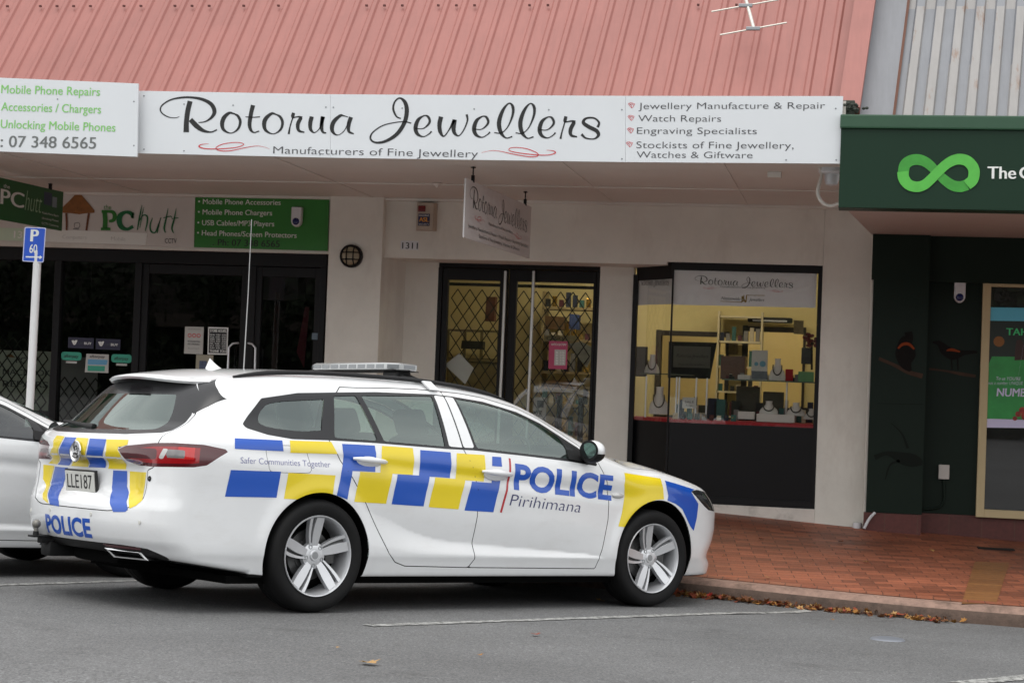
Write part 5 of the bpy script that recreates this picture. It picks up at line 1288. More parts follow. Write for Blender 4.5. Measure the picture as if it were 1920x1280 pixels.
# hanging signs under the verandah, square to the street
def hanging(name, label, P, Q, ztop, h, panel, builder):
    """panel from near end P to far end Q (x, y), hung below the soffit"""
    r = empty(name, (P[0], P[1], ztop-h), label, 'hanging sign'); P = np.array((*P, ztop)); Q = np.array((*Q, ztop)); d = Q-P; L = np.linalg.norm(d); d /= L; nn = np.array((-d[1], d[0], 0))
    if nn[1] > 0 or nn[0] > 0: nn = -nn
    mb = MB().prism([P, Q, Q-(0, 0, h), P-(0, 0, h)], -nn*.012); mb.build('sign_panel', panel, r)
    fl = lambda s, t: P + d*L*s - np.array((0, 0, h))*t + nn*.002
    builder(r, fl, L)
    mb = MB()
    for s in (.10, .90):
        p = P + d*L*s - nn*.006; mb.tube([p+(0, 0, -.05), p+(0, 0, SOF-ztop)], .006, 6); mb.box(p+(0, 0, .02), (.025, .03, .06)); mb.lathe([(.02, 0), (.024, .006), (.0, .012)], p+(0, 0, SOF-ztop-.014), n=10)
    mb.build('hanger', M_blackf, r)
n0 = at(874, 334, 14.5); n1 = None
d_ = ray(1795, 742); d_ = d_/np.linalg.norm(d_[:2]); Pn = n0; Qn = n0 + d_*2.35
# far end so that it falls at the measured spot
best = min(np.linspace(1.2, 3.2, 81), key=lambda L: abs(960+FPX*((n0+d_*L-CAM) @ RC[0])/((n0+d_*L-CAM) @ RC[2]) - 997)); Qn = n0 + d_*best
def jewel(r, fl, L):
    S = lambda u, v: fl((u-290)/(1165-290)*.93+.045, .09+(v-182)/(262-182)*.44)
    logo(S, False, 4).build('script_lettering', M_ink, r); logo(S, True, 4).build('red_flourish', M_inkr, r)
    mb = MB(); mb.recalc = False; up = fl(0, 0)-fl(0, 1); hh = np.linalg.norm(up)
    for t, s0, s1, y, k in (('Manufacturers of Fine Jewellery', .33, .70, .645, .05), ('Jewellery Manufacture & Repair • Watch Repairs • Engraving Specialists', .05, .96, .81, .06), ('Stockists of Fine Jewellery, Watches & Giftware', .2, .82, .925, .06)): text_on(mb, t, fl(s0, y), fl(s1, y), hh*k, up=up)
    mb.build('small_lettering', M_inkg, r)
hanging('hanging_sign', 'white hanging sign with script Rotorua Jewellers under the verandah', Pn[:2], Qn[:2], Pn[2], (at(876, 445, 14.5)-Pn)[2]*-1, pbr('hanging_sign_white', '#c9c5c4', .45, var=.05), jewel)
q1 = at(119, 360, 16.9); zt1 = q1[2]; q0 = q1 - d_*2.6; hh1 = zt1 - at(117, 433, 16.9)[2]
def pch(r, fl, L):
    up = fl(0, 0)-fl(0, 1); hh = np.linalg.norm(up); mb = MB(); mb.recalc = False
    text_on(mb, 'PC', fl(.535, .62), fl(.70, .62), hh*.36, bold=.05, up=up); text_on(mb, 'the', fl(.55, .22), fl(.595, .22), hh*.09, up=up); mb.build('white_lettering', M_white, r)
    mb = MB(); mb.recalc = False; text_on(mb, 'hutt', fl(.71, .66), fl(.835, .66), hh*.5, shear=.25, up=up, bold=-.015); mb.build('hand_lettering', pbr('pale_green_ink', '#a9c7a2', .4), r)
    mb = MB(); mb.recalc = False
    for k, t in enumerate(('Mobile Phone Repair', 'Unlocking Phones', 'CCTV Cameras')): text_on(mb, t, fl(.84, .66+.13*k), fl(.97, .66+.13*k), hh*.05, up=up)
    mb.build('small_lettering', M_white, r)
    mb = MB(); mb.recalc = False; mb.poly([fl(.85, .10), fl(.91, .10), fl(.91, .42), fl(.85, .42)]); mb.build('screen_picture', pbr('screen_print', '#22304e', .3), r)
    mb = MB(); mb.recalc = False; mb.poly([fl(.915, .18), fl(.95, .18), fl(.95, .44), fl(.915, .44)]); mb.build('tower_picture', pbr('tower_print', '#7d8b93', .3), r)
    mb = MB(); mb.recalc = False; mb.poly([fl(.40, .30), fl(.46, .12), fl(.47, .32), fl(.44, .42)]); mb.build('red_picture', M_inkr, r)
hanging('hanging_sign', 'dark green hanging sign with white computer shop lettering behind the blue parking sign', q0[:2], q1[:2], zt1, hh1, pbr('hanging_sign_green', '#1f5a2a', .4, var=.05), pch)
# blue parking sign on a white pole
YPk = 14.35
r = empty('parking_sign', at(55, 742, YPk)*np.array((1, 1, 0)) + np.array((0, 0, foot_z(-3.9, 14.4))), 'blue parking sign P 60 with an arrow on a white pole', 'parking sign')
pt_, pb_ = at(71, 470, YPk+.03), at(57, 740, YPk+.03); dv = (pb_-pt_)/np.linalg.norm(pb_-pt_); pb2 = pt_ + dv*((pt_[2]-.12)/-dv[2])
MB().tube([pt_, pb2], .034, 16).build('pole', pbr('pole_white', '#dcdcdc', .4, var=.05), r, smooth=50)
def rrect(P, rad):                                             # rounded corners, flat
    out = []
    for i in range(4):
        a, b, c = np.array(P[i-1]), np.array(P[i]), np.array(P[(i+1) % 4]); p = b+(a-b)/np.linalg.norm(a-b)*rad; q = b+(c-b)/np.linalg.norm(c-b)*rad
        for t in np.linspace(0, 1, 5): out.append((1-t)**2*p + 2*t*(1-t)*b + t*t*q)
    return out
Pq = [(46.3, 425.5), (86.3, 427), (81.5, 492), (41.8, 490)]
MB().prism([at(*p, YPk) for p in rrect(Pq, 3)], (0, .004, 0)).build('sign_plate', pbr('sign_border_white', '#c9cce6', .4), r)
MB().prism([at(*p, YPk-.0015) for p in rrect([(47.8, 427.2), (84.6, 428.6), (80.2, 490.2), (43.6, 488.5)], 2.2)], (0, .001, 0)).build('sign_face', pbr('sign_blue', '#2152c0', .35), r)
lines(YPk-.003, [('P', 57.5, 452.5, 71, 453.2, 22.5, .05), ('60', 55, 473.8, 69, 474.6, 16, .015)]).build('sign_lettering', M_white, r)
mb = MB(); mb.recalc = False; mb.poly([at(u, v, YPk-.003) for u, v in ((48.3, 480.2), (74.5, 481), (74.5, 478.4), (79.5, 482.3), (74, 486), (74, 483.3), (48, 482.6))]); mb.build('sign_arrow', M_white, r)
# bulkhead light on the pillar
c = at(660, 480.5, 17.40); r = empty('wall_light', c, 'round black bulkhead light with a crossed guard on the pillar', 'wall light')
MB().lathe([(0, 0), (.115, 0), (.115, -.045), (.100, -.062), (.092, -.055)], c, axis='y', n=36).build('lamp_ring', M_blackf, r, smooth=40)
MB().lathe([(.094, -.045), (.08, -.062), (.04, -.076), (0, -.08)], c, axis='y', n=32).build('lamp_lens', pbr('frosted_lens', '#9b8f76', .25), r, smooth=60)
mb = MB()
for k in (-.035, .035):
    mb.tube([c+(k, -.055, -.088), c+(k, -.085, -.045), c+(k, -.09, 0), c+(k, -.085, .045), c+(k, -.055, .088)], .006, 6); mb.tube([c+(-.088, -.055, k), c+(-.045, -.085, k), c+(0, -.09, k), c+(.045, -.085, k), c+(.088, -.055, k)], .006, 6)
mb.build('lamp_guard', M_blackf, r)
# alarm boxes
c = at(800, 407, Y0); r = empty('alarm_box', c, 'grey alarm box with red strobe and blue sticker, high on the header', 'alarm box')
bx = MB(); A, B = at(780.5, 433, Y0), at(821, 382, Y0); bx.prism([(A[0], Y0, A[2]), (B[0], Y0, A[2]), (B[0], Y0, B[2]), (A[0], Y0, B[2])], (0, -.09, 0)); bx.v = [(p[0]+(.0 if p[1] > Y0-.05 else .02*(1 if p[0] < c[0] else -1)), p[1], p[2]) for p in bx.v]; bx.build('alarm_case', pbr('alarm_case_grey', '#b5a898', .5, var=.15, vscale=12), r, bevel=.005)
A, B = at(784, 397, 17.405), at(798, 386, 17.405); MB().span((A[0], 17.39, A[2]), (B[0], 17.412, B[2]), .006).build('strobe', pbr('strobe_red', '#6d1a20', .2), r)
A, B = at(783.5, 423, 17.405), at(806, 401, 17.405); MB().span((A[0], 17.407, A[2]), (B[0], 17.411, B[2])).build('sticker', pbr('sticker_navy', '#1f2650', .4), r)
lines(17.4055, [('ASL', 786, 415.5, 803.5, 415.8, 8, .05)]).build('sticker_lettering', pbr('sticker_orange', '#dd9a35', .4), r)
lines(17.4055, [('WARNING', 785, 405.5, 804.5, 405.7, 3, .02), ('SECURITY', 785, 421.5, 804.5, 421.8, 2.6, .02)]).build('sticker_small_lettering', M_white, r)
def siren(pos, label, w=.105):
    c = np.array(pos); r = empty('alarm_siren', c, label, 'alarm siren')
    V = [(-w/2, .095), (w/2, .095), (w/2, -.035)] + [(w/2*math.cos(q), -.04+w/2*math.sin(q)*1.2) for q in np.linspace(-.2, -math.pi+.2, 8)] + [(-w/2, -.035)]
    MB().prism([c+(x, 0, z) for x, z in V], (0, -.07, 0)).build('siren_case', pbr('siren_white', '#d4d6da', .4), r, bevel=.008)
    MB().lathe([(0, -.085), (.025, -.083), (.036, -.072), (.036, -.06)], c+(0, 0, -.05), axis='y', n=20).build('siren_lens', pbr('lens_blue', '#1a2560', .12), r, smooth=60)
siren(at(559, 407, YB1-.006)+np.array((0, 0, 0)), 'white alarm siren with a blue lens on the green computer shop board')
siren(at(1799, 548, YB2), 'white alarm siren with a blue lens on the dark bank wall')
A, B = at(751, 468, Y0), at(785, 452, Y0); r = empty('number_plaque', (A+B)/2, 'small white plaque with the street number 1311 on the header', 'number plaque')
MB().span((A[0], Y0-.006, A[2]), (B[0], Y0, B[2])).build('plaque', M_signw, r); lines(Y0-.008, [('1311', 754, 466, 783, 466.8, 11.5, .02)]).build('number_lettering', M_ink, r)
# dome camera, its cable, a square sensor and a small detector under the soffit
c = at(1560, 312, 14.5); c[2] = SOF; r = empty('dome_camera', c, 'white dome camera with a hanging cable beside the bank fascia', 'security camera')
MB().lathe([(.0, -.003), (.10, -.003), (.105, -.03), (.095, -.045), (.06, -.05), (.055, -.10), (.045, -.13), (.0, -.145)], c, n=28).build('camera_dome', M_signw, r, smooth=40)
mb = MB(); P = [at(u, v, 14.45) for u, v in ((1536, 310), (1541, 325), (1536, 345), (1533, 362), (1538, 375), (1548, 384), (1560, 386), (1575, 381))]; mb.tube(catmull(P, 5), .014, 8); mb.build('cable', pbr('cable_white', '#cfcac2', .5), r, smooth=60)
c = at(1453, 312, 14.8); c[2] = SOF; tag(MB().span(c-(.055, .05, .05), c+(.055, .05, -.003), .004).build('soffit_fitting', M_soff), 'small square grey fitting on the soffit left of the dome camera', 'light fitting')
c = at(820, 341, 16.0); c[2] = SOF; tag(MB().lathe([(.035, -.003), (.045, -.012), (.02, -.035), (0, -.05)], c, n=16).build('soffit_detector', M_soff, smooth=50), 'tiny white cone shaped detector under the soffit above the alarm box', 'detector')
# downpipe at the joint with the bank
mb = MB(); x = .118; mb.tube([(x, 17.47, .24), (x, 17.47, 3.0)], .022, 10); MBr = empty('downpipe', (x, 17.47, .2), 'thin pale downpipe with a white collar at the foot of the end pillar', 'downpipe')
mb.build('pipe', M_wall, MBr, smooth=50); MB().lathe([(.04, .0), (.042, .05), (.04, .065), (.022, .066)], (x-.07, 17.46, .205), n=16).build('collar', M_signw, MBr, smooth=40)
P = [at(u, v, 17.33) for u, v in ((1620, 990), (1628, 975), (1633, 968), (1641, 960))]; mb = MB().tube(P, .014, 8); tag(mb.build('loose_pipe', M_signw, smooth=50), 'short slanted white pipe end by the foot of the downpipe', 'pipe')
# bank: emblem, lettering, mural birds, socket box with conduit, poster
r = empty('bank_sign', at(1760, 325, YB), 'bright green twisted loop emblem and white lettering on the bank fascia', 'bank sign')
fb = lambda x, y: at(1540+x/4.266, 160+y/4.266, YB-.004); fb2 = lambda x, y: at(1540+x/4.266, 160+y/4.266, YB-.009)
mb = MB(); mb.recalc = False; stroke(mb, [(655,705,88),(668,640,88),(710,604,86),(770,594,86),(830,612,82),(880,650,76),(935,708,70),(990,760,78),(1050,800,84),(1110,811,86),(1170,795,86)], fb); mb.build('emblem_band', pbr('emblem_dark_green', '#3d9a35', .35, var=.2, vscale=14), r)
mb = MB(); mb.recalc = False; stroke(mb, [(652,690,90),(660,745,90),(700,795,86),(765,812,84),(825,795,80),(880,748,78),(935,692,78),(990,640,78),(1050,603,82),(1110,591,86),(1170,608,88),(1212,655,90),(1222,705,90),(1208,760,88),(1165,797,86)], fb2, 9); mb.build('emblem_band', pbr('emblem_light_green', '#56b646', .3, var=.12, vscale=14), r)
lines(YB-.004, [('The', 1852, 335, 1904.5, 335.2, 22.5, .03), ('Co-operative Bank', 1911.5, 335.2, 2205, 336.5, 22.5, .03)]).build('sign_lettering', M_white, r)
M_b1 = pbr('mural_bird_dark', '#120d0a', .4, spec=.1); M_b2 = pbr('mural_bird_orange', '#843a18', .4, spec=.1); M_b3 = pbr('mural_branch', '#46352a', .4, spec=.1, var=.3, vscale=10); M_b4 = pbr('mural_dark_shape', '#141a16', .4, spec=.1)
r = empty('wall_mural', at(1690, 700, YBW), 'dim printed mural of two dark birds on a branch on the bank wall', 'mural')
def flat(nm, sts, fnm, m):
    mb = MB(); mb.recalc = False
    for st in sts: stroke(mb, st, fnm)
    mb.build(nm, m, r)
g1 = lambda x, y: at(1640+x/2.56, 500+y/2.56, YBW-.003); g2 = lambda x, y: at(1640+x/2.56, 500+y/2.56, YB2-.003); g1b = lambda x, y: at(1640+x/2.56, 500+y/2.56, YBW-.005); g2b = lambda x, y: at(1640+x/2.56, 500+y/2.56, YB2-.005)
flat('branch_print', [[(20,440,16),(90,470,16),(160,505,20),(230,525,24)]], g1, M_b3); flat('branch_print', [[(262,490,10),(340,500,10),(420,515,16),(485,525,14)]], g2, M_b3)
flat('bird_print', [[(162,312,36),(165,340,40),(150,365,70),(148,420,98),(150,465,60),(172,500,14)]], g1b, M_b1); flat('bird_print', [[(278,362,8),(310,368,26),(340,400,50),(380,420,52),(430,412,24),(492,408,12)], [(368,440,8),(372,495,6)], [(398,440,8),(400,495,6)]], g2b, M_b1)
flat('wing_print', [[(112,392,8),(135,372,14),(165,372,14),(190,395,8)]], lambda x, y: at(1640+x/2.56, 500+y/2.56, YBW-.007), M_b2); flat('wing_print', [[(345,402,6),(370,398,14),(410,408,6)]], lambda x, y: at(1640+x/2.56, 500+y/2.56, YB2-.007), M_b2)
flat('dark_shape_print', [[(0,915,26),(60,895,20),(140,920,60),(190,930,60),(230,940,20)], [(80,750,4),(130,800,8),(160,870,14)], [(50,1020,6),(75,950,10),(120,930,12)]], g1, M_b4); flat('dark_shape_print', [[(10,655,3),(120,658,3),(235,660,3)]], g1b, M_b4)  # faint darker shapes and a thin line printed on the panel
A, B = at(1759, 897, YB2), at(1780, 871, YB2); r = empty('socket_box', (A+B)/2, 'small white socket box with a bent conduit low on the bank wall', 'socket box')
MB().span((A[0], YB2-.05, A[2]), (B[0], YB2, B[2]), .006).build('box_case', pbr('box_white', '#bdb9b3', .5), r)
P = [at(u, v, YB2-.02) for u, v in ((1769, 897), (1770, 925), (1769, 940), (1762, 950), (1750, 953), (1733, 954))]; MB().tube(catmull(P, 4), .012, 8).build('conduit', M_bgreen, r, smooth=50)
YPo = YB2-.045
r = empty('poster', at(1885, 690, YPo), 'green pool table poster with hand lettering behind the bank window', 'poster')
board('p', YPo, [(1850, 597), (2000, 600), (1990, 806), (1843, 801)], None, .004).build('poster_sheet', pbr('poster_dark', '#15241a', .4), r)
board('p', YPo-.001, [(1852, 576), (2000, 578), (2000, 603), (1851, 601)], None, .001).build('poster_band', pbr('poster_blue', '#62c4e0', .4), r)
board('p', YPo-.001, [(1860, 668), (2000, 670), (2000, 790), (1843, 784), (1846, 700)], None, .001).build('table_print', pbr('poster_green', '#319a4a', .4, var=.25, vscale=6), r)
board('p', YPo-.001, [(1843.5, 784.5), (2000, 787), (2000, 803), (1843, 801)], None, .001).build('footer_band', pbr('poster_lilac', '#d2cfee', .4), r)
lines(YPo-.003, [('TAHI', 1887, 628, 1932, 629, 13, .03)]).build('green_lettering', pbr('poster_lime', '#3fd07c', .4), r)
lines(YPo-.003, [("To us YOU'RE", 1868, 712, 1914, 713, 6, .0, .2), ('not a number UNIQUE', 1853, 720.5, 1962, 721.5, 6, -.01, .2), ('NUMBER', 1869, 742.5, 1945, 743.5, 15, .03, .1)]).build('white_lettering', pbr('poster_white', '#d4d0ee', .4), r)
mb = MB(); mb.recalc = False
for (u, v, ra) in ((1909, 776, 5), (1903, 784, 4), (1917, 769, 6), (1922, 780, 7)): mb.lathe([(0, -.001), (ra/190, 0)], at(u, v, YPo-.002), axis='y', n=14)
mb.build('ball_print', pbr('poster_red', '#a03020', .4, var=.8, vscale=25), r)
mb = MB(); mb.recalc = False
mb.lathe([(0, -.001), (.05, 0)], at(1873, 640, YPo-.002), axis='y', n=14); mb.build('lamp_print', pbr('poster_amber', '#8a5a22', .5), r)
mb = MB(); mb.recalc = False; stroke(mb, [(1911,637,9),(1912,650,16),(1913,675,22)], lambda x, y: at(x, y, YPo-.002)); mb.build('player_print', pbr('poster_brown', '#3a211a', .5), r)
# ---------------------------------------------------------------- things behind the glass, stickers, aerial, leaves
def item(name, label, cat, loc, group=None): return empty(name, loc, label, cat, group)
def sheet(name, label, cat, quad, Yp, face, builder=None, thick=.003, edge=None):
    r = empty(name, at(quad[3][0], quad[3][1], Yp), label, cat); board('p', Yp, quad, None, thick).build('sheet_face', face, r)
    if builder: builder(r, Yp-.002)
    return r
def rect(u0, v0, u1, v1, sl=.037): return [(u0, v0), (u1, v0+(u1-u0)*sl), (u1-(v1-v0)*.037, v1+(u1-u0)*sl), (u0-(v1-v0)*.037, v1)]
M_paper = pbr('paper_white', '#b9b9b4', .6, var=.06, vscale=30); M_pink2 = pbr('paper_pink', '#b5476a', .6)
# computer shop stickers on the glass
yg = YP+.008
def b1(r, y):
    mb = MB(); mb.recalc = False
    for u in (355.5, 364, 372.5): mb.lathe([(.014, 0), (.021, 0)], at(u, 628.5+(u-355)*.03, y), axis='y', n=16)
    mb.build('ring_mark', M_inkr, r)
    lines(y, [('PLEASE READ BEFORE ENTRY', 352, 617.5, 376, 618.3, 2, 0), ('NO DOGS NO FOOD', 352, 641, 375, 642, 3, .03), ('NO SMOKING', 352, 646, 374, 647, 3, .03), ('Thank you for your help', 352, 653.5, 374, 654, 1.8, 0)]).build('small_lettering', M_inkg, r)
sheet('notice', 'pale notice with three small red rings on the computer shop door', 'notice', [(347, 612), (382, 613), (380, 664), (345, 662.5)], yg, M_paper, b1)
def b2(r, y):
    board('p', y-.001, [(392.5, 615.5), (425.5, 616.5), (424, 662.5), (391, 661.5)], None, .001).build('sign_face', M_ink, r)
    lines(y-.0025, [('STORE HOURS', 394, 622.2, 424, 623, 5, .03), ('THANK YOU', 393, 660, 423, 661, 5, .03)] + [(d+'  9:00 - 5:00', 393.5, 628.5+4.1*k, 423.5, 629.4+4.1*k, 2.6, .02) for k, d in enumerate(('MON', 'TUE', 'WED', 'THU', 'FRI', 'SAT', 'SUN'))]).build('sign_lettering', M_white, r)
sheet('hours_sign', 'black store hours sign with a white border on the computer shop door', 'hours sign', [(390.5, 613), (428, 614), (426, 665), (389, 664)], yg, M_white, b2)
def b3(r, y): board('p', y-.001, [(374, 676), (388, 676.5), (387, 700), (373, 700)], None, .001).build('print', pbr('poster_slate', '#4a5570', .5, var=.5, vscale=25), r)
sheet('notice', 'cream notice with a blue print low on the computer shop door', 'notice', [(368, 664.5), (400, 665.5), (398, 706), (366, 705)], yg, pbr('paper_cream', '#9c9886', .6), b3)
M_teal = pbr('sticker_teal', '#2f9a80', .4); M_navy2 = pbr('sticker_dark_navy', '#1b1838', .4)
for (u, v, nm) in ((134, 667, 'left'), (228, 671.5, 'right')):
    r = item('sticker', f'{"second " if nm == "right" else ""}rounded teal payment sticker on the dark window, ' + ('nearer the corner post' if nm == 'left' else 'nearer the door'), 'sticker', at(u, v, yg), 'teal stickers')
    MB().prism([at(*p, yg) for p in rrect([(u-19, v-8), (u+19, v-6.6), (u+18.5, v+9), (u-19.5, v+7.5)], 6)], (0, .002, 0)).build('sticker_face', M_teal, r)
    lines(yg-.002, [('afterpay', u-14, v+2.5, u+13, v+3.6, 6, .02, .2)]).build('sticker_lettering', M_ink, r)
    board('p', yg, rect(u-10, v+9.5, u+10, v+13.5), None, .002).build('paper_strip', M_paper, r)
for (u, v, nm) in ((154, 643, 'left'), (204, 645.5, 'right')):
    r = item('sticker', 'dark navy sticker with a pale heart, ' + ('left' if nm == 'left' else 'right') + ' one of the two above the teal ones', 'sticker', at(u, v, yg), 'navy stickers')
    board('p', yg, rect(u-26 if nm == 'left' else u-24, v-11, u+22, v+9), None, .002).build('sticker_face', M_navy2, r)
    mb = MB(); mb.recalc = False; stroke(mb, [(u-19, v-5, 2), (u-14.5, v+2, 3), (u-9.5, v-5.5, 2)], lambda x, y: at(x, y, yg-.002)); stroke(mb, [(u-16.5, v-5.5, 1.5), (u-14.5, v-2, 2), (u-12, v-5.5, 1.5)], lambda x, y: at(x, y, yg-.002)); mb.build('heart_mark', M_white, r)
    lines(yg-.002, [('LAY', u-7, v+2.2, u+3.5, v+2.6, 4.5, -.005)]).build('pale_lettering', M_inkg, r); lines(yg-.002, [('BUY', u+4, v+2.6, u+17, v+3.2, 4.5, .03)]).build('sticker_lettering', M_white, r)
def b4(r, y):
    board('p', y-.001, [(165, 673), (202, 674.5), (200, 684), (164, 683)], None, .001).build('blue_print', pbr('sky_print', '#5f9cc0', .5), r); board('p', y-.001, [(164.5, 685), (197, 686.2), (196, 696), (164, 695)], None, .001).build('teal_print', M_teal, r)
    lines(y-.001, [('afterpay', 168, 670, 197, 671, 5, .02, .2)]).build('sheet_lettering', M_ink, r)
sheet('notice', 'white sheet with blue and teal print between the teal stickers', 'notice', [(162, 663), (204, 664.5), (203, 699), (159, 697.5)], yg, M_paper, b4)
# diamond grille low behind the computer shop window, a white poster behind it
def diamond(u0, u1, v0, v1, Yp, px_, pz, name, label):
    a, b = X(u0, v0, Yp), X(u1, v0, Yp); z0, z1 = Z(u0, v1, Yp), Z(u0, v0, Yp); mb = MB(); k = 0
    nx = int((b-a)/px_)+2; nz = int((z1-z0)/(pz/2))
    for i in range(-nz, nx+nz):
        for sg in (-1, 1):
            pts = []
            for q in range(nz+1):
                x = a + i*px_ + sg*px_/2*q
                if a <= x <= b: pts.append((x, Yp+.004*sg, z0+q*pz/2))
            if len(pts) > 1: mb.tube(pts, .007, 4, False)
    return tag(mb.build(name, M_wire), label, 'grille', 'computer shop grilles')
diamond(-60, 98, 624, 800, YP+.16, .115, .15, 'security_grille', 'black diamond grille behind the far left computer shop window'); diamond(112, 190, 700, 800, YP+.16, .115, .15, 'security_grille', 'black diamond grille below the stickers of the computer shop window')
def b5(r, y):
    lines(y, [('PC', 30, 680, 48, 681, 11, .03), ('MACBOOK', 5, 702, 95, 705, 11, .02), ('REPAIRS', 5, 724, 90, 727, 11, .02)]).build('poster_lettering', M_inkg, r)
    mb = MB(); mb.recalc = False; mb.poly([at(*p, y) for p in ((9, 669), (19, 662), (29, 670))]); mb.build('hut_mark', pbr('hut_brown', '#8a5a25', .5), r)
sheet('poster', 'white poster with dark words behind the grille of the far left window', 'poster', [(-60, 654), (96, 659), (90, 770), (-60, 765)], YP+.30, pbr('poster_white_dim', '#c4ccb8', .6), b5)
sheet('panel', 'pale grey panel behind the grille below the stickers', 'panel', [(114, 668), (184, 671), (180, 800), (108, 800)], YP+.30, pbr('panel_grey', '#8f8f8c', .6))
sheet('banner', 'dim crimson banner inside the computer shop near the pillar', 'banner', [(572, 575), (580, 576), (570, 690), (556, 660)], YP+1.0, pbr('banner_crimson', '#7c1f36', .6))
sheet('cabinet', 'dim grey wall cabinet inside the computer shop, seen high through its door', 'cabinet', [(488, 508), (560, 511), (558, 562), (487, 560)], YP+2.5, pbr('cabinet_grey', '#6a6a6e', .5), None, .3)
sheet('wall_plate', 'small pale plate by the right edge of the computer shop door', 'wall plate', [(585, 624), (596, 624.5), (595, 637), (584.5, 636)], yg-.03, pbr('plate_blue_grey', '#5c6b78', .5))
# jewellers door: notices behind the glass
yj = YD-.012
def b6(r, y):
    board('p', y-.001, [(1040, 655), (1061, 655.5), (1060, 685), (1039, 684.5)], None, .001).build('price_table', M_paper, r)
    lines(y-.002, [('WATCH BATTERY', 1033, 647.5, 1062, 648, 4, .02)] + [('$ 15', 1042, 662+5*k, 1058, 662.3+5*k, 3, 0) for k in range(5)]).build('sheet_lettering', M_white, r)
sheet('notice', 'red and white price notice on the right leaf of the jewellers door', 'notice', [(1029.5, 639), (1064.5, 640), (1063, 692), (1028, 691)], yj, M_pink2, b6)
sheet('bag', 'crumpled clear plastic sheet hanging behind the right door leaf', 'plastic sheet', [(1064, 645), (1090, 640), (1116, 655), (1100, 690)], YD+.35, pbr('plastic_pale', '#8f907f', .3, var=.35, vscale=30), None, .02)
M_card = pbr('card_cream', '#8d835c', .6)
def b7(r, y): lines(y, [('CASIO', 1025, 637, 1056, 637.8, 6, .03)]).build('card_lettering', M_ink, r)
sheet('display_card', 'cream watch display card lettered CASIO, upper one in the right door leaf', 'display card', [(1022, 628), (1082, 629), (1080, 640), (1020, 640)], YD+.55, M_card, b7, .02)
def b8(r, y): lines(y, [('CASIO', 1028, 724, 1054, 724.8, 6, .03)]).build('card_lettering', M_ink, r)
sheet('display_card', 'orange cream watch display card lettered CASIO, lower one in the right door leaf', 'display card', [(1022, 712), (1086, 714), (1084, 730), (1020, 728)], YD+.55, pbr('card_orange', '#8a6a3c', .6), b8, .02)
def b9(r, y):
    lines(y, [('NZ', 1000, 780, 1016, 780.6, 11, .03)]).build('board_lettering', M_ink, r); board('p', y, [(1007, 750), (1020, 750.5), (1019, 764), (1006.5, 763.5)], None, .001).build('code_block', M_inkg, r)
sheet('sign_board', 'white framed floor sign lettered NZ low behind the right door leaf', 'sign board', [(1001, 744), (1025, 745), (1022, 800), (998, 800)], YD+.45, M_paper, b9, .02)
for (u, v0, v1, lab) in ((1050, 742, 830, 'left of the two dark posts low behind the right door leaf'), (1090, 744, 850, 'right of the two dark posts low behind the right door leaf')):
    p0, p1 = at(u, v0, YD+.6), at(u-(v1-v0)*.035, v1, YD+.6); tag(MB().tube([p0, p1], .03, 10).build('post', M_wire, smooth=50), lab, 'post', 'dark posts in the shop')
sheet('cushion', 'white diamond shaped card tilted low in the left door leaf', 'card', [(861, 662), (888, 690), (872, 720), (834, 684)], YD+.08, M_paper, None, .01)
for (q, m, nm, lab) in (([(912, 556), (929, 556.5), (926, 602), (909, 602)], '#5d3526', 'picture', 'brown picture on the yellow wall seen through the left door leaf'), ([(866, 638), (906, 640), (905, 655), (864, 653)], '#1c1a17', 'cash_register', 'dark cash register seen through the left door leaf'),
   ([(1068, 588), (1086, 590), (1085, 618), (1067, 616)], '#31406a', 'clock_box', 'small blue framed box seen through the right door leaf'), ([(1022, 592), (1060, 594), (1058, 618), (1022, 616)], '#5a4020', 'carriage_clock', 'brown clock seen through the right door leaf')):
    sheet(nm, lab, nm.replace('_', ' '), q, YD+1.6, pbr(nm+'_colour', m, .5, var=.4, vscale=14), None, .12)
mb = MB(); A, B = at(840, 618, YD+1.9), at(930, 760, YD+1.9); mb.span((A[0], YD+1.9, .3), (B[0], YD+2.4, A[2]-.35), .02); mb.span((A[0]-.03, YD+1.88, A[2]-.35), (B[0]+.03, YD+2.42, A[2]-.31)); 
for x in np.linspace(A[0], B[0], 4): mb.span((x-.015, YD+1.9, A[2]-.31), (x+.015, YD+1.93, A[2]))
mb.span((A[0], YD+1.9, A[2]-.01), (B[0], YD+2.2, A[2]+.01)); tag(mb.build('counter', pbr('counter_olive', '#6f6440', .5, var=.2)), 'olive display counter with an upright rack seen through the left door leaf', 'counter')
# jewellers window: banner, shelf, stands, boxes
yb = Y0+.045
def wb(r, y):
    s = lambda u, v: at(1303+(u-300)*(1487-1303)/(1127-300), 516.5+(v-182)*.245+(u-300)*.0052, y-.001)
    logo(s, False, 4).build('script_lettering', M_ink, r); logo(s, True, 4).build('red_flourish', M_inkr, r)
    lines(y-.001, [('Manufacturers of Fine Jewellery', 1351, 538.8, 1435, 541, 3, -.004)]).build('small_lettering', M_inkg, r)
    lines(y-.001, [('Nationwide', 1352, 561.5, 1388, 563, 5.5, .0, .35), ('Jewellers', 1404, 564, 1433, 565, 5.5, .0, .35)]).build('script_lettering', M_inkg, r)
    mb = MB(); mb.recalc = False; g = lambda x, y2: at(x, y2, y-.001)
    for st in ([(1351, 564.6, 1), (1385, 566, 1.2), (1391, 565, 2), (1392, 556, 2.6), (1398, 566, 2.6), (1400, 554, 2), (1404, 553.5, 1), (1434, 554, 1)], [(1395, 553, 1.4), (1394, 563, 2), (1389, 567, 1.4)]): stroke(mb, st, g)
    mb.build('monogram', pbr('ink_gold', '#9a7a2a', .4), r)
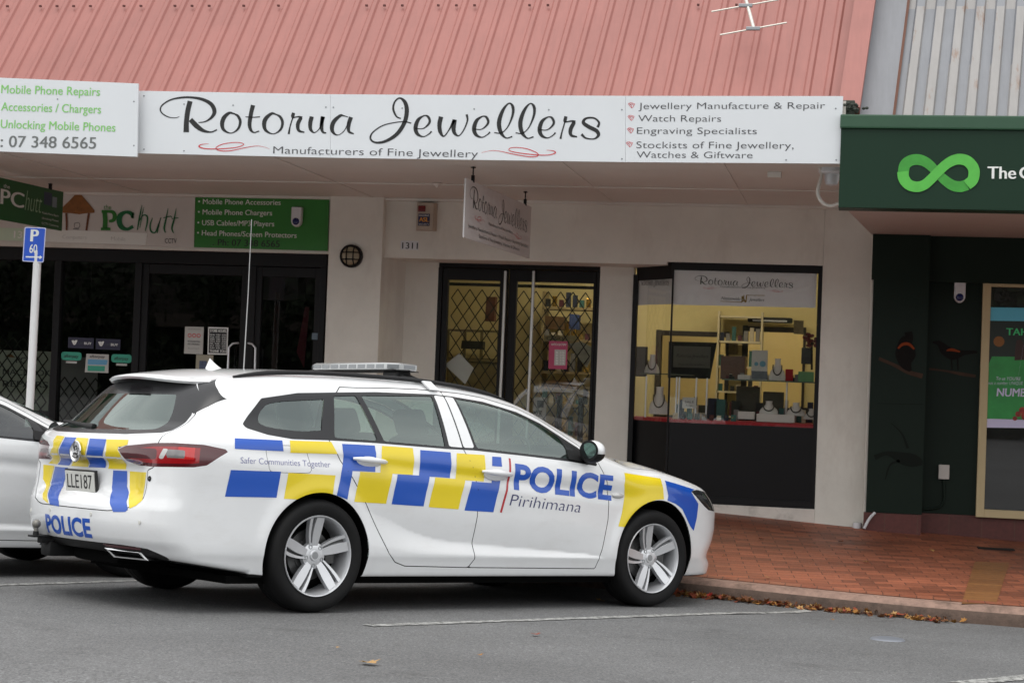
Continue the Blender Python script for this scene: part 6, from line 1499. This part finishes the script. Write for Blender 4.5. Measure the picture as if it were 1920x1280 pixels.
sheet('window_banner', 'white banner with script lettering across the top of the jewellers window', 'banner', [(1261, 503), (1532, 509), (1529, 577), (1258, 571)], yb, pbr('banner_white', '#e8e6ea', .5), wb)
P0, P1 = np.array((xs0+.01, ys0+.012)), np.array((xc-.01, Y0+.045)); zA, zB = Z(1225, 508, 17.8), Z(1225, 571, 17.8)
r = item('window_banner', 'narrow white banner at the top of the slanted side pane', 'banner', (P0[0], P0[1], zB)); MB().prism([(*P0, zB), (*P1, zB), (*P1, zA), (*P0, zA)], (.004, .003, 0)).build('sheet_face', pbr('banner_white_side', '#d8d6d6', .5), r)
mb = MB(); mb.recalc = False; dd = (P1-P0)
fs = lambda u, v: np.array((*(P0 + dd*(.08+.86*(u-290)/(865))), zA - (zA-zB)*(.16+.42*(v-182)/(115)))) - np.array((.004, .004, 0))
m1 = logo(fs, False, 4); m1.build('script_lettering', M_ink, r)
# frames hanging at the back and the heater
sheet('framed_board', 'black framed grey board lettered Rotorua Jewellers inside the window', 'framed board', [(1254, 640), (1344, 642), (1331, 710), (1252, 708)], 18.9, M_blackf, lambda r, y: (board('p', y, [(1263, 648), (1333, 650), (1331, 690), (1262, 688)], None, .001).build('board_face', pbr('board_grey', '#55554f', .5), r), lines(y-.002, [('Rotorua Jewellers', 1268, 669, 1328, 671, 6, .0, .3), ('Nationwide Jewellers', 1272, 684, 1322, 685, 3, 0)]).build('board_lettering', M_ink, r)), .03)
c = at(1444, 600, BW-.15); r = item('heater', 'long black wall heater above the inner doorway', 'heater', c)
MB().box(c, (.50, .12, .06), None, .02).build('heater_case', M_blackf, r); MB().box(c+(.0, -.062, -.01), (.38, .004, .018)).build('heater_bar', M_alloy, r)
sheet('wall_picture', 'small grey picture on the yellow wall beside the inner doorway', 'picture', [(1360, 640), (1384, 641), (1383, 665), (1360, 664)], BW-.01, pbr('picture_grey', '#7b6d4d', .5, var=.4, vscale=12), None, .01)
sheet('framed_picture', 'small framed picture above the flowers at the window right', 'picture', [(1488, 600), (1507, 601), (1506, 627), (1488, 626)], 19.0, pbr('picture_pale', '#8a8064', .5, var=.5, vscale=20), None, .01)
zs_ = Z(1430, 712.5, 18.0)
r = item('glass_shelf', 'long clear glass shelf on thin posts across the jewellers window', 'shelf', (-.9, 18.0, zs_)); x0, x1 = X(1355, 712, 17.95), X(1528, 716, 17.95)
MB().span((x0, 17.85, zs_-.012), (x1, 18.15, zs_)).build('shelf_glass', pbr('shelf_glass_edge', '#5d6a60', .15), r)
x2, x3 = X(1192, 705, 18.15), X(1300, 705, 18.15); MB().span((x2+.05, 18.05, zs_+.02), (x3, 18.3, zs_+.03)).build('shelf_glass', pbr('shelf_glass_edge2', '#4d564e', .15), r)
mb = MB()
for u in (1211, 1268, 1273, 1305, 1325, 1475): p = at(u, 740, 18.0); mb.tube([(p[0], 18.0, zr_), (p[0], 18.0, zs_)], .008, 8)
mb.build('shelf_post', M_alloy, r)
M_bust = pbr('bust_white', '#c2bdb8', .6); M_chain = pbr('necklace_dark', '#3a352e', .3, .6)
def bust(u, v, w, lab, Yp=17.78, h=1.0):
    """neck-and-shoulders necklace stand whose foot is at (u, v)"""
    c = at(u, v, Yp); s = w/FPX*Yp/2; r = item('necklace_stand', lab, 'necklace stand', c, 'white necklace stands'); N = 10; V = []
    prof = [(1.0, 0, .25), (1.0, .28, .30), (.86, .55, .32), (.52, .85, .30), (.36, 1.05, .26), (.34, 1.30, .24), (.40, 1.42, .22)]
    for wd, z, d in prof:
        for k in range(N): q = 2*math.pi*k/N; V.append(c + (s*wd*math.cos(q), s*d*1.6*math.sin(q)*.8 + z*s*.25, z*s*h))
    mb = MB().add(V, [(i*N+k, i*N+(k+1) % N, (i+1)*N+(k+1) % N, (i+1)*N+k) for i in range(len(prof)-1) for k in range(N)]); mb.poly(V[-N:]); mb.build('stand_body', M_bust, r, smooth=60)
    pts = [c + (s*.55*math.sin(q), -s*(.30+.10*math.cos(q)), s*h*(.85-.50*math.cos(q))) for q in np.linspace(-1.9, 1.9, 15)]; MB().tube(pts, .006, 5).build('necklace', M_chain, r)
bust(1441, 776, 34, 'white necklace stand, left of the three on the red display floor'); bust(1492, 779, 34, 'white necklace stand, middle of the three on the red display floor'); bust(1521, 786, 28, 'white necklace stand cut by the window edge, right of the three')
bust(1457, 713, 30, 'tall white necklace stand on the glass shelf beside the watch card', 17.95, 1.9); bust(1222, 702, 28, 'white necklace stand behind the slanted side pane on the upper shelf', 18.15, 1.9); bust(1235, 776, 38, 'dim grey necklace stand low behind the slanted side pane', 17.98, 1.9)
def box_at(u0, v0, u1, v1, Yp, d, m, name, lab, cat, grp=None):
    A, B = at(u0, v1, Yp), at(u1, v0, Yp); r = item(name, lab, cat, A, grp); MB().span((A[0], Yp, A[2]), (B[0], Yp+d, B[2]), .006).build('box_body', m, r); return r
box_at(1383, 772, 1415, 785, 17.70, .10, M_bust, 'jewel_box', 'plain white box alone on the red display floor', 'box'); box_at(1418, 778, 1490, 790, 17.66, .14, M_bust, 'tray', 'long low white tray in front of the necklace stands', 'tray')
r = box_at(1279, 745, 1305, 765, 17.9, .01, M_paper, 'price_card', 'white price card with small writing at the left of the window', 'card'); lines(17.897, [('SALE', 1284, 755, 1301, 755.6, 4, .0), ('Rings', 1286, 761, 1298, 761.5, 3, 0)]).build('card_lettering', M_inkg, r)
r = box_at(1408, 657, 1440, 712, 17.98, .02, M_paper, 'display_card', 'white watch card with a blue dial picture on the glass shelf', 'display card')
mb = MB(); mb.recalc = False
for u, v, ra in ((1418, 682, .020), (1430, 682, .030)): mb.lathe([(0, -.001), (ra, 0)], at(u, v, 17.975), axis='y', n=18)
mb.build('dial_print', pbr('dial_blue', '#56899c', .4), r); board('p', 17.976, [(1409, 695), (1439, 696), (1439, 711), (1409, 710.5)], None, .001).build('photo_print', pbr('photo_slate', '#5b5f66', .4, var=.5, vscale=30), r)
box_at(1383, 703, 1407, 712, 17.98, .08, M_bust, 'jewel_box', 'small white wedge box left of the watch card on the shelf', 'box'); r = box_at(1472, 692, 1487, 714, 18.0, .08, M_redcloth, 'red_tin', 'small red tin on the glass shelf', 'tin'); box_at(1496, 697, 1526, 716, 18.0, .08, pbr('box_green', '#5c8a5a', .5), 'gift_box', 'pale green gift box on the right end of the glass shelf', 'box')
box_at(1350, 668, 1398, 710, 18.35, .25, pbr('box_brown', '#5a3a26', .4, var=.3, vscale=8), 'wooden_cabinet', 'brown wooden cabinet standing behind the shelf in mid window', 'cabinet'); box_at(1502, 652, 1524, 682, 18.3, .05, pbr('frame_dark', '#2a2721', .4, var=.4, vscale=25), 'jewel_rack', 'small dark framed jewellery rack at the right of the window', 'rack')
box_at(1186, 650, 1214, 705, 18.5, .05, pbr('stand_black', '#201c18', .5), 'display_stand', 'dark display stand behind the slanted side pane', 'stand')
c = at(1522, 636, 18.1); r = item('flowers', 'dark red flowers at the right edge of the jewellers window', 'flowers', c-(0, 0, .3)); mb = MB()
for k in range(26): p = c + rng.standard_normal(3)*(.05, .03, .05); mb.ell(p, (.022, .022, .018), 7, 5)
mb.build('petals', pbr('petal_red', '#5e1018', .7, var=.3), r); MB().tube([c, c+(.01, .02, -.30)], .012, 6).build('stem', M_blackf, r)
mb = MB()
for (u0, v0, u1, v1) in ((1380, 725, 1425, 740), (1430, 735, 1470, 760), (1300, 760, 1340, 785)): A, B = at(u0, v1, 18.4), at(u1, v0, 18.4); mb.span((A[0], 18.4, zr_), (B[0], 18.46, B[2]), .01)
mb.span((xs0+.2, 18.62, .3), (xe, 18.70, zr_+.02))
tag(mb.build('display_blocks', pbr('display_olive', '#3b3628', .6, var=.4, vscale=8)), 'dim olive display blocks at the back of the jewellers window', 'display')
# small stock: ring boxes, tags and trays on the red cloth, watches on the shelves behind, a lit cabinet
M_velvet = [pbr(f'box_{n}', c, .7, var=.2, vscale=30) for n, c in (('navy', '#1c2238'), ('cream', '#b9ae97'), ('wine', '#4a1620'), ('grey', '#7a7875'), ('black', '#161514'), ('teal', '#2f5e5a'))]
M_gold = pbr('gold_ware', '#c39a48', .25, .9)
cols = ('navy', 'cream', 'wine', 'grey', 'black', 'teal')
def ring_box(p, ci, s, lab, grp):
    r = item('ring_box', lab, 'ring box', p, grp); MB().box(p+(0, 0, s*.3), (s, s*.9, s*.6), None, .003).build('box_base', M_velvet[ci], r)
    MB().box(p+(0, s*.42, s*.85), (s, s*.14, s*.75), Matrix.Rotation(math.radians(-14), 3, 'X'), .003).build('box_lid', M_velvet[ci], r); MB().lathe([(s*.16, 0), (s*.20, .003), (s*.16, .006)], p+(0, -s*.05, s*.68), axis='y', n=12).build('ring', M_gold, r)
for k, u in enumerate(np.linspace(1266, 1375, 9)):
    p = at(u, 785, 17.66 + .05*(k % 2)); p[2] = zr_; ring_box(p, (k*5+1) % 6, .042 + .012*rng.random(), f'small open {cols[(k*5+1) % 6]} ring box in the row along the red cloth, {("far left end", "second from the left", "third from the left", "fourth from the left", "middle of the row", "fourth from the right", "third from the right", "second from the right", "right end")[k]}', 'ring boxes on the red cloth')
mb = MB()
for k in range(34):
    u = rng.uniform(1264, 1520); p = at(u, 745, 18.25 + .25*rng.random()); p[2] = zr_ + (0 if k % 2 else .0); h = rng.uniform(.05, .22); mb.m = int(rng.integers(0, 6)); mb.box(p+(0, 0, h/2), (rng.uniform(.03, .11), .05, h), None, .004)
tag(mb.build('back_row_boxes', M_velvet), 'crowded dim row of small gift boxes behind the necklace stands', 'boxes', kind='stuff')
mb = MB()
for k in range(26):
    u = rng.uniform(1360, 1524); p = at(u, 712, 18.04+.08*rng.random()); p[2] = zs_; h = rng.uniform(.02, .07); mb.m = int(rng.integers(0, 6)); mb.box(p+(0, 0, h/2), (rng.uniform(.02, .05), .03, h), None, .003)
tag(mb.build('shelf_clutter', M_velvet), 'many tiny boxes and tags crowded along the glass shelf', 'boxes', kind='stuff')
c0_ = at(1385, 690, 20.3); rk = item('shelf_unit', 'cream shelf unit with rows of watches between the two inner doorways', 'shelf unit', (c0_[0], 20.3, .3)); mb = MB()
for k in range(7): mb.span((c0_[0]-.24, 20.3, .6+.28*k), (c0_[0]+.24, 20.55, .62+.28*k))
for dx in (-.25, .23): mb.span((c0_[0]+dx, 20.3, .3), (c0_[0]+dx+.02, 20.55, 2.35))
mb.build('shelf', pbr('shelf_cream', '#cfc4a4', .6), rk); mb = MB()
for k in range(6):
    for j in range(7): h = rng.uniform(.05, .18); mb.m = int(rng.integers(0, 6)); mb.box((c0_[0]-.2+.066*j, 20.36, .62+.28*k+h/2), (.045, .05, h), None, .003)
mb.build('watch_rows', M_velvet, rk)
cb = item('display_cabinet', 'tall glazed display cabinet with small gold ware behind the right door leaf', 'cabinet', (-2.75, 20.0, .3)); xq = X(1075, 600, 20.0); mb = MB()
for k in range(6): mb.span((xq-.35, 20.0, .5+.36*k), (xq+.35, 20.35, .53+.36*k))
for dx in (-.36, .34): mb.span((xq+dx, 20.0, .3), (xq+dx+.02, 20.35, 2.5))
mb.build('cabinet_shelf', pbr('cabinet_timber', '#8a7a55', .5), cb); mb = MB(); mg = MB()
for k in range(6):
    for j in range(9):
        h = rng.uniform(.04, .22); mb.m = int(rng.integers(0, 6)); (mb if rng.random() < .7 else mg).box((xq-.31+.077*j, 20.1, .53+.36*k+h/2), (.05, .06, h), None, .004)
mb.build('gift_rows', M_velvet, cb); mg.build('gold_rows', M_gold, cb)
# television aerial in front of the pink roof
def roofpt(u, v, lift): p = on_plane(u, v, np.array((0, 14.12, 3.56)), RNRM); d = p-CAM; return CAM + d*(1-lift/np.linalg.norm(d))
r = empty('television_aerial', roofpt(1400, -60, .35), 'grey metal television aerial standing in front of the pink roof', 'aerial'); M_al = pbr('aerial_alloy', '#c9c6bd', .4, .3)
MB().tube([roofpt(1395, -14, .42), roofpt(1414, 56, .42)], .014, 8).build('boom', M_al, r)
for (a, b) in (((1350, 66), (1475, 43)), ((1334, 22.5), (1460, 0))): MB().tube([roofpt(*a, .42), roofpt(*b, .42)], .007, 6).build('element', M_al, r)
for (u, v) in ((1412, 54), (1398, 11)): MB().box(roofpt(u, v, .43), (.11, .03, .03), None, .006).build('clamp', M_alloy2, r)
q = roofpt(1395, -14, .42); MB().tube([q, (q[0]+.02, q[1]+.1, q[2]+.5)], .014, 8).build('mast', M_al, r)
# debris at the roof joint
mb = MB(); A = at(1588, 200, 14.06); mb.span(A-(.06, 0, .07), A+(.06, .1, .05), .01)
for k in range(30): p = A + rng.standard_normal(3)*(.05, .03, .02) + np.array((.02, -.01, -.02)); mb.ell(p, (.014, .014, .012), 6, 4)
tag(mb.build('gutter_end', pbr('gutter_grime', '#3f443c', .8, var=.5, vscale=40)), 'grimy dark gutter end stuffed with leaves between the two signs', 'gutter end')
# manhole-like metal plate and a drain grate
A = on_plane(1664, 1199, RP, RN); mb = MB(); mb.lathe([(0, .010), (.085, .010), (.10, .006), (.105, .0)], (A[0], A[1], road_z(*A[:2])+.002), n=28); tag(mb.build('metal_stud', pbr('stud_metal', '#80848c', .4, .2), smooth=40), 'round flat metal stud in the asphalt near the kerb', 'road stud')
A = on_plane(1868, 1028, (.9, 17, .17), (0, -.0386, 1)); mb = MB(); z = foot_z(A[0], A[1])
for k in range(9): mb.span((A[0]-.16, A[1]-.03+.02*k, z+.004), (A[0]+.16, A[1]-.02+.02*k, z+.010))
tag(mb.build('drain_grate', M_black), 'dark drain grate in the brick footpath below the bank window', 'drain grate')
# fallen leaves: a drift in the gutter, and single leaves on road and footpath
LEAFC = [pbr(f'leaf_{n}', c, .7, var=.3, vscale=60) for n, c in (('brown', '#6b3f1f'), ('ochre', '#9a6a2c'), ('rust', '#8a3d20'), ('tan', '#b08a55'), ('red', '#b02a22'))]
def leaf_shape(mb, p, s, rz, tilt):
    M = np.array((Matrix.Rotation(rz, 3, 'Z') @ Matrix.Rotation(tilt[0], 3, 'X') @ Matrix.Rotation(tilt[1], 3, 'Y')))
    out = [(0, -1), (.25, -.55), (.75, -.5), (.5, -.1), (.95, .35), (.4, .35), (.25, .7), (0, 1.1), (-.25, .7), (-.4, .35), (-.95, .35), (-.5, -.1), (-.75, -.5), (-.25, -.55)]
    V = [np.array((x*s, y*s, s*.25*(x*x*1.2 - .25*y))) for x, y in out] + [np.zeros(3)]; V = [np.array(p) + M @ v for v in V]
    mb.add(V, [(i, (i+1) % 14, 14) for i in range(14)])
drift = MB(); drift.recalc = False
for k in range(300):
    x = -1.30 + 2.0*abs(rng.beta(1.1, 1.9)) if k < 270 else .55 + .16*rng.standard_normal()*.6
    y = kerb_y(x) - abs(rng.normal(0, .055)) - .005; z = road_z(x, y) + .008 + rng.random()*.025*math.exp(-((kerb_y(x)-y)/.07)**2)
    drift.m = int(rng.choice(5, p=[.36, .26, .24, .11, .03])); leaf_shape(drift, (x, y, z), rng.uniform(.016, .034), rng.uniform(0, 6.3), rng.normal(0, .5, 2))
tag(drift.build('gutter_leaves', LEAFC), kind='stuff')
spots = [(692, 1246, .055, 'tan', 'largest one at the bottom left of the road'), (1004, 1192, .035, 'rust', 'in front of the bay line under the doors'), (900, 1231, .02, 'ochre', 'by itself on open road, bottom middle'), (1126, 1128, .045, 'tan', 'between the front wheel and the bay line'), (872, 1085, .03, 'tan', 'under the sill of the police car'), (634, 1217, .015, 'tan', 'tiny, right of the rear wheel on the road'),
  (1788, 1160, .06, 'red', 'bright red, in the gutter on the right'), (1772, 1162, .035, 'ochre', 'beside the red leaf in the gutter'), (1808, 1163, .03, 'rust', 'right of the red leaf in the gutter'), (1561, 1163, .015, 'ochre', 'tiny, on the road below the kerb joint')]
fs_ = [(1380, 1010), (1427, 1018), (1577, 1018), (1624, 1054), (1747, 1030), (1440, 1083), (1386, 990), (1357, 1046), (1560, 980), (1672, 1014), (1700, 1008), (1450, 985)]
M5 = dict(zip(('brown', 'ochre', 'rust', 'tan', 'red'), LEAFC))
first = None
def leaf(p, s, col, label):
    mb = MB(); mb.recalc = False; leaf_shape(mb, p, s, rng.uniform(0, 6.3), rng.normal(0, .10, 2)); tag(mb.build('fallen_leaf', M5[col]), label, 'leaf', 'scattered fallen leaves')
for u, v, s, col, lab in spots:
    a = on_plane(u, v, RP, RN); leaf((a[0], a[1], road_z(a[0], a[1])+.012), s, col, f'small {"dry " if col != "red" else ""}fallen leaf ' + lab)
where = ['below the show window base, farthest left pair', 'on bricks straight below the window middle', 'on bricks below the end pillar, bigger', 'on bricks midway between kerb and end pillar', 'on bricks in front of the bank tiles', 'on bricks closest to the kerb', 'just below the white plinth by the car nose', 'beside the police car nose on the bricks', 'against the foot of the end pillar', 'in front of the loose white pipe', 'right below the red wall tiles', 'below the plinth right of the headlight']
for (u, v), lab in zip(fs_, where):
    a = on_plane(u, v, (0, 13.5, .06), (.0, -.0386, 1)); leaf((a[0], a[1], foot_z(a[0], a[1])+.012), rng.uniform(.022, .04), str(rng.choice(['tan', 'ochre', 'rust'])), 'small dry leaf ' + lab)
